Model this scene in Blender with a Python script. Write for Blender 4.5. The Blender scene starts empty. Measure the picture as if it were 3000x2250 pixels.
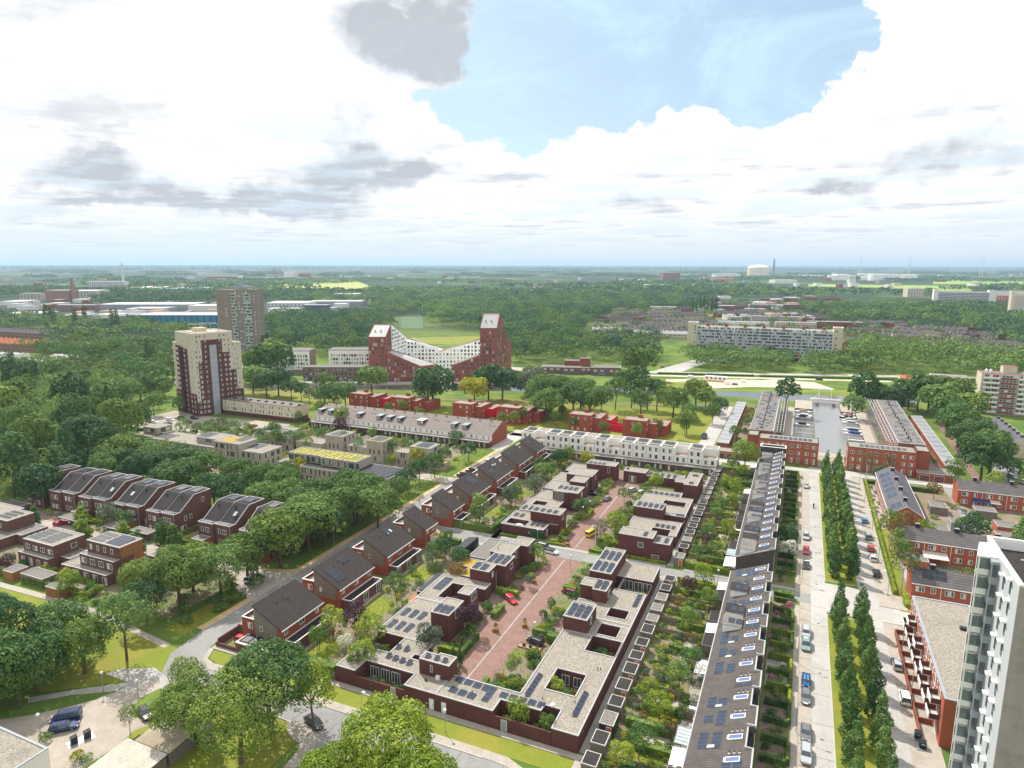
import bpy, math, random
import numpy as np
from mathutils import Vector, Matrix
R_ = math.radians
random.seed(7)
scn = bpy.context.scene
COL = scn.collection
# ---------------------------------------------------------------- camera, sky, sun, exposure
F_PX, CAM_H, PITCH, YAW, ROLL = 1950., 82., R_(10.2), R_(23.5), R_(.12)
cf = np.array([-math.sin(YAW)*math.cos(PITCH), math.cos(YAW)*math.cos(PITCH), -math.sin(PITCH)])
_r = np.array([math.cos(YAW), math.sin(YAW), 0.]); _u = np.cross(_r, cf)
cr = _r*math.cos(ROLL)+_u*math.sin(ROLL); cu = -_r*math.sin(ROLL)+_u*math.cos(ROLL)
cam = bpy.data.cameras.new('camera'); cam_o = bpy.data.objects.new('camera', cam); COL.objects.link(cam_o)
cam_o.matrix_world = Matrix(((cr[0], cu[0], -cf[0], 0), (cr[1], cu[1], -cf[1], 0), (cr[2], cu[2], -cf[2], CAM_H), (0, 0, 0, 1)))
cam.sensor_width = 36; cam.lens = F_PX/3000*36; cam.clip_start = 1; cam.clip_end = 90000
scn.camera = cam_o
scn.view_settings.view_transform = 'Standard'; scn.view_settings.look = 'None'
scn.view_settings.exposure = 0.22; scn.view_settings.gamma = 1; scn.view_settings.use_curve_mapping = False

def ray(px, py):
 return cf*F_PX+cr*(px-1500)+cu*(1125-py)
def G(px, py, z=0.):            # where a sight line meets the level z (metres)
 d = ray(px, py); t = (z-CAM_H)/d[2]
 return float(d[0]*t), float(d[1]*t)

SUN_AZ, SUN_EL = math.atan2(-.80, .60), R_(50)
sun = bpy.data.lights.new('sun', 'SUN'); sun.energy = 5.0; sun.angle = R_(.6); sun.color = (1, .95, .86)
sun_o = bpy.data.objects.new('sun', sun); COL.objects.link(sun_o)
sd = Vector((math.sin(SUN_AZ)*math.cos(SUN_EL), math.cos(SUN_AZ)*math.cos(SUN_EL), math.sin(SUN_EL)))
sun_o.rotation_euler = sd.to_track_quat('Z', 'Y').to_euler(); sun_o.location = (0, 0, 300)

world = bpy.data.worlds.new('World'); scn.world = world; world.use_nodes = True; world.cycles.sampling_method = 'MANUAL'; world.cycles.sample_map_resolution = 256
wt = world.node_tree; wt.nodes.clear()
class NT:
 def __init__(s, t): s.t = t
 def n(s, typ, ins=None, **kw):
  o = s.t.nodes.new(typ)
  for k, v in kw.items(): setattr(o, k, v)
  for k, v in (ins or {}).items():
   sk = o.inputs[k]
   if hasattr(v, 'node'): s.t.links.new(v, sk)
   else: sk.default_value = v
  return o
 def m(s, op, a, b=0., c=None, clamp=False):
  i = {0: a, 1: b}
  if c is not None: i[2] = c
  return s.n('ShaderNodeMath', i, operation=op, use_clamp=clamp).outputs[0]
 def v(s, op, a, b=(0, 0, 0)):
  o = s.n('ShaderNodeVectorMath', {0: a, 1: b}, operation=op)
  return o.outputs['Value'] if op in ('DOT_PRODUCT', 'LENGTH') else o.outputs[0]
 def mix(s, f, a, b, bt='MIX'):
  o = s.t.nodes.new('ShaderNodeMix'); o.data_type = 'RGBA'; o.blend_type = bt
  for k, v in ((0, f), (6, a), (7, b)):
   if hasattr(v, 'node'): s.t.links.new(v, o.inputs[k])
   else: o.inputs[k].default_value = v if k == 0 else (v if len(v) == 4 else (*v, 1))
  return o.outputs[2]
 def ss(s, x, a, b):
  o = s.n('ShaderNodeMapRange', {0: x, 1: a, 2: b, 3: 0., 4: 1.}, interpolation_type='SMOOTHSTEP'); return o.outputs[0]
 def noise(s, vec, scale, detail=4., rough=.5, dist=0.):
  return s.n('ShaderNodeTexNoise', {'Vector': vec, 'Scale': scale, 'Detail': detail, 'Roughness': rough, 'Distortion': dist})
w = NT(wt)
tc = w.n('ShaderNodeTexCoord').outputs['Generated']
sp = w.n('ShaderNodeSeparateXYZ', {0: tc})
el = w.m('ARCSINE', sp.outputs[2]); az = w.m('ARCTAN2', sp.outputs[0], sp.outputs[1])
ang = w.n('ShaderNodeCombineXYZ', {0: az, 1: el, 2: 0.}).outputs[0]
big = w.noise(ang, 7., 8., .58)
wob = w.v('MULTIPLY', w.v('SUBTRACT', big.outputs['Color'], (.5, .5, .5)), (.20, .15, 0))
angw = w.v('ADD', ang, wob)
vs = w.v('MULTIPLY', w.v('ADD', ang, w.v('MULTIPLY', wob, (.5, .5, 0))), (1, 1.35, 1))
bil = w.n('ShaderNodeTexVoronoi', {'Vector': vs, 'Scale': 17., 'Detail': 3., 'Roughness': .6, 'Lacunarity': 2.2}, feature='F1', normalize=True, voronoi_dimensions='2D')
rl = [w.n('ShaderNodeTexVoronoi', {'Vector': w.v('ADD', vs, o_), 'Scale': 30., 'Detail': 1., 'Roughness': .5}, feature='F1', normalize=True, voronoi_dimensions='2D').outputs['Distance'] for o_ in ((0, 0, 0), (.008, -.014, 0))]
relief = w.m('SUBTRACT', rl[1], rl[0])      # billows lit from above
def pxang(px, py):
 d = ray(px*1.3562, py*1.3562); d = d/np.linalg.norm(d)
 return math.atan2(d[0], d[1]), math.asin(d[2])
def blobs(lst, vec):
 acc = None
 for px, py, rx, ry, amp in lst:
  a, e = pxang(px, py); sx, sy = rx/1461., ry/1461.
  dvec = w.v('MULTIPLY', w.v('SUBTRACT', vec, (a, e, 0)), (1/sx, 1/sy, 0))
  g = w.m('EXPONENT', w.m('MULTIPLY', w.v('DOT_PRODUCT', dvec, dvec), -1.))
  acc = w.m('MULTIPLY', g, amp) if acc is None else w.m('MULTIPLY_ADD', g, amp, acc)
 return acc
# gaps of blue (where, how wide, how strong), then the shaded cloud bases, in sight-line units
blue = blobs([(1230, 50, 200, 150, 1.1), (1500, 50, 250, 150, 1.1), (1730, 40, 120, 130, .9), (1400, 185, 320, 85, 1.1), (1130, 260, 120, 70, .85),
    (930, 208, 90, 30, .6), (1640, 235, 110, 50, .6), (1480, 250, 90, 50, -.45), (1560, 330, 110, 60, -.5), (1790, 260, 70, 70, -.6), (1070, 310, 50, 35, -.5), (1100, 330, 40, 25, .4), (1890, 30, 50, 100, -.4), (1250, -330, 420, 200, 1.), (-1200, 100, 500, 300, .8), (3600, -300, 600, 300, .8)], angw)
edge = w.m('MULTIPLY_ADD', bil.outputs['Distance'], .9, w.m('MULTIPLY', big.outputs['Fac'], -.5))
cover = w.ss(w.m('SUBTRACT', w.m('SUBTRACT', .74, blue), w.m('MULTIPLY', edge, .8)), .01, .17)
dark = blobs([(880, 45, 175, 95, 1.6), (960, 90, 95, 65, 1.0), (50, 30, 170, 40, .75), (215, 5, 100, 30, .45), (195, 368, 90, 48, 1.25), (60, 390, 110, 20, .4), (450, 418, 100, 34, 1.1),
    (655, 437, 130, 30, 1.5), (870, 352, 120, 36, 1.4), (720, 372, 120, 36, 1.1), (745, 270, 50, 50, .75), (580, 288, 45, 22, .45), (270, 303, 30, 16, .5), (2080, 345, 170, 34, .85), (1820, 403, 150, 24, .85),
    (1400, 432, 100, 28, .8), (1180, 457, 110, 12, .5), (2140, 272, 90, 20, .45), (80, 432, 140, 16, .6), (170, 457, 130, 10, .5),
    (1560, 462, 240, 14, .4), (300, 492, 400, 10, .4), (1900, 500, 400, 12, .4), (1100, 500, 400, 10, .35)], angw)
fine = w.noise(w.v('MULTIPLY', ang, (1, 1.5, 1)), 11., 7., .56, .2).outputs['Fac']
dkb = w.ss(w.m('MULTIPLY', dark, w.m('MULTIPLY_ADD', fine, 2.2, -.35)), .18, 1.0)
inv = w.m('DIVIDE', 1., w.m('ADD', w.m('MAXIMUM', sp.outputs[2], 0.), .035))      # a flat cloud deck seen towards the horizon
deck = w.n('ShaderNodeCombineXYZ', {0: w.m('MULTIPLY', sp.outputs[0], inv), 1: w.m('MULTIPLY', sp.outputs[1], inv), 2: 0.}).outputs[0]
dn = w.noise(deck, .62, 8., .58, .15).outputs['Fac']; dn2 = w.noise(w.v('ADD', deck, (.10, -.25, 0)), .62, 8., .58, .15).outputs['Fac']
low = w.m('MULTIPLY', w.ss(el, .33, .12), .95)
gaps = w.m('MULTIPLY', w.ss(dn, .50, .40), low)
dk = w.m('ADD', dkb, w.m('MULTIPLY', low, w.m('ADD', w.m('MULTIPLY', w.ss(dn, .52, .66), .55), w.m('MULTIPLY', w.m('SUBTRACT', dn, dn2), 2.6))))
dk = w.m('ADD', dk, w.m('MULTIPLY', relief, .22))
dk = w.m('ADD', w.m('MAXIMUM', dk, 0.), 0., clamp=True)
cloud = w.mix(dk, (1.14, 1.15, 1.16), (.575, .615, .67))
cloud = w.mix(w.m('MULTIPLY', gaps, .55), cloud, (.74, .90, 1.02))
sky = w.n('ShaderNodeTexSky', sky_type='NISHITA', sun_disc=False, sun_elevation=SUN_EL, sun_rotation=SUN_AZ, altitude=0., air_density=1., dust_density=1.5, ozone_density=1.2)
skyc = w.mix(1., sky.outputs[0], (.13, .13, .13), 'MULTIPLY')
veil = w.m('MULTIPLY_ADD', w.ss(w.noise(w.v('MULTIPLY', ang, (1, 1.9, 1)), 4., 7., .68, .8).outputs['Fac'], .40, .68), .50, .40)
bluec = w.mix(veil, skyc, (.70, .96, 1.14))
tot = w.mix(cover, bluec, cloud)
tot = w.mix(w.m('MULTIPLY', w.ss(el, .10, -.005), .92), tot, (.80, .88, .93))
bg = w.n('ShaderNodeBackground', {'Color': tot, 'Strength': .86})
wo = w.n('ShaderNodeOutputWorld'); wt.links.new(bg.outputs[0], wo.inputs[0])

# ---------------------------------------------------------------- materials
MATS = {}
def M(name, col, kind='plain', var=.12, rough=.85, scale=1., col2=None, metal=0., obj=False, spec=.18, bump=0.):
 if name in MATS: return MATS[name]
 m = bpy.data.materials.new(name); m.use_nodes = True; t = m.node_tree; t.nodes.clear(); q = NT(t)
 geo = q.n('ShaderNodeNewGeometry').outputs['Position']
 tcn = q.n('ShaderNodeTexCoord'); vec = tcn.outputs['Object'] if obj else geo
 c = tuple(col); hi = tuple(min(1., x*(1+var)) for x in c); lo = tuple(x*(1-var) for x in c)
 big = q.noise(vec, .35*scale, 4., .55).outputs['Fac']
 fin = q.noise(vec, 2.6*scale, 3., .6).outputs['Fac']
 f = q.ss(q.m('MULTIPLY_ADD', fin, .5, q.m('MULTIPLY', big, .5)), .32, .68)
 base = q.mix(f, lo, hi)
 if col2 is not None:
  base = q.mix(q.ss(q.noise(vec, .12*scale, 5., .6).outputs['Fac'], .45, .62), base, col2)
 if kind == 'gravel':
  sp_ = q.noise(vec, 3.2, 3., .8).outputs['Fac']; base = q.mix(q.ss(sp_, .42, .62), tuple(x*1.2 for x in c), tuple(x*.62 for x in c))
  st = q.noise(vec, .22, 3., .5).outputs['Fac']; base = q.mix(q.m('MULTIPLY', q.ss(st, .5, .75), .45), base, tuple(x*.6 for x in c))
 if kind in ('rows_x', 'rows_y', 'rows_z'):
  s = q.n('ShaderNodeSeparateXYZ', {0: vec}).outputs['XYZ'.index(kind[-1].upper())]
  fr = q.m('FRACT', q.m('MULTIPLY', s, scale)); base = q.mix(q.ss(q.m('ABSOLUTE', q.m('SUBTRACT', fr, .5)), .3, .48), base, tuple(x*.5 for x in c))
 if kind in ('brick', 'pave'):
  s = q.n('ShaderNodeSeparateXYZ', {0: vec})
  if kind == 'brick':
   v2 = q.n('ShaderNodeCombineXYZ', {0: q.m('ADD', s.outputs[0], s.outputs[1]), 1: s.outputs[2], 2: 0.}).outputs[0]; bs = (.22, .065)
  else: v2 = vec; bs = (.5, .5)
  b = q.n('ShaderNodeTexBrick', {'Vector': v2, 'Color1': (*lo, 1), 'Color2': (*hi, 1), 'Mortar': (*[x*.7+.04 for x in c], 1), 'Scale': 1., 'Mortar Size': .012, 'Brick Width': bs[0], 'Row Height': bs[1]})
  base = q.mix(.55, base, b.outputs[0])
  base = q.mix(q.m('MULTIPLY', q.ss(q.noise(vec, .45, 5., .65).outputs['Fac'], .45, .7), .5), base, tuple(x*.66 for x in c))
 if kind == 'asphalt':
  st = q.n('ShaderNodeSeparateXYZ', {0: vec}); v2 = q.n('ShaderNodeCombineXYZ', {0: st.outputs[0], 1: q.m('MULTIPLY', st.outputs[1], .15), 2: 0.}).outputs[0]
  base = q.mix(q.m('MULTIPLY', q.ss(q.noise(v2, 1.3, 4., .6).outputs['Fac'], .4, .7), .22), base, tuple(x*.75 for x in c))
  base = q.mix(q.m('MULTIPLY', q.ss(q.noise(vec, .08, 3., .6).outputs['Fac'], .5, .53), .4), base, tuple(min(1, x*1.22) for x in c)); base = q.mix(q.m('MULTIPLY', q.ss(q.noise(vec, .9, 5., .75).outputs['Fac'], .56, .64), .5), base, tuple(x*.62 for x in c))
 if kind == 'grass':
  base = q.mix(q.ss(q.noise(vec, .09, 5., .65).outputs['Fac'], .42, .66), base, (c[0]*1.45, c[1]*1.08, c[2]*1.6)); base = q.mix(q.m('MULTIPLY', q.ss(q.noise(vec, .3, 6., .7).outputs['Fac'], .58, .70), .5), base, (c[0]*1.7, c[1]*1.15, c[2]*3.))
  base = q.mix(q.m('MULTIPLY', q.ss(q.noise(vec, 1.2, 4., .7).outputs['Fac'], .5, .8), .5), base, (c[0]*.6, c[1]*.68, c[2]*.6))
 if kind == 'panel':
  s = q.n('ShaderNodeSeparateXYZ', {0: tcn.outputs['UV']})
  def gr(o, k, wd): return q.ss(q.m('ABSOLUTE', q.m('SUBTRACT', q.m('FRACT', q.m('MULTIPLY', o, k)), .5)), .5-wd, .5-wd*.4)
  g = q.m('MAXIMUM', gr(s.outputs[0], 1., .03), gr(s.outputs[1], 1., .03)); base = q.mix(g, base, tuple(min(1, x*2.2+.07) for x in c))
 p = q.n('ShaderNodeBsdfPrincipled', {'Base Color': base, 'Roughness': rough, 'Metallic': metal, 'Specular IOR Level': spec})
 out = q.n('ShaderNodeOutputMaterial')
 sh = p.outputs[0]
 if bump:
  bp = q.n('ShaderNodeBump', {'Height': fin, 'Strength': bump, 'Distance': .1}); t.links.new(bp.outputs[0], p.inputs['Normal'])
 t.links.new(sh, out.inputs[0]); MATS[name] = m; return m
def leafmat(name, col, lime, var=1.):
 m = bpy.data.materials.new(name); m.use_nodes = True; t = m.node_tree; t.nodes.clear(); q = NT(t)
 tcn = q.n('ShaderNodeTexCoord').outputs['Object']; geo = q.n('ShaderNodeNewGeometry').outputs['Position']
 rnd = q.n('ShaderNodeObjectInfo').outputs['Random']
 a = q.noise(geo, .55, 3., .6).outputs['Fac']; b = q.noise(geo, 2.8, 2., .6).outputs['Fac']
 f = q.ss(q.m('ADD', q.m('MULTIPLY_ADD', a, .55, q.m('MULTIPLY', b, .45)), q.m('MULTIPLY_ADD', rnd, .16*var, -.08*var)), .40, .62)
 c = q.mix(f, tuple(col), tuple(lime))
 big = q.noise(geo, .02, 2., .5).outputs['Fac']
 c = q.mix(q.m('MULTIPLY', q.ss(big, .4, .7), .35), c, (col[0]*.8, col[1]*.95, col[2]*1.5))
 d = q.n('ShaderNodeBsdfPrincipled', {'Base Color': c, 'Roughness': .75, 'Specular IOR Level': .25})
 tr = q.n('ShaderNodeBsdfTranslucent', {'Color': q.mix(.5, c, tuple(lime))})
 mx = q.n('ShaderNodeMixShader', {0: .20, 1: d.outputs[0], 2: tr.outputs[0]})
 out = q.n('ShaderNodeOutputMaterial'); t.links.new(mx.outputs[0], out.inputs[0]); MATS[name] = m; return m

leafmat('leaf_dark', (.038, .100, .034), (.135, .235, .060)); leafmat('leaf_mid', (.060, .140, .036), (.21, .32, .075))
leafmat('leaf_lime', (.13, .215, .020), (.33, .41, .05)); leafmat('leaf_yellow', (.24, .25, .015), (.45, .42, .03))
leafmat('leaf_purple', (.055, .022, .035), (.12, .05, .07)); leafmat('leaf_grey', (.10, .135, .075), (.20, .24, .14))
leafmat('leaf_far', (.028, .078, .040), (.10, .19, .07)); leafmat('leaf_white', (.45, .48, .34), (.75, .75, .6)); leafmat('leaf_pink', (.35, .10, .16), (.6, .3, .35))
leafmat('leaf_hedge', (.072, .140, .026), (.24, .33, .06)); leafmat('leaf_hedge_lime', (.15, .23, .018), (.35, .41, .04)); leafmat('leaf_rust', (.14, .10, .03), (.27, .17, .05))
BR = M('brick_maroon', (.125, .046, .038), 'brick', .25); BRR = M('brick_red', (.30, .085, .048), 'brick', .2); BRO = M('brick_orange_red', (.40, .115, .06), 'brick', .2)
BRB = M('brick_brown', (.155, .075, .056), 'brick', .22); BRG = M('brick_sand_grey', (.40, .355, .29), 'brick', .14); BRBE = M('brick_beige', (.62, .55, .42), 'brick', .08)
BRK = M('brick_black', (.085, .072, .068), 'brick', .3); BRV = M('brick_villa_red', (.33, .075, .045), 'brick', .2); RED = M('render_crimson', (.60, .02, .045), var=.08)
BRW = M('brick_grey_tower', (.28, .225, .19), 'brick', .16); BRD = M('brick_slate_mix', (.22, .155, .13), 'brick', .3)
WHT = M('render_white', (.80, .78, .73), var=.05); WHP = M('paint_white', (.82, .82, .80), var=.04, rough=.5); TRIM = M('roof_edge_pale', (.40, .40, .41), var=.08, rough=.5)
GRV = M('roof_gravel', (.285, .255, .215), 'gravel'); GRVD = M('roof_bitumen_grey', (.19, .175, .16), 'gravel', .15); BIT = M('roof_bitumen_dark', (.038, .034, .034), var=.2)
TILK = M('roof_tile_brown_black', (.105, .085, .075), 'rows_y', .25, scale=1.6); TILX = M('roof_tile_dark_x', (.100, .086, .080), 'rows_y', .25, scale=1.9)
TILY = M('roof_tile_grey', (.135, .125, .125), 'rows_y', .22, scale=1.5); TILG = M('roof_tile_terrace_grey', (.20, .17, .155), var=.2, scale=2.); TILO = M('roof_tile_orange', (.50, .17, .08), var=.2)
TILB = M('roof_tile_slate', (.125, .12, .135), 'rows_x', .2, scale=1.4)
SED = M('roof_sedum', (.34, .27, .035), var=.3, scale=3., col2=(.42, .22, .05)); SEDY = M('roof_sedum_yellow', (.42, .38, .03), var=.25, scale=4., col2=(.20, .20, .06))
WOODG = M('timber_grey', (.22, .19, .155), 'rows_z', .25, scale=4.); WOOD = M('timber_brown', (.33, .15, .06), 'rows_z', .2, scale=4.); FEN = M('fence_timber', (.27, .21, .16), 'rows_z', .25, scale=5.)
DOORO = M('door_orange', (.55, .14, .03)); DARK = M('dark_void', (.02, .02, .024), rough=.6); BLK = M('metal_black', (.03, .03, .035), rough=.45)
GLS = M('glass_window', (.055, .075, .085), rough=.08, spec=.8, var=.3, scale=.6); GLB = M('glass_pale', (.42, .50, .50), rough=.1, spec=.8, var=.2); CURT = M('window_curtain', (.55, .54, .48), rough=.3, spec=.6, var=.25)
PV = M('solar_cell_blue', (.030, .038, .062), 'panel', .2, rough=.2, spec=.3); PVK = M('solar_cell_black', (.018, .022, .032), 'panel', .2, rough=.35, spec=.4); VEL = M('roof_window_glass', (.10, .15, .32), rough=.15, spec=.7)
MET = M('metal_grey', (.38, .40, .42), rough=.4, metal=.6); ZNC = M('metal_zinc', (.30, .33, .36), rough=.45); CONC = M('concrete', (.50, .48, .44), var=.12)
ASP = M('asphalt_light', (.40, .385, .365), 'asphalt', .06); ASPD = M('asphalt_grey', (.25, .245, .24), 'asphalt', .1); PAV = M('paving_beige', (.39, .35, .30), 'pave', .12, scale=1.2); KRB = M('kerb_concrete', (.46, .44, .41))
PAVR = M('paving_red_brick', (.245, .150, .125), 'pave', .14, scale=2.); PAVY = M('paving_yellow_brick', (.55, .385, .20), 'pave', .14); PAVG = M('paving_grey', (.36, .345, .32), 'pave', .12); SAND = M('sand_gravel', (.37, .325, .275), var=.15, col2=(.30, .265, .22))
GRS = M('grass_lawn', (.165, .205, .022), 'grass', .12); GRD = M('grass_rough', (.13, .165, .04), 'grass', .2); SNDP = M('sand_pale', (.56, .48, .38), var=.18, col2=(.46, .40, .31)); SOIL = M('garden_ground', (.20, .175, .115), 'grass', .25, col2=(.13, .17, .035))
BARK = M('bark', (.12, .09, .065), var=.25, scale=3.); BARKW = M('bark_pale', (.45, .42, .38), var=.3, scale=3.); WTR = M('canal_water', (.055, .06, .055), rough=.12, spec=.9, var=.1); WTRG = M('harbour_water', (.20, .20, .20), rough=.22, spec=.7, var=.06)
TYR = M('rubber', (.02, .02, .02)); RIM = M('wheel_rim', (.45, .46, .48), metal=.7, rough=.3); LMP = M('lamp_glass', (.8, .8, .75), rough=.2); LRED = M('tail_light_red', (.5, .02, .02), rough=.2)

# ---------------------------------------------------------------- mesh helpers
class MB:
 def __init__(s): s.v = []; s.f = []; s.m = []; s.uv = {}
 def poly(s, pts, m=0, uv=None):
  b = len(s.v); s.v += [tuple(p) for p in pts]
  if uv: s.uv[len(s.f)] = uv
  s.f.append(tuple(range(b, b+len(pts)))); s.m.append(m)
 def box(s, x0, y0, z0, x1, y1, z1, m=0, top=None, bottom=True):
  if x1 < x0: x0, x1 = x1, x0
  if y1 < y0: y0, y1 = y1, y0
  b = len(s.v); s.v += [(x0, y0, z0), (x1, y0, z0), (x1, y1, z0), (x0, y1, z0), (x0, y0, z1), (x1, y0, z1), (x1, y1, z1), (x0, y1, z1)]
  fs = [(4, 5, 6, 7), (0, 1, 5, 4), (1, 2, 6, 5), (2, 3, 7, 6), (3, 0, 4, 7)]+([(3, 2, 1, 0)] if bottom else [])
  for i, f in enumerate(fs): s.f.append(tuple(b+k for k in f)); s.m.append(top if (i == 0 and top is not None) else m)
 def prism(s, poly, z0, z1, m=0, mt=None):
  n = len(poly); b = len(s.v)
  a = sum(poly[i][0]*poly[(i+1) % n][1]-poly[(i+1) % n][0]*poly[i][1] for i in range(n))
  if a < 0: poly = poly[::-1]
  zt = z1 if isinstance(z1, (list, tuple)) else [z1]*n
  if a < 0: zt = zt[::-1]
  s.v += [(p[0], p[1], z0) for p in poly]+[(p[0], p[1], zt[i]) for i, p in enumerate(poly)]
  for i in range(n): j = (i+1) % n; s.f.append((b+i, b+j, b+n+j, b+n+i)); s.m.append(m)
  s.f.append(tuple(b+n+i for i in range(n))); s.m.append(m if mt is None else mt)
 def tube(s, p0, p1, r0, r1=None, n=6, m=0, cap=True):
  r1 = r0 if r1 is None else r1
  p0, p1 = Vector(p0), Vector(p1); d = (p1-p0).normalized(); a = d.orthogonal().normalized(); c = d.cross(a); b = len(s.v)
  for p, r in ((p0, r0), (p1, r1)):
   for i in range(n):
    t = 2*math.pi*i/n; s.v.append(tuple(p+(a*math.cos(t)+c*math.sin(t))*r))
  for i in range(n): j = (i+1) % n; s.f.append((b+i, b+j, b+n+j, b+n+i)); s.m.append(m)
  if cap: s.f.append(tuple(b+n+i for i in range(n))); s.m.append(m); s.f.append(tuple(b+n-1-i for i in range(n))); s.m.append(m)
 def lathe(s, prof, c=(0, 0, 0), n=12, m=0):
  b = len(s.v)
  for r, z in prof:
   for i in range(n):
    t = 2*math.pi*i/n; s.v.append((c[0]+r*math.cos(t), c[1]+r*math.sin(t), c[2]+z))
  for k in range(len(prof)-1):
   for i in range(n): j = (i+1) % n; s.f.append((b+k*n+i, b+k*n+j, b+(k+1)*n+j, b+(k+1)*n+i)); s.m.append(m)
  s.f.append(tuple(b+(len(prof)-1)*n+i for i in range(n))); s.m.append(m)
 def mesh(s, name, mats, off=(0, 0, 0), smooth=False):
  me = bpy.data.meshes.new(name); o = off
  me.from_pydata([(x-o[0], y-o[1], z-o[2]) for x, y, z in s.v], [], s.f)
  for mt in (mats if isinstance(mats, (list, tuple)) else [mats]): me.materials.append(mt)
  me.polygons.foreach_set('material_index', s.m)
  if s.uv:
   ul = me.uv_layers.new(name='UVMap'); d = ul.data
   for fi, uv in s.uv.items():
    p = me.polygons[fi]
    for k, li in enumerate(p.loop_indices): d[li].uv = uv[k]
  if smooth: me.polygons.foreach_set('use_smooth', [True]*len(s.f))
  me.update(); return me
def setp(o, label=None, cat=None, group=None, kind=None):
 if label: o['label'] = label
 if cat: o['category'] = cat
 if group: o['group'] = group
 if kind: o['kind'] = kind
 return o
def thing(name, label, cat, loc, rz=0., group=None, s=1.):
 o = bpy.data.objects.new(name, None); o.empty_display_size = .2; COL.objects.link(o)
 o.location = (loc[0], loc[1], loc[2] if len(loc) > 2 else 0.); o.rotation_euler = (0, 0, rz); o.scale = (s, s, s)
 return setp(o, label, cat, group)
def part(name, mb, mats, parent, label=None, local=False, smooth=False, kind=None):
 if not mb.f: return None
 off = (0, 0, 0) if local else tuple(parent.matrix_basis.translation)
 if not local: off = tuple(parent.location)
 o = bpy.data.objects.new(name, mb.mesh(name, mats, off, smooth)); COL.objects.link(o); o.parent = parent
 if label: o['label'] = label
 if kind: o['kind'] = kind
 return o
def inst(name, me, parent, loc, rz=0., s=(1, 1, 1), mat=None, local=False, rx=0.):
 o = bpy.data.objects.new(name, me); COL.objects.link(o)
 if parent is not None:
  o.parent = parent
  if not local: loc = (loc[0]-parent.location[0], loc[1]-parent.location[1], loc[2]-parent.location[2])
 o.location = loc; o.rotation_euler = (rx, 0, rz); o.scale = s
 if mat is not None: o.material_slots[0].link = 'OBJECT'; o.material_slots[0].material = mat
 return o
def solo(name, mb, mats, label, cat, loc, rz=0., group=None, kind=None, smooth=False, local=False):
 o = bpy.data.objects.new(name, mb.mesh(name, mats, (0, 0, 0) if local else (loc[0], loc[1], 0), smooth)); COL.objects.link(o)
 o.location = (loc[0], loc[1], loc[2] if len(loc) > 2 else 0); o.rotation_euler = (0, 0, rz); return setp(o, label, cat, group, kind)
def struct(name, mb, mats, kind='structure'):
 o = bpy.data.objects.new(name, mb.mesh(name, mats)); COL.objects.link(o); o['kind'] = kind; return o
ORD = ['first', 'second', 'third', 'fourth', 'fifth', 'sixth', 'seventh', 'eighth', 'ninth', 'tenth', 'eleventh', 'twelfth', 'thirteenth', 'fourteenth', 'fifteenth', 'sixteenth', 'seventeenth', 'eighteenth', 'nineteenth', 'twentieth']
def od(i): return ORD[i] if i < 20 else '%dth' % (i+1)

# flat-roofed masses from rectangles (x0,y0,x1,y1,height[,roof slot]); later ones win, height 0 cuts a hole
def mass(root, rects, wall, roofs, trim=TRIM, tw=.22, low=0., roofname='roof', rim=.14):
 roofs = roofs if isinstance(roofs, (list, tuple)) else [roofs]
 xs = sorted({r[0] for r in rects} | {r[2] for r in rects}); ys = sorted({r[1] for r in rects} | {r[3] for r in rects})
 def cell(x, y):
  h = (0, 0)
  for r in rects:
   if r[0] < x < r[2] and r[1] < y < r[3]: h = (r[4], r[5] if len(r) > 5 else 0)
  return h
 nx, ny = len(xs)-1, len(ys)-1
 H = [[cell((xs[i]+xs[i+1])/2, (ys[j]+ys[j+1])/2) for j in range(ny)] for i in range(nx)]
 g = lambda i, j: H[i][j][0] if 0 <= i < nx and 0 <= j < ny else 0
 W, Rf, Tm = MB(), MB(), MB()
 for i in range(nx):
  for j in range(ny):
   h, rm = H[i][j]
   if h <= 0: continue
   x0, x1, y0, y1 = xs[i], xs[i+1], ys[j], ys[j+1]
   Rf.poly([(x0, y0, h-rim), (x1, y0, h-rim), (x1, y1, h-rim), (x0, y1, h-rim)], rm)
   for (di, dj, a, b, tb) in ((0, -1, (x0, y0), (x1, y0), (x0, y0-.03, x1, y0+tw)), (1, 0, (x1, y0), (x1, y1), (x1-tw, y0, x1+.03, y1)),
          (0, 1, (x1, y1), (x0, y1), (x0, y1-tw, x1, y1+.03)), (-1, 0, (x0, y1), (x0, y0), (x0-.03, y0, x0+tw, y1))):
    hb = g(i+di, j+dj)
    if hb < h:
     zb = low if hb <= 0 else hb-rim
     W.poly([(a[0], a[1], zb), (b[0], b[1], zb), (b[0], b[1], h-.02), (a[0], a[1], h-.02)])
     e = .003 if dj else 0.
     if dj:      # x-running piece reaches round free corners
      Tm.box(tb[0]-(.026 if g(i-1, j) < h else 0), tb[1], h-.15-e, tb[2]+(.026 if g(i+1, j) < h else 0), tb[3], h+e)
     else: Tm.box(tb[0], tb[1], h-.15, tb[2], tb[3], h)
 part('wall', W, wall, root); part(roofname, Rf, roofs, root); part('roof_edge', Tm, trim, root)
 return root

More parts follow.
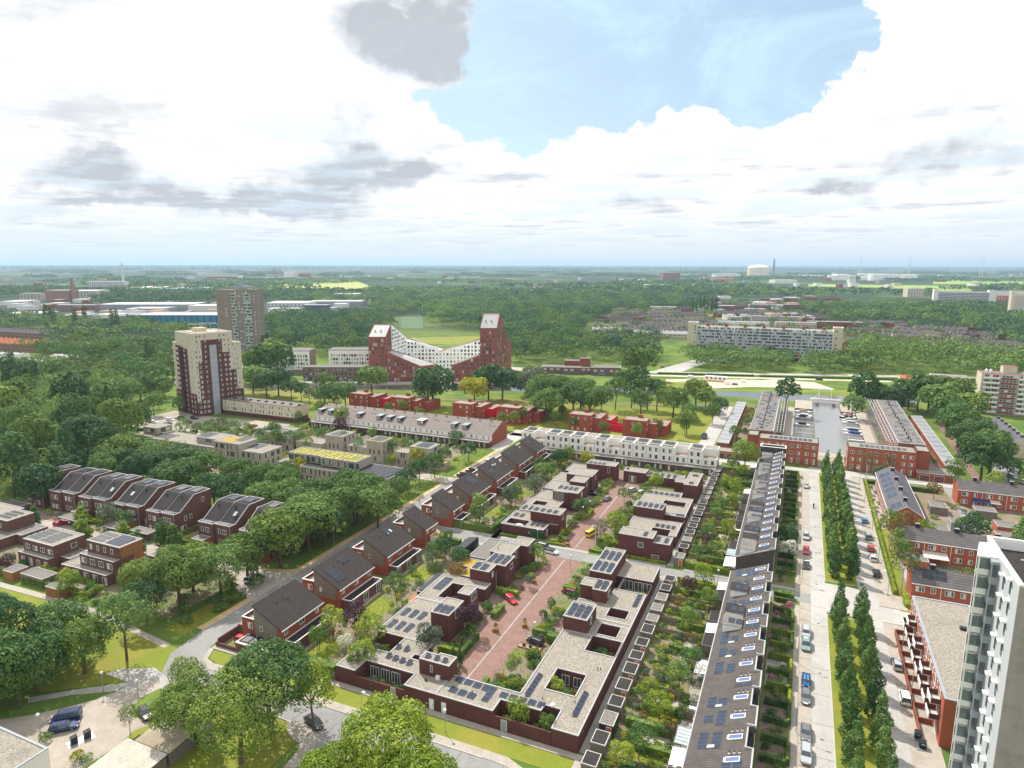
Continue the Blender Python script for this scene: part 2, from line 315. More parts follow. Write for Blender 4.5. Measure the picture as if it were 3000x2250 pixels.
WC = {}
def winmesh(w_, h_, fr='white', pane='mix', mull=1, seed=0):
 k = (round(w_, 2), round(h_, 2), fr, pane, mull, seed)
 if k in WC: return WC[k]
 b = MB(); t = .09 if w_ > .8 else .07
 b.box(-w_/2, -.05, 0, w_/2, .0, t); b.box(-w_/2, -.05, h_-t, w_/2, .0, h_); b.box(-w_/2, -.048, t, -w_/2+t, .0, h_-t); b.box(w_/2-t, -.048, t, w_/2, .0, h_-t)
 for i in range(1, mull+1):
  x = -w_/2+w_*i/(mull+1); b.box(x-t*.4, -.045, t, x+t*.4, 0, h_-t)
 n = mull+1
 for i in range(n):
  xa, xb = -w_/2+w_*i/n, -w_/2+w_*(i+1)/n
  b.poly([(xa, -.015, 0), (xb, -.015, 0), (xb, -.015, h_), (xa, -.015, h_)], 2 if (pane == 'mix' and (seed+i) % 3 == 0) or pane == 'curtain' else 1)
 fm = {'white': WHP, 'dark': BLK, 'grey': ZNC, 'wood': WOOD}[fr]
 WC[k] = b.mesh('window', [fm, GLS, CURT if pane != 'pale' else GLB]); return WC[k]
FACE = {'S': 0., 'E': math.pi/2, 'N': math.pi, 'W': -math.pi/2}
WCOUNT = {}
def win(root, x, y, z, face, w_, h_, fr='white', pane='mix', mull=1, name='window', local=False):
 s = random.randrange(3) if pane == 'mix' else 0
 return inst(name, winmesh(w_, h_, fr, pane, mull, s), root, (x, y, z), FACE[face] if isinstance(face, str) else face, local=local)
def winrow(root, face, c, a0, a1, n, zs, w_, h_, jit=0., **k):
 for z in zs:
  for i in range(n):
   a = a0+(a1-a0)*(i+.5)/n+random.uniform(-jit, jit)
   win(root, a if face in 'SN' else c, c if face in 'SN' else a, z, face, w_, h_, **k)
DC = {}
def door(root, x, y, z, face, mat=WHP, w_=.95, h_=2.1, name='door'):
 k = (mat.name, w_, h_)
 if k not in DC:
  b = MB(); b.box(-w_/2-.08, -.06, 0, w_/2+.08, 0, h_+.08, 0); b.box(-w_/2, -.08, 0, w_/2, -.05, h_, 1); b.box(w_/2-.15, -.13, 1., w_/2-.08, -.08, 1.1, 2); DC[k] = b.mesh('door', [WHP if mat is not WHP else ZNC, mat, BLK])
 return inst(name, DC[k], root, (x, y, z), FACE[face])
PC = {}
def pv(root, x, y, z, nx, ny, tilt=0., face=0., k=False, cw=1.0, ch=1.65, slope=None):
 """array of nx*ny cells; centre-bottom at x,y,z; tilt about its lower edge; face = heading of the low side"""
 if .11 < tilt < .34 and abs(face) < .01: tilt = .05
 key = (nx, ny, round(tilt, 2), k, cw, ch)
 if key not in PC:
  b = MB(); W_, L_ = nx*cw, ny*ch; c, s = math.cos(tilt), math.sin(tilt)
  P = lambda x, l, h: (x, l*c-h*s, l*s+h*c)
  a, d = -W_/2, W_/2
  b.poly([P(a, 0, .06), P(d, 0, .06), P(d, L_, .06), P(a, L_, .06)], 0, [(0, 0), (nx, 0), (nx, ny), (0, ny)])
  for q in ([(a, 0), (d, 0)], [(d, 0), (d, L_)], [(d, L_), (a, L_)], [(a, L_), (a, 0)]):
   (xa, la), (xb, lb) = q; b.poly([P(xa, la, 0), P(xb, lb, 0), P(xb, lb, .06), P(xa, la, .06)], 1)
  if tilt > .08: b.poly([(a, L_*c, 0), (d, L_*c, 0), P(d, L_, 0), P(a, L_, 0)][::-1], 1)
  PC[key] = b.mesh('solar_panel', [PVK if k else PV, MET])
 return inst('solar_panel', PC[key], root, (x, y, z), face)
# ---------------------------------------------------------------- foliage
def quads_mesh(name, P, mats, mi=None):      # P: (n,4,3)
 n = len(P); me = bpy.data.meshes.new(name)
 me.vertices.add(n*4); me.vertices.foreach_set('co', np.asarray(P, dtype=np.float32).ravel())
 me.loops.add(n*4); me.loops.foreach_set('vertex_index', np.arange(n*4, dtype=np.int32))
 me.polygons.add(n); me.polygons.foreach_set('loop_start', np.arange(0, n*4, 4, dtype=np.int32)); me.polygons.foreach_set('loop_total', np.full(n, 4, dtype=np.int32))
 for m in (mats if isinstance(mats, (list, tuple)) else [mats]): me.materials.append(m)
 if mi is not None: me.polygons.foreach_set('material_index', np.asarray(mi, dtype=np.int32))
 me.update(calc_edges=True); return me
def leaves(rng, pts, nrm, q, rough=.6):
 n = len(pts); nr = nrm+rough*rng.normal(size=(n, 3)); nr /= np.linalg.norm(nr, axis=1)[:, None]+1e-9
 t = np.cross(nr, rng.normal(size=(n, 3))); t /= np.linalg.norm(t, axis=1)[:, None]+1e-9; b = np.cross(nr, t)
 a = (q*rng.uniform(.55, 1.25, n))[:, None]; c = a*rng.uniform(.5, .85, n)[:, None]
 return np.stack([pts-t*a*.5, pts-b*c*.5+nr*a*.08, pts+t*a*.5, pts+b*c*.5+nr*a*.08], 1)
def crown_pts(rng, n, L, shell=.22, bot=-.45):
 L = np.array(L, float); w_ = L[:, 3]**2; idx = rng.choice(len(L), int(n*2.2), p=w_/w_.sum())
 d = rng.normal(size=(len(idx), 3)); d /= np.linalg.norm(d, axis=1)[:, None]; d[:, 2] = np.where(d[:, 2] < bot, -d[:, 2], d[:, 2])
 r = L[idx, 3]*(1-shell*rng.random(len(idx))**1.5+.06*rng.normal(size=len(idx)))
 sz = L[idx, 4] if L.shape[1] > 4 else 1.
 p = L[idx, :3]+d*r[:, None]*np.stack([np.ones(len(idx)), np.ones(len(idx)), np.ones(len(idx))*sz], 1)
 keep = np.ones(len(idx), bool)
 for k in range(len(L)):
  s_ = L[k, 4] if L.shape[1] > 4 else 1.
  dd = np.sqrt(((p[:, :2]-L[k, :2])**2).sum(1)+((p[:, 2]-L[k, 2])/s_)**2); keep &= ~((dd < L[k, 3]*.74) & (idx != k))
 keep |= rng.random(len(idx)) < .10
 p, d = p[keep][:n], d[keep][:n]; return p, d
def lobes_round(rng, R, cz, h, k=14, lr=.46):
 out = []
 for i in range(k):
  a = 2*math.pi*(i*.618)+rng.uniform(-.3, .3); z = -0.55+1.45*(i+.5)/k; rr = math.sqrt(max(0, 1-min(1, z*z)))*.66
  out.append((R*rr*math.cos(a)*rng.uniform(.75, 1.3), R*rr*math.sin(a)*rng.uniform(.75, 1.3), cz+h*.62*z, R*lr*rng.uniform(.62, 1.4), h/R*.9))
 out.append((0, 0, cz, R*.6, h/R)); return out
SPEC = {  # crown radius, crown half height, centre height, lobes, trunk radius, bark, leaf size
 'broad': (6.0, 5.4, 8.6, 19, .42, 'bark', .52), 'oval': (2.9, 3.6, 6.3, 11, .18, 'bark', .36), 'round': (3.5, 3.4, 5.9, 12, .2, 'bark', .40), 'big': (7.2, 6.6, 10.2, 22, .5, 'bark', .55),
 'cone': (1.75, 5.0, 5.6, 9, .12, 'bark', .34), 'poplar': (2.3, 10., 11.5, 12, .3, 'bark', .5), 'birch': (2.7, 5.2, 8.2, 12, .16, 'bark_pale', .34), 'small': (1.9, 2.2, 3.6, 8, .09, 'bark', .30),
 'mound': (5.6, 6.2, 6.4, 20, .4, 'bark', .6), 'tallwood': (6.0, 7.5, 11.5, 20, .45, 'bark', .62), 'willow': (5.2, 5.6, 6.6, 18, .45, 'bark', .5), 'pine': (3.6, 4.5, 8.5, 10, .3, 'bark', .45), 'gauzy': (3.0, 4.8, 6.6, 12, .16, 'bark', .34)}
DENS = {'broad': 6400, 'big': 7600, 'oval': 2200, 'round': 2600, 'cone': 2600, 'poplar': 3200, 'birch': 1500, 'small': 1100, 'tallwood': 4600, 'mound': 4600, 'willow': 4200, 'pine': 2300, 'gauzy': 1700}
TM = {}
def treemesh(kind, v, lod):
 k = (kind, v, lod)
 if k in TM: return TM[k]
 R, hh, cz, nl, tr, bark, q = SPEC[kind]; rng = np.random.RandomState(sum(map(ord, kind))*7+v*31)
 n = int(DENS[kind]*(1.25, .6, .2)[lod]); qs = q*(1., 1.5, 2.6)[lod]
 if kind == 'cone':
  L = []
  for i in range(12):
   t = i/11.; z = 1.0+9.2*t; rr = R*(1-abs(t-.32)**1.35*1.25)*(.8 if t < .95 else .5)*rng.uniform(.8, 1.15)
   L.append((rng.uniform(-.5, .5), rng.uniform(-.5, .5), z, max(.35, rr), 1.05))
 elif kind == 'poplar':
  L = [(rng.uniform(-.5, .5), rng.uniform(-.5, .5), 2.5+18*i/11., R*(.95-.55*abs(i/11.-.4)**1.2), 1.2) for i in range(12)]
 elif kind == 'willow':
  L = lobes_round(rng, R, cz, hh, nl, .42)
 else: L = lobes_round(rng, R, cz, hh, nl, .50 if kind in ('small', 'oval', 'round') else .44)
 p, d = crown_pts(rng, n, L, .45 if kind in ('birch', 'gauzy') else .22, -.8 if kind in ('cone', 'poplar') else -.5)
 Q = leaves(rng, p, d, qs, .40)
 crown = quads_mesh(kind+'_crown', Q, MATS['leaf_mid'])
 b = MB(); lo = cz-hh*.55
 if kind in ('cone', 'poplar'): b.tube((0, 0, 0), (0, 0, lo+hh), tr, tr*.4, 6)
 else:
  lean = (rng.uniform(-.3, .3), rng.uniform(-.3, .3)); b.tube((0, 0, -.1), (lean[0], lean[1], lo), tr, tr*.72, 8 if lod < 2 else 5)
  for i in range(5 if lod < 2 else 3):
   a = i*2.4+rng.uniform(0, 1); b.tube((lean[0], lean[1], lo-.2), (lean[0]+R*.5*math.cos(a), lean[1]+R*.5*math.sin(a), cz+hh*rng.uniform(-.1, .4)), tr*.5, tr*.15, 5)
 trunk = b.mesh('trunk', MATS[bark]); TM[k] = (crown, trunk); return TM[k]
NT_ = [0]
def tree(kind, x, y, label, leaf='leaf_mid', s=1., group=None, name=None, sz=None, z=0.):
 dd = math.hypot(x, y); lod = 0 if dd < 175 else (1 if dd < 380 else 2)
 NT_[0] += 1; v = random.randrange(3); c, t = treemesh(kind, v, lod)
 nm = name or {'cone': 'hornbeam_tree', 'poplar': 'poplar_tree', 'birch': 'birch_tree', 'willow': 'willow_tree', 'pine': 'pine_tree'}.get(kind, 'broadleaf_tree')
 rt = thing(nm, label, 'tree', (x, y, z), random.uniform(0, 6.28), group)
 sz = sz or s; rt.scale = (s, s, sz)
 inst('crown', c, rt, (0, 0, 0), mat=MATS[leaf], local=True); inst('trunk', t, rt, (0, 0, 0), local=True); return rt
# shrubs: low rounded plants, one mesh each
BM_ = {}
def bushmesh(v, lod):
 if (v, lod) in BM_: return BM_[v, lod]
 rng = np.random.RandomState(50+v); L = [(rng.uniform(-.45, .45), rng.uniform(-.45, .45), rng.uniform(.35, .75), rng.uniform(.4, .62), rng.uniform(.8, 1.1)) for _ in range(5)]
 p, d = crown_pts(rng, (420, 170)[lod], L, .2, -.3); p[:, 2] = np.maximum(p[:, 2], .02)
 BM_[v, lod] = quads_mesh('shrub', leaves(rng, p, d, (.20, .32)[lod], .6), MATS['leaf_mid']); return BM_[v, lod]
LEAFS = ['leaf_mid', 'leaf_dark', 'leaf_lime', 'leaf_mid', 'leaf_hedge', 'leaf_dark', 'leaf_hedge_lime', 'leaf_grey', 'leaf_rust', 'leaf_lime', 'leaf_yellow', 'leaf_mid']
NB = [0]
BQ = []
def bush(x, y, label, s=1., leaf=None, group=None, z=0., sz=None):
 BQ.append((x, y, label, s, leaf or random.choice(LEAFS), group, z, sz or s*random.uniform(.7, 1.25), random.randrange(4), random.uniform(0, 6.28)))
def flush_bushes():
 """the shrubs that show largest are objects of their own, the small far rest is one mass"""
 BQ.sort(key=lambda q_: -q_[3]/math.hypot(q_[0], q_[1])); Q, mi, mats = [], [], []
 for k, (x, y, label, s, leaf, group, z, sz, v, a) in enumerate(BQ):
  lod = 0 if math.hypot(x, y) < 190 else 1
  if k < 290: setp(inst('shrub', bushmesh(v, lod), None, (x, y, z), a, (s, s, sz), MATS[leaf]), label, 'shrub', group); continue
  me = bushmesh(v, 1); n = len(me.vertices); c = np.empty(n*3); me.vertices.foreach_get('co', c); c = c.reshape(-1, 3); ca, sa = math.cos(a), math.sin(a)
  P = np.stack([(c[:, 0]*ca-c[:, 1]*sa)*s+x, (c[:, 0]*sa+c[:, 1]*ca)*s+y, c[:, 2]*sz+z], 1).reshape(-1, 4, 3)
  if leaf not in mats: mats.append(leaf)
  Q.append(P); mi += [mats.index(leaf)]*len(P)
 o = bpy.data.objects.new('distant_shrubs', quads_mesh('distant_shrubs', np.concatenate(Q), [MATS[m] for m in mats], mi)); COL.objects.link(o); setp(o, 'small far shrubs spread through all the gardens', 'shrubs', None, 'stuff')
def hedge(x0, y0, x1, y1, h, label, leaf='leaf_hedge', group=None, z=0., wd=None):
 """clipped hedge; box x0..x1,y0..y1 (axis aligned) or, with wd, a run from point to point"""
 if wd:
  L = math.hypot(x1-x0, y1-y0); rz = math.atan2(y1-y0, x1-x0); cx, cy = (x0+x1)/2, (y0+y1)/2; lx, ly = L, wd
 else: cx, cy, lx, ly, rz = (x0+x1)/2, (y0+y1)/2, abs(x1-x0), abs(y1-y0), 0.
 rng = np.random.RandomState(int(abs(cx*13+cy*7)) % 9999); dist = math.hypot(cx, cy); q = .24 if dist < 150 else (.36 if dist < 250 else .6)
 areas = [lx*ly, lx*h, lx*h, ly*h, ly*h]; tot = sum(areas); n = int(min(5200, tot/(q*q)*2.3))
 f = rng.choice(5, n, p=np.array(areas)/tot); u = rng.uniform(-.5, .5, n); v = rng.uniform(0, 1, n); j = rng.normal(size=n)*.06
 P = np.zeros((n, 3)); N = np.zeros((n, 3))
 for k, (nx, ny, nz) in enumerate([(0, 0, 1), (0, -1, 0), (0, 1, 0), (1, 0, 0), (-1, 0, 0)]):
  m = f == k; N[m] = (nx, ny, nz)
  if k == 0: P[m] = np.stack([u[m]*lx, (v[m]-.5)*ly, h+j[m]+.07*np.sin(u[m]*lx*1.7)], 1)
  elif k < 3: P[m] = np.stack([u[m]*lx, np.full(m.sum(), ny*ly/2)+j[m], v[m]*h], 1)
  else: P[m] = np.stack([np.full(m.sum(), nx*lx/2)+j[m], u[m]*ly, v[m]*h], 1)
 Q = leaves(rng, P, N, q, .45)
 e = .07; a, b_, c = lx/2-e, ly/2-e, h-e
 core = np.array([[(-a, -b_, c), (a, -b_, c), (a, b_, c), (-a, b_, c)], [(-a, -b_, 0), (a, -b_, 0), (a, -b_, c), (-a, -b_, c)], [(a, b_, 0), (-a, b_, 0), (-a, b_, c), (a, b_, c)],
      [(a, -b_, 0), (a, b_, 0), (a, b_, c), (a, -b_, c)], [(-a, b_, 0), (-a, -b_, 0), (-a, -b_, c), (-a, b_, c)]])
 me = quads_mesh('hedge', np.concatenate([Q, core]), MATS[leaf]); o = inst('hedge', me, None, (cx, cy, z), rz); return setp(o, label, 'hedge', group)
def inpoly(x, y, poly):
 c = np.zeros(len(x), bool); j = len(poly)-1
 for i in range(len(poly)):
  xi, yi = poly[i]; xj, yj = poly[j]
  c ^= ((yi > y) != (yj > y)) & (x < (xj-xi)*(y-yi)/(yj-yi+1e-12)+xi); j = i
 return c
def scatter(poly, sp, seed, jit=.42):
 xs = [p[0] for p in poly]; ys = [p[1] for p in poly]; rng = np.random.RandomState(seed)
 gx, gy = np.meshgrid(np.arange(min(xs), max(xs), sp), np.arange(min(ys), max(ys), sp)); gx = gx.ravel()+rng.uniform(-jit, jit, gx.size)*sp; gy = gy.ravel()+rng.uniform(-jit, jit, gy.size)*sp
 m = inpoly(gx, gy, poly); return gx[m], gy[m], rng
def cover(name, poly, sp, h, q, label, leaf, seed=1, n_per=1, spread=.5, z0=0.):
 """low growth nobody could count, as one mesh"""
 x, y, rng = scatter(poly, sp, seed); x = np.repeat(x, n_per)+rng.normal(size=len(x)*n_per)*sp*spread; y = np.repeat(y, n_per)+rng.normal(size=len(y)*n_per)*sp*spread
 z = z0+h*rng.random(len(x)); N = np.tile([0., 0, 1.], (len(x), 1)); P = np.stack([x, y, z], 1)
 me = quads_mesh(name, leaves(rng, P, N, q, .8), MATS[leaf]); o = bpy.data.objects.new(name, me); COL.objects.link(o); return setp(o, label, 'undergrowth', None, 'stuff')
def woods(label, polys, sp, R, h, seed, nq, q, name='woodland', leaf='leaf_far', leaf2='leaf_mid', cat='woodland', excl=()):
 """a wood that reads as one mass: many crowns merged"""
 Qs, mi = [], []; rng = np.random.RandomState(seed)
 base = []
 for v in range(5):
  L = lobes_round(rng, 1., 0., 1., 8, .50); p, d = crown_pts(rng, nq, L, .2, -.15); base.append((p, d))
 for poly in polys:
  x, y, rr = scatter(poly, sp, seed+len(Qs))
  for e in excl: m = ~inpoly(x, y, e); x, y = x[m], y[m]
  for i in range(len(x)):
   s = rr.uniform(.72, 1.25); p, d = base[rr.randint(5)]; a = rr.uniform(0, 6.28); c, s_ = math.cos(a), math.sin(a)
   hh = h*s*rr.uniform(.8, 1.2); rad = R*s
   pp = np.stack([(p[:, 0]*c-p[:, 1]*s_)*rad+x[i], (p[:, 0]*s_+p[:, 1]*c)*rad+y[i], p[:, 2]*hh*.42+hh*.58], 1)
   dd = np.stack([d[:, 0]*c-d[:, 1]*s_, d[:, 0]*s_+d[:, 1]*c, d[:, 2]], 1)
   Qs.append(leaves(rr, pp, dd, q, .26)); mi += [rr.choice([0, 0, 0, 1, 1, 2])]*len(p)
 if not Qs: return None
 me = quads_mesh(name, np.concatenate(Qs), [MATS[leaf], MATS[leaf2], MATS['leaf_hedge']], mi); o = bpy.data.objects.new(name, me); COL.objects.link(o); return setp(o, label, cat, None, 'stuff')
# ---------------------------------------------------------------- setting: ground, roads, paving, water
def tp(ox, oy, s, pts, z=0.): return [G(ox+x*s/2212, oy+y*s/2212, z) for x, y in pts]
gm = bpy.data.materials.new('ground_country'); gm.use_nodes = True; gt = gm.node_tree; gt.nodes.clear(); q = NT(gt)
gp = q.n('ShaderNodeNewGeometry').outputs['Position']
vo = q.n('ShaderNodeTexVoronoi', {'Vector': q.v('MULTIPLY', gp, (1., .55, 1.)), 'Scale': .0032}, feature='F1')
fld = q.n('ShaderNodeSeparateColor', {0: vo.outputs['Color']}).outputs[0]
c1 = q.mix(q.ss(fld, .35, .5), (.05, .08, .03), (.10, .14, .04)); c1 = q.mix(q.ss(fld, .78, .84), c1, (.17, .17, .07)); c1 = q.mix(q.ss(fld, .9, .95), c1, (.045, .07, .03))
hd = q.n('ShaderNodeTexNoise', {'Vector': q.v('MULTIPLY', gp, (.6, 1.6, 1.)), 'Scale': .0016, 'Detail': 8., 'Roughness': .6}).outputs['Fac']
c1 = q.mix(q.ss(hd, .43, .52), c1, (.032, .058, .028))
near = q.mix(q.ss(q.noise(gp, .06, 6., .65).outputs['Fac'], .38, .66), (.085, .15, .03), (.165, .215, .045))
near = q.mix(q.m('MULTIPLY', q.ss(q.noise(gp, 1.4, 4., .7).outputs['Fac'], .48, .78), .45), near, (.07, .10, .02))
dist = q.v('LENGTH', gp); gc = q.mix(q.ss(dist, 650., 1000.), near, c1)
pb = q.n('ShaderNodeBsdfPrincipled', {'Base Color': gc, 'Roughness': .95, 'Specular IOR Level': .1}); go = q.n('ShaderNodeOutputMaterial'); gt.links.new(pb.outputs[0], go.inputs[0])
b = MB()
ring = [(0, 0)]
n_ = 48
for r0, r1 in ((0, 700), (700, 3000), (3000, 12000), (12000, 45000)):
 for i in range(n_):
  a0, a1 = 2*math.pi*i/n_, 2*math.pi*(i+1)/n_
  if r0 == 0: b.poly([(0, 0, 0), (r1*math.cos(a0), r1*math.sin(a0), 0), (r1*math.cos(a1), r1*math.sin(a1), 0)])
  else: b.poly([(r0*math.cos(a0), r0*math.sin(a0), 0), (r1*math.cos(a0), r1*math.sin(a0), 0), (r1*math.cos(a1), r1*math.sin(a1), 0), (r0*math.cos(a1), r0*math.sin(a1), 0)])
struct('ground', b, gm)
def sheet(name, polys, mat, z):
 b = MB()
 for p in polys:
  if len(p) == 4 and not isinstance(p[0], tuple): p = [(p[0], p[1]), (p[2], p[1]), (p[2], p[3]), (p[0], p[3])]
  a = sum(p[i][0]*p[(i+1) % len(p)][1]-p[(i+1) % len(p)][0]*p[i][1] for i in range(len(p)))
  if a < 0: p = p[::-1]
  b.poly([(x, y, z) for x, y in p])
 return struct(name, b, mat)
def slab(name, polys, mat, z, edge=KRB):
 b = MB()
 for p in polys:
  if len(p) == 4 and not isinstance(p[0], tuple): p = [(p[0], p[1]), (p[2], p[1]), (p[2], p[3]), (p[0], p[3])]
  b.prism(p, -.05, z, 1, 0)
 return struct(name, b, [mat, edge])
def band(pts, wd):
 """strip polygon list along a polyline"""
 out = []
 for (x0, y0), (x1, y1) in zip(pts, pts[1:]):
  L = math.hypot(x1-x0, y1-y0); nx, ny = -(y1-y0)/L*wd/2, (x1-x0)/L*wd/2; ex, ey = 0, 0
  out.append([(x0+nx-ex, y0+ny-ey), (x1+nx+ex, y1+ny+ey), (x1-nx+ex, y1-ny+ey), (x0-nx-ex, y0-ny-ey)])
 return out
# main street, cross streets, left street, southern street
sheet('road', [(7.05, 30, 10.55, 291)], ASP, .030)
sheet('road', [(18.3, 30, 22.3, 288)], ASP, .031)
sheet('road', [(10.55, 165.5, 18.3, 181.5), (22.3, 165.8, 27., 173.5), (27., 165.8, 60., 173.)], ASP, .032)
sheet('road', [(-113.3, 168.2, 7.05, 173.6)], ASPD, .033)
sheet('road', [(7.05, 283.5, 62., 291.), (-34., 283.5, 7.05, 288.5)], ASP, .034)
sheet('road', [(-119.5, 98, -113.3, 262.), [(-119.5, 98), (-113.3, 98), (-112.6, 95), (-110.5, 91.8), (-107, 89.2), (-107, 83.3), (-113, 82.5), (-118.5, 90)], (-107, 83.3, 30, 89.2), [(-78.5, 83.3), (-74.5, 82.6), (-72.4, 80.8), (-71.3, 75), (-71, 40), (-66.7, 40), (-66.7, 77), (-65.8, 80.8), (-63., 83.3)]], ASPD, .029)
sheet('road', [(-128, 262, -119, 300.), (-127, 288.5, -30, 293.5), (-40, 296, -33, 402)], ASP, .028)
sheet('road', [(-225, 121.5, -131, 127.5), [(-131, 118), (-119.5, 114), (-119.5, 131), (-131, 128.5)], (-134, 212.5, -119.5, 219.5)], PAV, .027)
sheet('parking_bay', [(4.6, 60, 7.05, 168.3), (3.45, 173.4, 7.05, 283.5)], PAV, .028)
sheet('parking_bay', [(22.3, 30, 24.5, 165.6), (22.3, 181, 24.5, 283)], PAV, .024)
slab('pavement', [(3.45, 60, 4.6, 166), (3.45, 175.5, 4.6, 283.5), (24.5, 60, 27.3, 152), (24.5, 181, 26., 283), (24.5, 152, 29.5, 165.4), (22.3, 173.6, 28.5, 180.9)], PAV, .12)
slab('pavement', [(-112.5, 173.6, -51.6, 175.1), (-43.5, 173.6, -29.6, 175.1), (-24.6, 173.8, 3.4, 175.2), (-111, 166.7, -66.5, 168.2), (-44, 166.7, -12, 168.2)], PAVG, .11)
slab('pavement', [(-107, 89.2, -44, 91.), (-112.2, 94.9, -96.5, 96.4), (-96.5, 95., -29.6, 96.35), (-82.2, 91, -81., 95), (-29.6, 88, -27.6, 96.4), [(-44, 89.2), (-44, 91.), (-40, 90.9), (-36, 89.3), (-36, 87.9), (-40, 89)], [(-112.4, 94.8), (-111.3, 94.8), (-109.6, 91.6), (-106.9, 90.9), (-107, 89.3), (-110.6, 91.3)]], PAV, .12)
slab('pavement', [tp(600, 1800, 600, [(850, 1659), (1000, 1659), (1200, 1430), (1235, 1330), (1180, 1240), (1090, 1190), (880, 1140), (900, 1300), (1020, 1400), (1000, 1480)]), tp(600, 1800, 600, [(1310, 1659), (1400, 1560), (1600, 1450), (1720, 1500), (1500, 1600), (1440, 1659)])], PAV, .125)
slab('pavement', [(-113.3, 98.5, -111.6, 166.5), (-113.3, 175.2, -111.6, 262)], PAVG, .10)
slab('yellow_brick_path', [(-121.5, 132.5, -119.7, 211), (-121.5, 221, -119.7, 262), (-121.6, 99.5, -119.7, 114.5), [(-121.5, 132.5), (-119.7, 132.5), (-119.7, 131), (-124, 129), (-129, 128.2), (-129, 129.3), (-124, 130.6)]], PAVY, .09)
slab('path', [[(-187, 93.4), (-187, 95.3), (-154.5, 96.1), (-150, 95.8), (-121.6, 92.5), (-121.4, 90.8), (-150, 94.3), (-154.5, 94.5)], [(-300, 86), (-300, 88), (-187, 95.3), (-187, 93.4)]], PAV, .05)
sheet('gravel_yard', [tp(0, 1800, 600, [(-300, 1180), (330, 1090), (700, 1010), (1000, 930), (1250, 840), (1500, 740), (1700, 690), (1730, 800), (1560, 880), (1440, 980), (1430, 1090), (1640, 1190), (1440, 1260), (1280, 1420), (1100, 1530), (960, 1659), (700, 1950), (-300, 1950)])], SAND, .03)
sheet('path', [tp(0, 1800, 600, [(780, 820), (1380, 735), (1260, 830), (780, 870), (300, 960), (300, 900)])], PAVG, .035)
sheet('path', [tp(0, 1800, 600, [(1130, 640), (1300, 590), (1670, 575), (1830, 700), (1960, 770), (2212, 860), (2150, 930), (1900, 850), (1720, 800), (1720, 690), (1500, 770), (1260, 860), (1380, 730)])], PAVG, .037)
sheet('courtyard', [(-62.6, 104., -51.8, 168.2), (-61, 173.6, -51.5, 246), (-66, 173.6, -61, 186), (-51.8, 121.5, -46.5, 125.8)], PAVR, .036)
b = MB(); b.box(-56.6, 104.5, .03, -56.3, 167, .045); b.box(-56.4, 176, .03, -56.1, 240, .045); struct('courtyard_gutter', b, PAVG)
sheet('alley', [(-29.55, 97, -27.7, 168), (-29.4, 175, -27.7, 262), (-33, 262, -26.5, 284)], PAVG, .03)
sheet('parking_yard', [[(-322, 228), (-300, 223), (-262, 228), (-238, 232), (-238, 260), (-240, 264), (-300, 258), (-322, 262)]], SAND, .03)
slab('kerb', [(10.4, 30, 10.6, 164), (18.2, 30, 18.4, 164), (10.4, 183, 10.6, 284), (18.2, 183, 18.4, 283), (10.4, 164, 18.4, 164.2), (10.4, 182.8, 18.4, 183)], KRB, .12)
slab('kerb', [(-107, 89.05, -44, 89.2), (-119.7, 132.5, -119.55, 211), (-119.7, 99, -119.55, 114), (-107, 83.15, -78.5, 83.3)], KRB, .14)
sheet('grass_verge', [(10.6, 30, 18.2, 164), (10.6, 183, 18.2, 284)], GRS, .10)
sheet('grass_verge', [(-80.9, 91., -29.7, 94.9), (-104, 91., -82.3, 94.9), [(-111.0, 94.5), (-109.4, 91.9), (-106.5, 91.2), (-104, 91), (-104, 94.8)], (26.8, 173, 29.4, 231), (-128, 96, -121.6, 114)], GRS, .045)
sheet('grass_verge', [[(-190, 60), (-131, 70), (-112, 84), (-119, 92), (-150, 94.2), (-187, 93.2), (-300, 85.8), (-300, 60)], [(-104, 40), (-104, 83), (-79, 83), (-75.5, 82), (-74.8, 40)], (-64, 40, -30, 82.8), tp(1500, 1100, 600, [(950, 470), (1500, 330), (2212, 400), (2100, 760), (1600, 640), (1590, 480), (1200, 430)])], GRS, .02)
sheet('grass_verge', [(-175, 296, -50, 372), (-330, 296, -175, 345)], GRS, .015)
sheet('garden_ground', [(-24.8, 80, -11.5, 166.7), (-24.8, 175.3, -11.3, 277), (-1.8, 80, 3.45, 171.7), (-1.8, 176, 3.45, 282), (-95.8, 97, -80.2, 166.6), (-95.8, 175.2, -80, 262), (-80, 104, -29.6, 166.6), (-80, 190, -29.6, 262), (-112, 97, -95.8, 166.6), (-111.5, 175.2, -95.8, 262)], SOIL, .02)
sheet('garden_ground', [(-246, 100, -131, 121.5), (-246, 127.5, -131, 152), (26.4, 181, 90, 282), (-270, 186, -132, 197), (-232, 212, -132, 262), (-31, 304, -18, 404), (50, 300, 58, 405)], SOIL, .018)
# canal, harbour basin, quays, wasteland, far roads
canal = [(-460, 300), (-330, 333), (-305, 345), (-277, 352.5), (-252, 363), (-228, 371), (-160, 398), (-110, 416), (-46, 433), (8, 434), (30, 445), (70, 462), (130, 482), (300, 540), (300, 558), (130, 500), (60, 480), (30, 464), (-48, 449.7), (-85, 440), (-170, 418), (-234, 391), (-261, 378), (-305, 359), (-330, 350), (-460, 318)]
def cap(z, P, mat, name): return sheet(name, P, mat, z)
cap(.02, [canal[0:10][i:i+2]+[canal[-1-i-1], canal[-1-i]] for i in range(8)], WTR, 'canal_water')
cap(.02, [[(-46, 433), (8, 434), (30, 445), (30, 464)], [(30, 445), (70, 462), (60, 480), (30, 464)], [(70, 462), (130, 482), (130, 500), (60, 480)], [(130, 482), (300, 540), (300, 558), (130, 500)]], WTR, 'canal_water')
sheet('harbour_water', [(-.1, 313, 31., 408.2), (9.2, 408.2, 23.8, 446)], WTRG, .024)
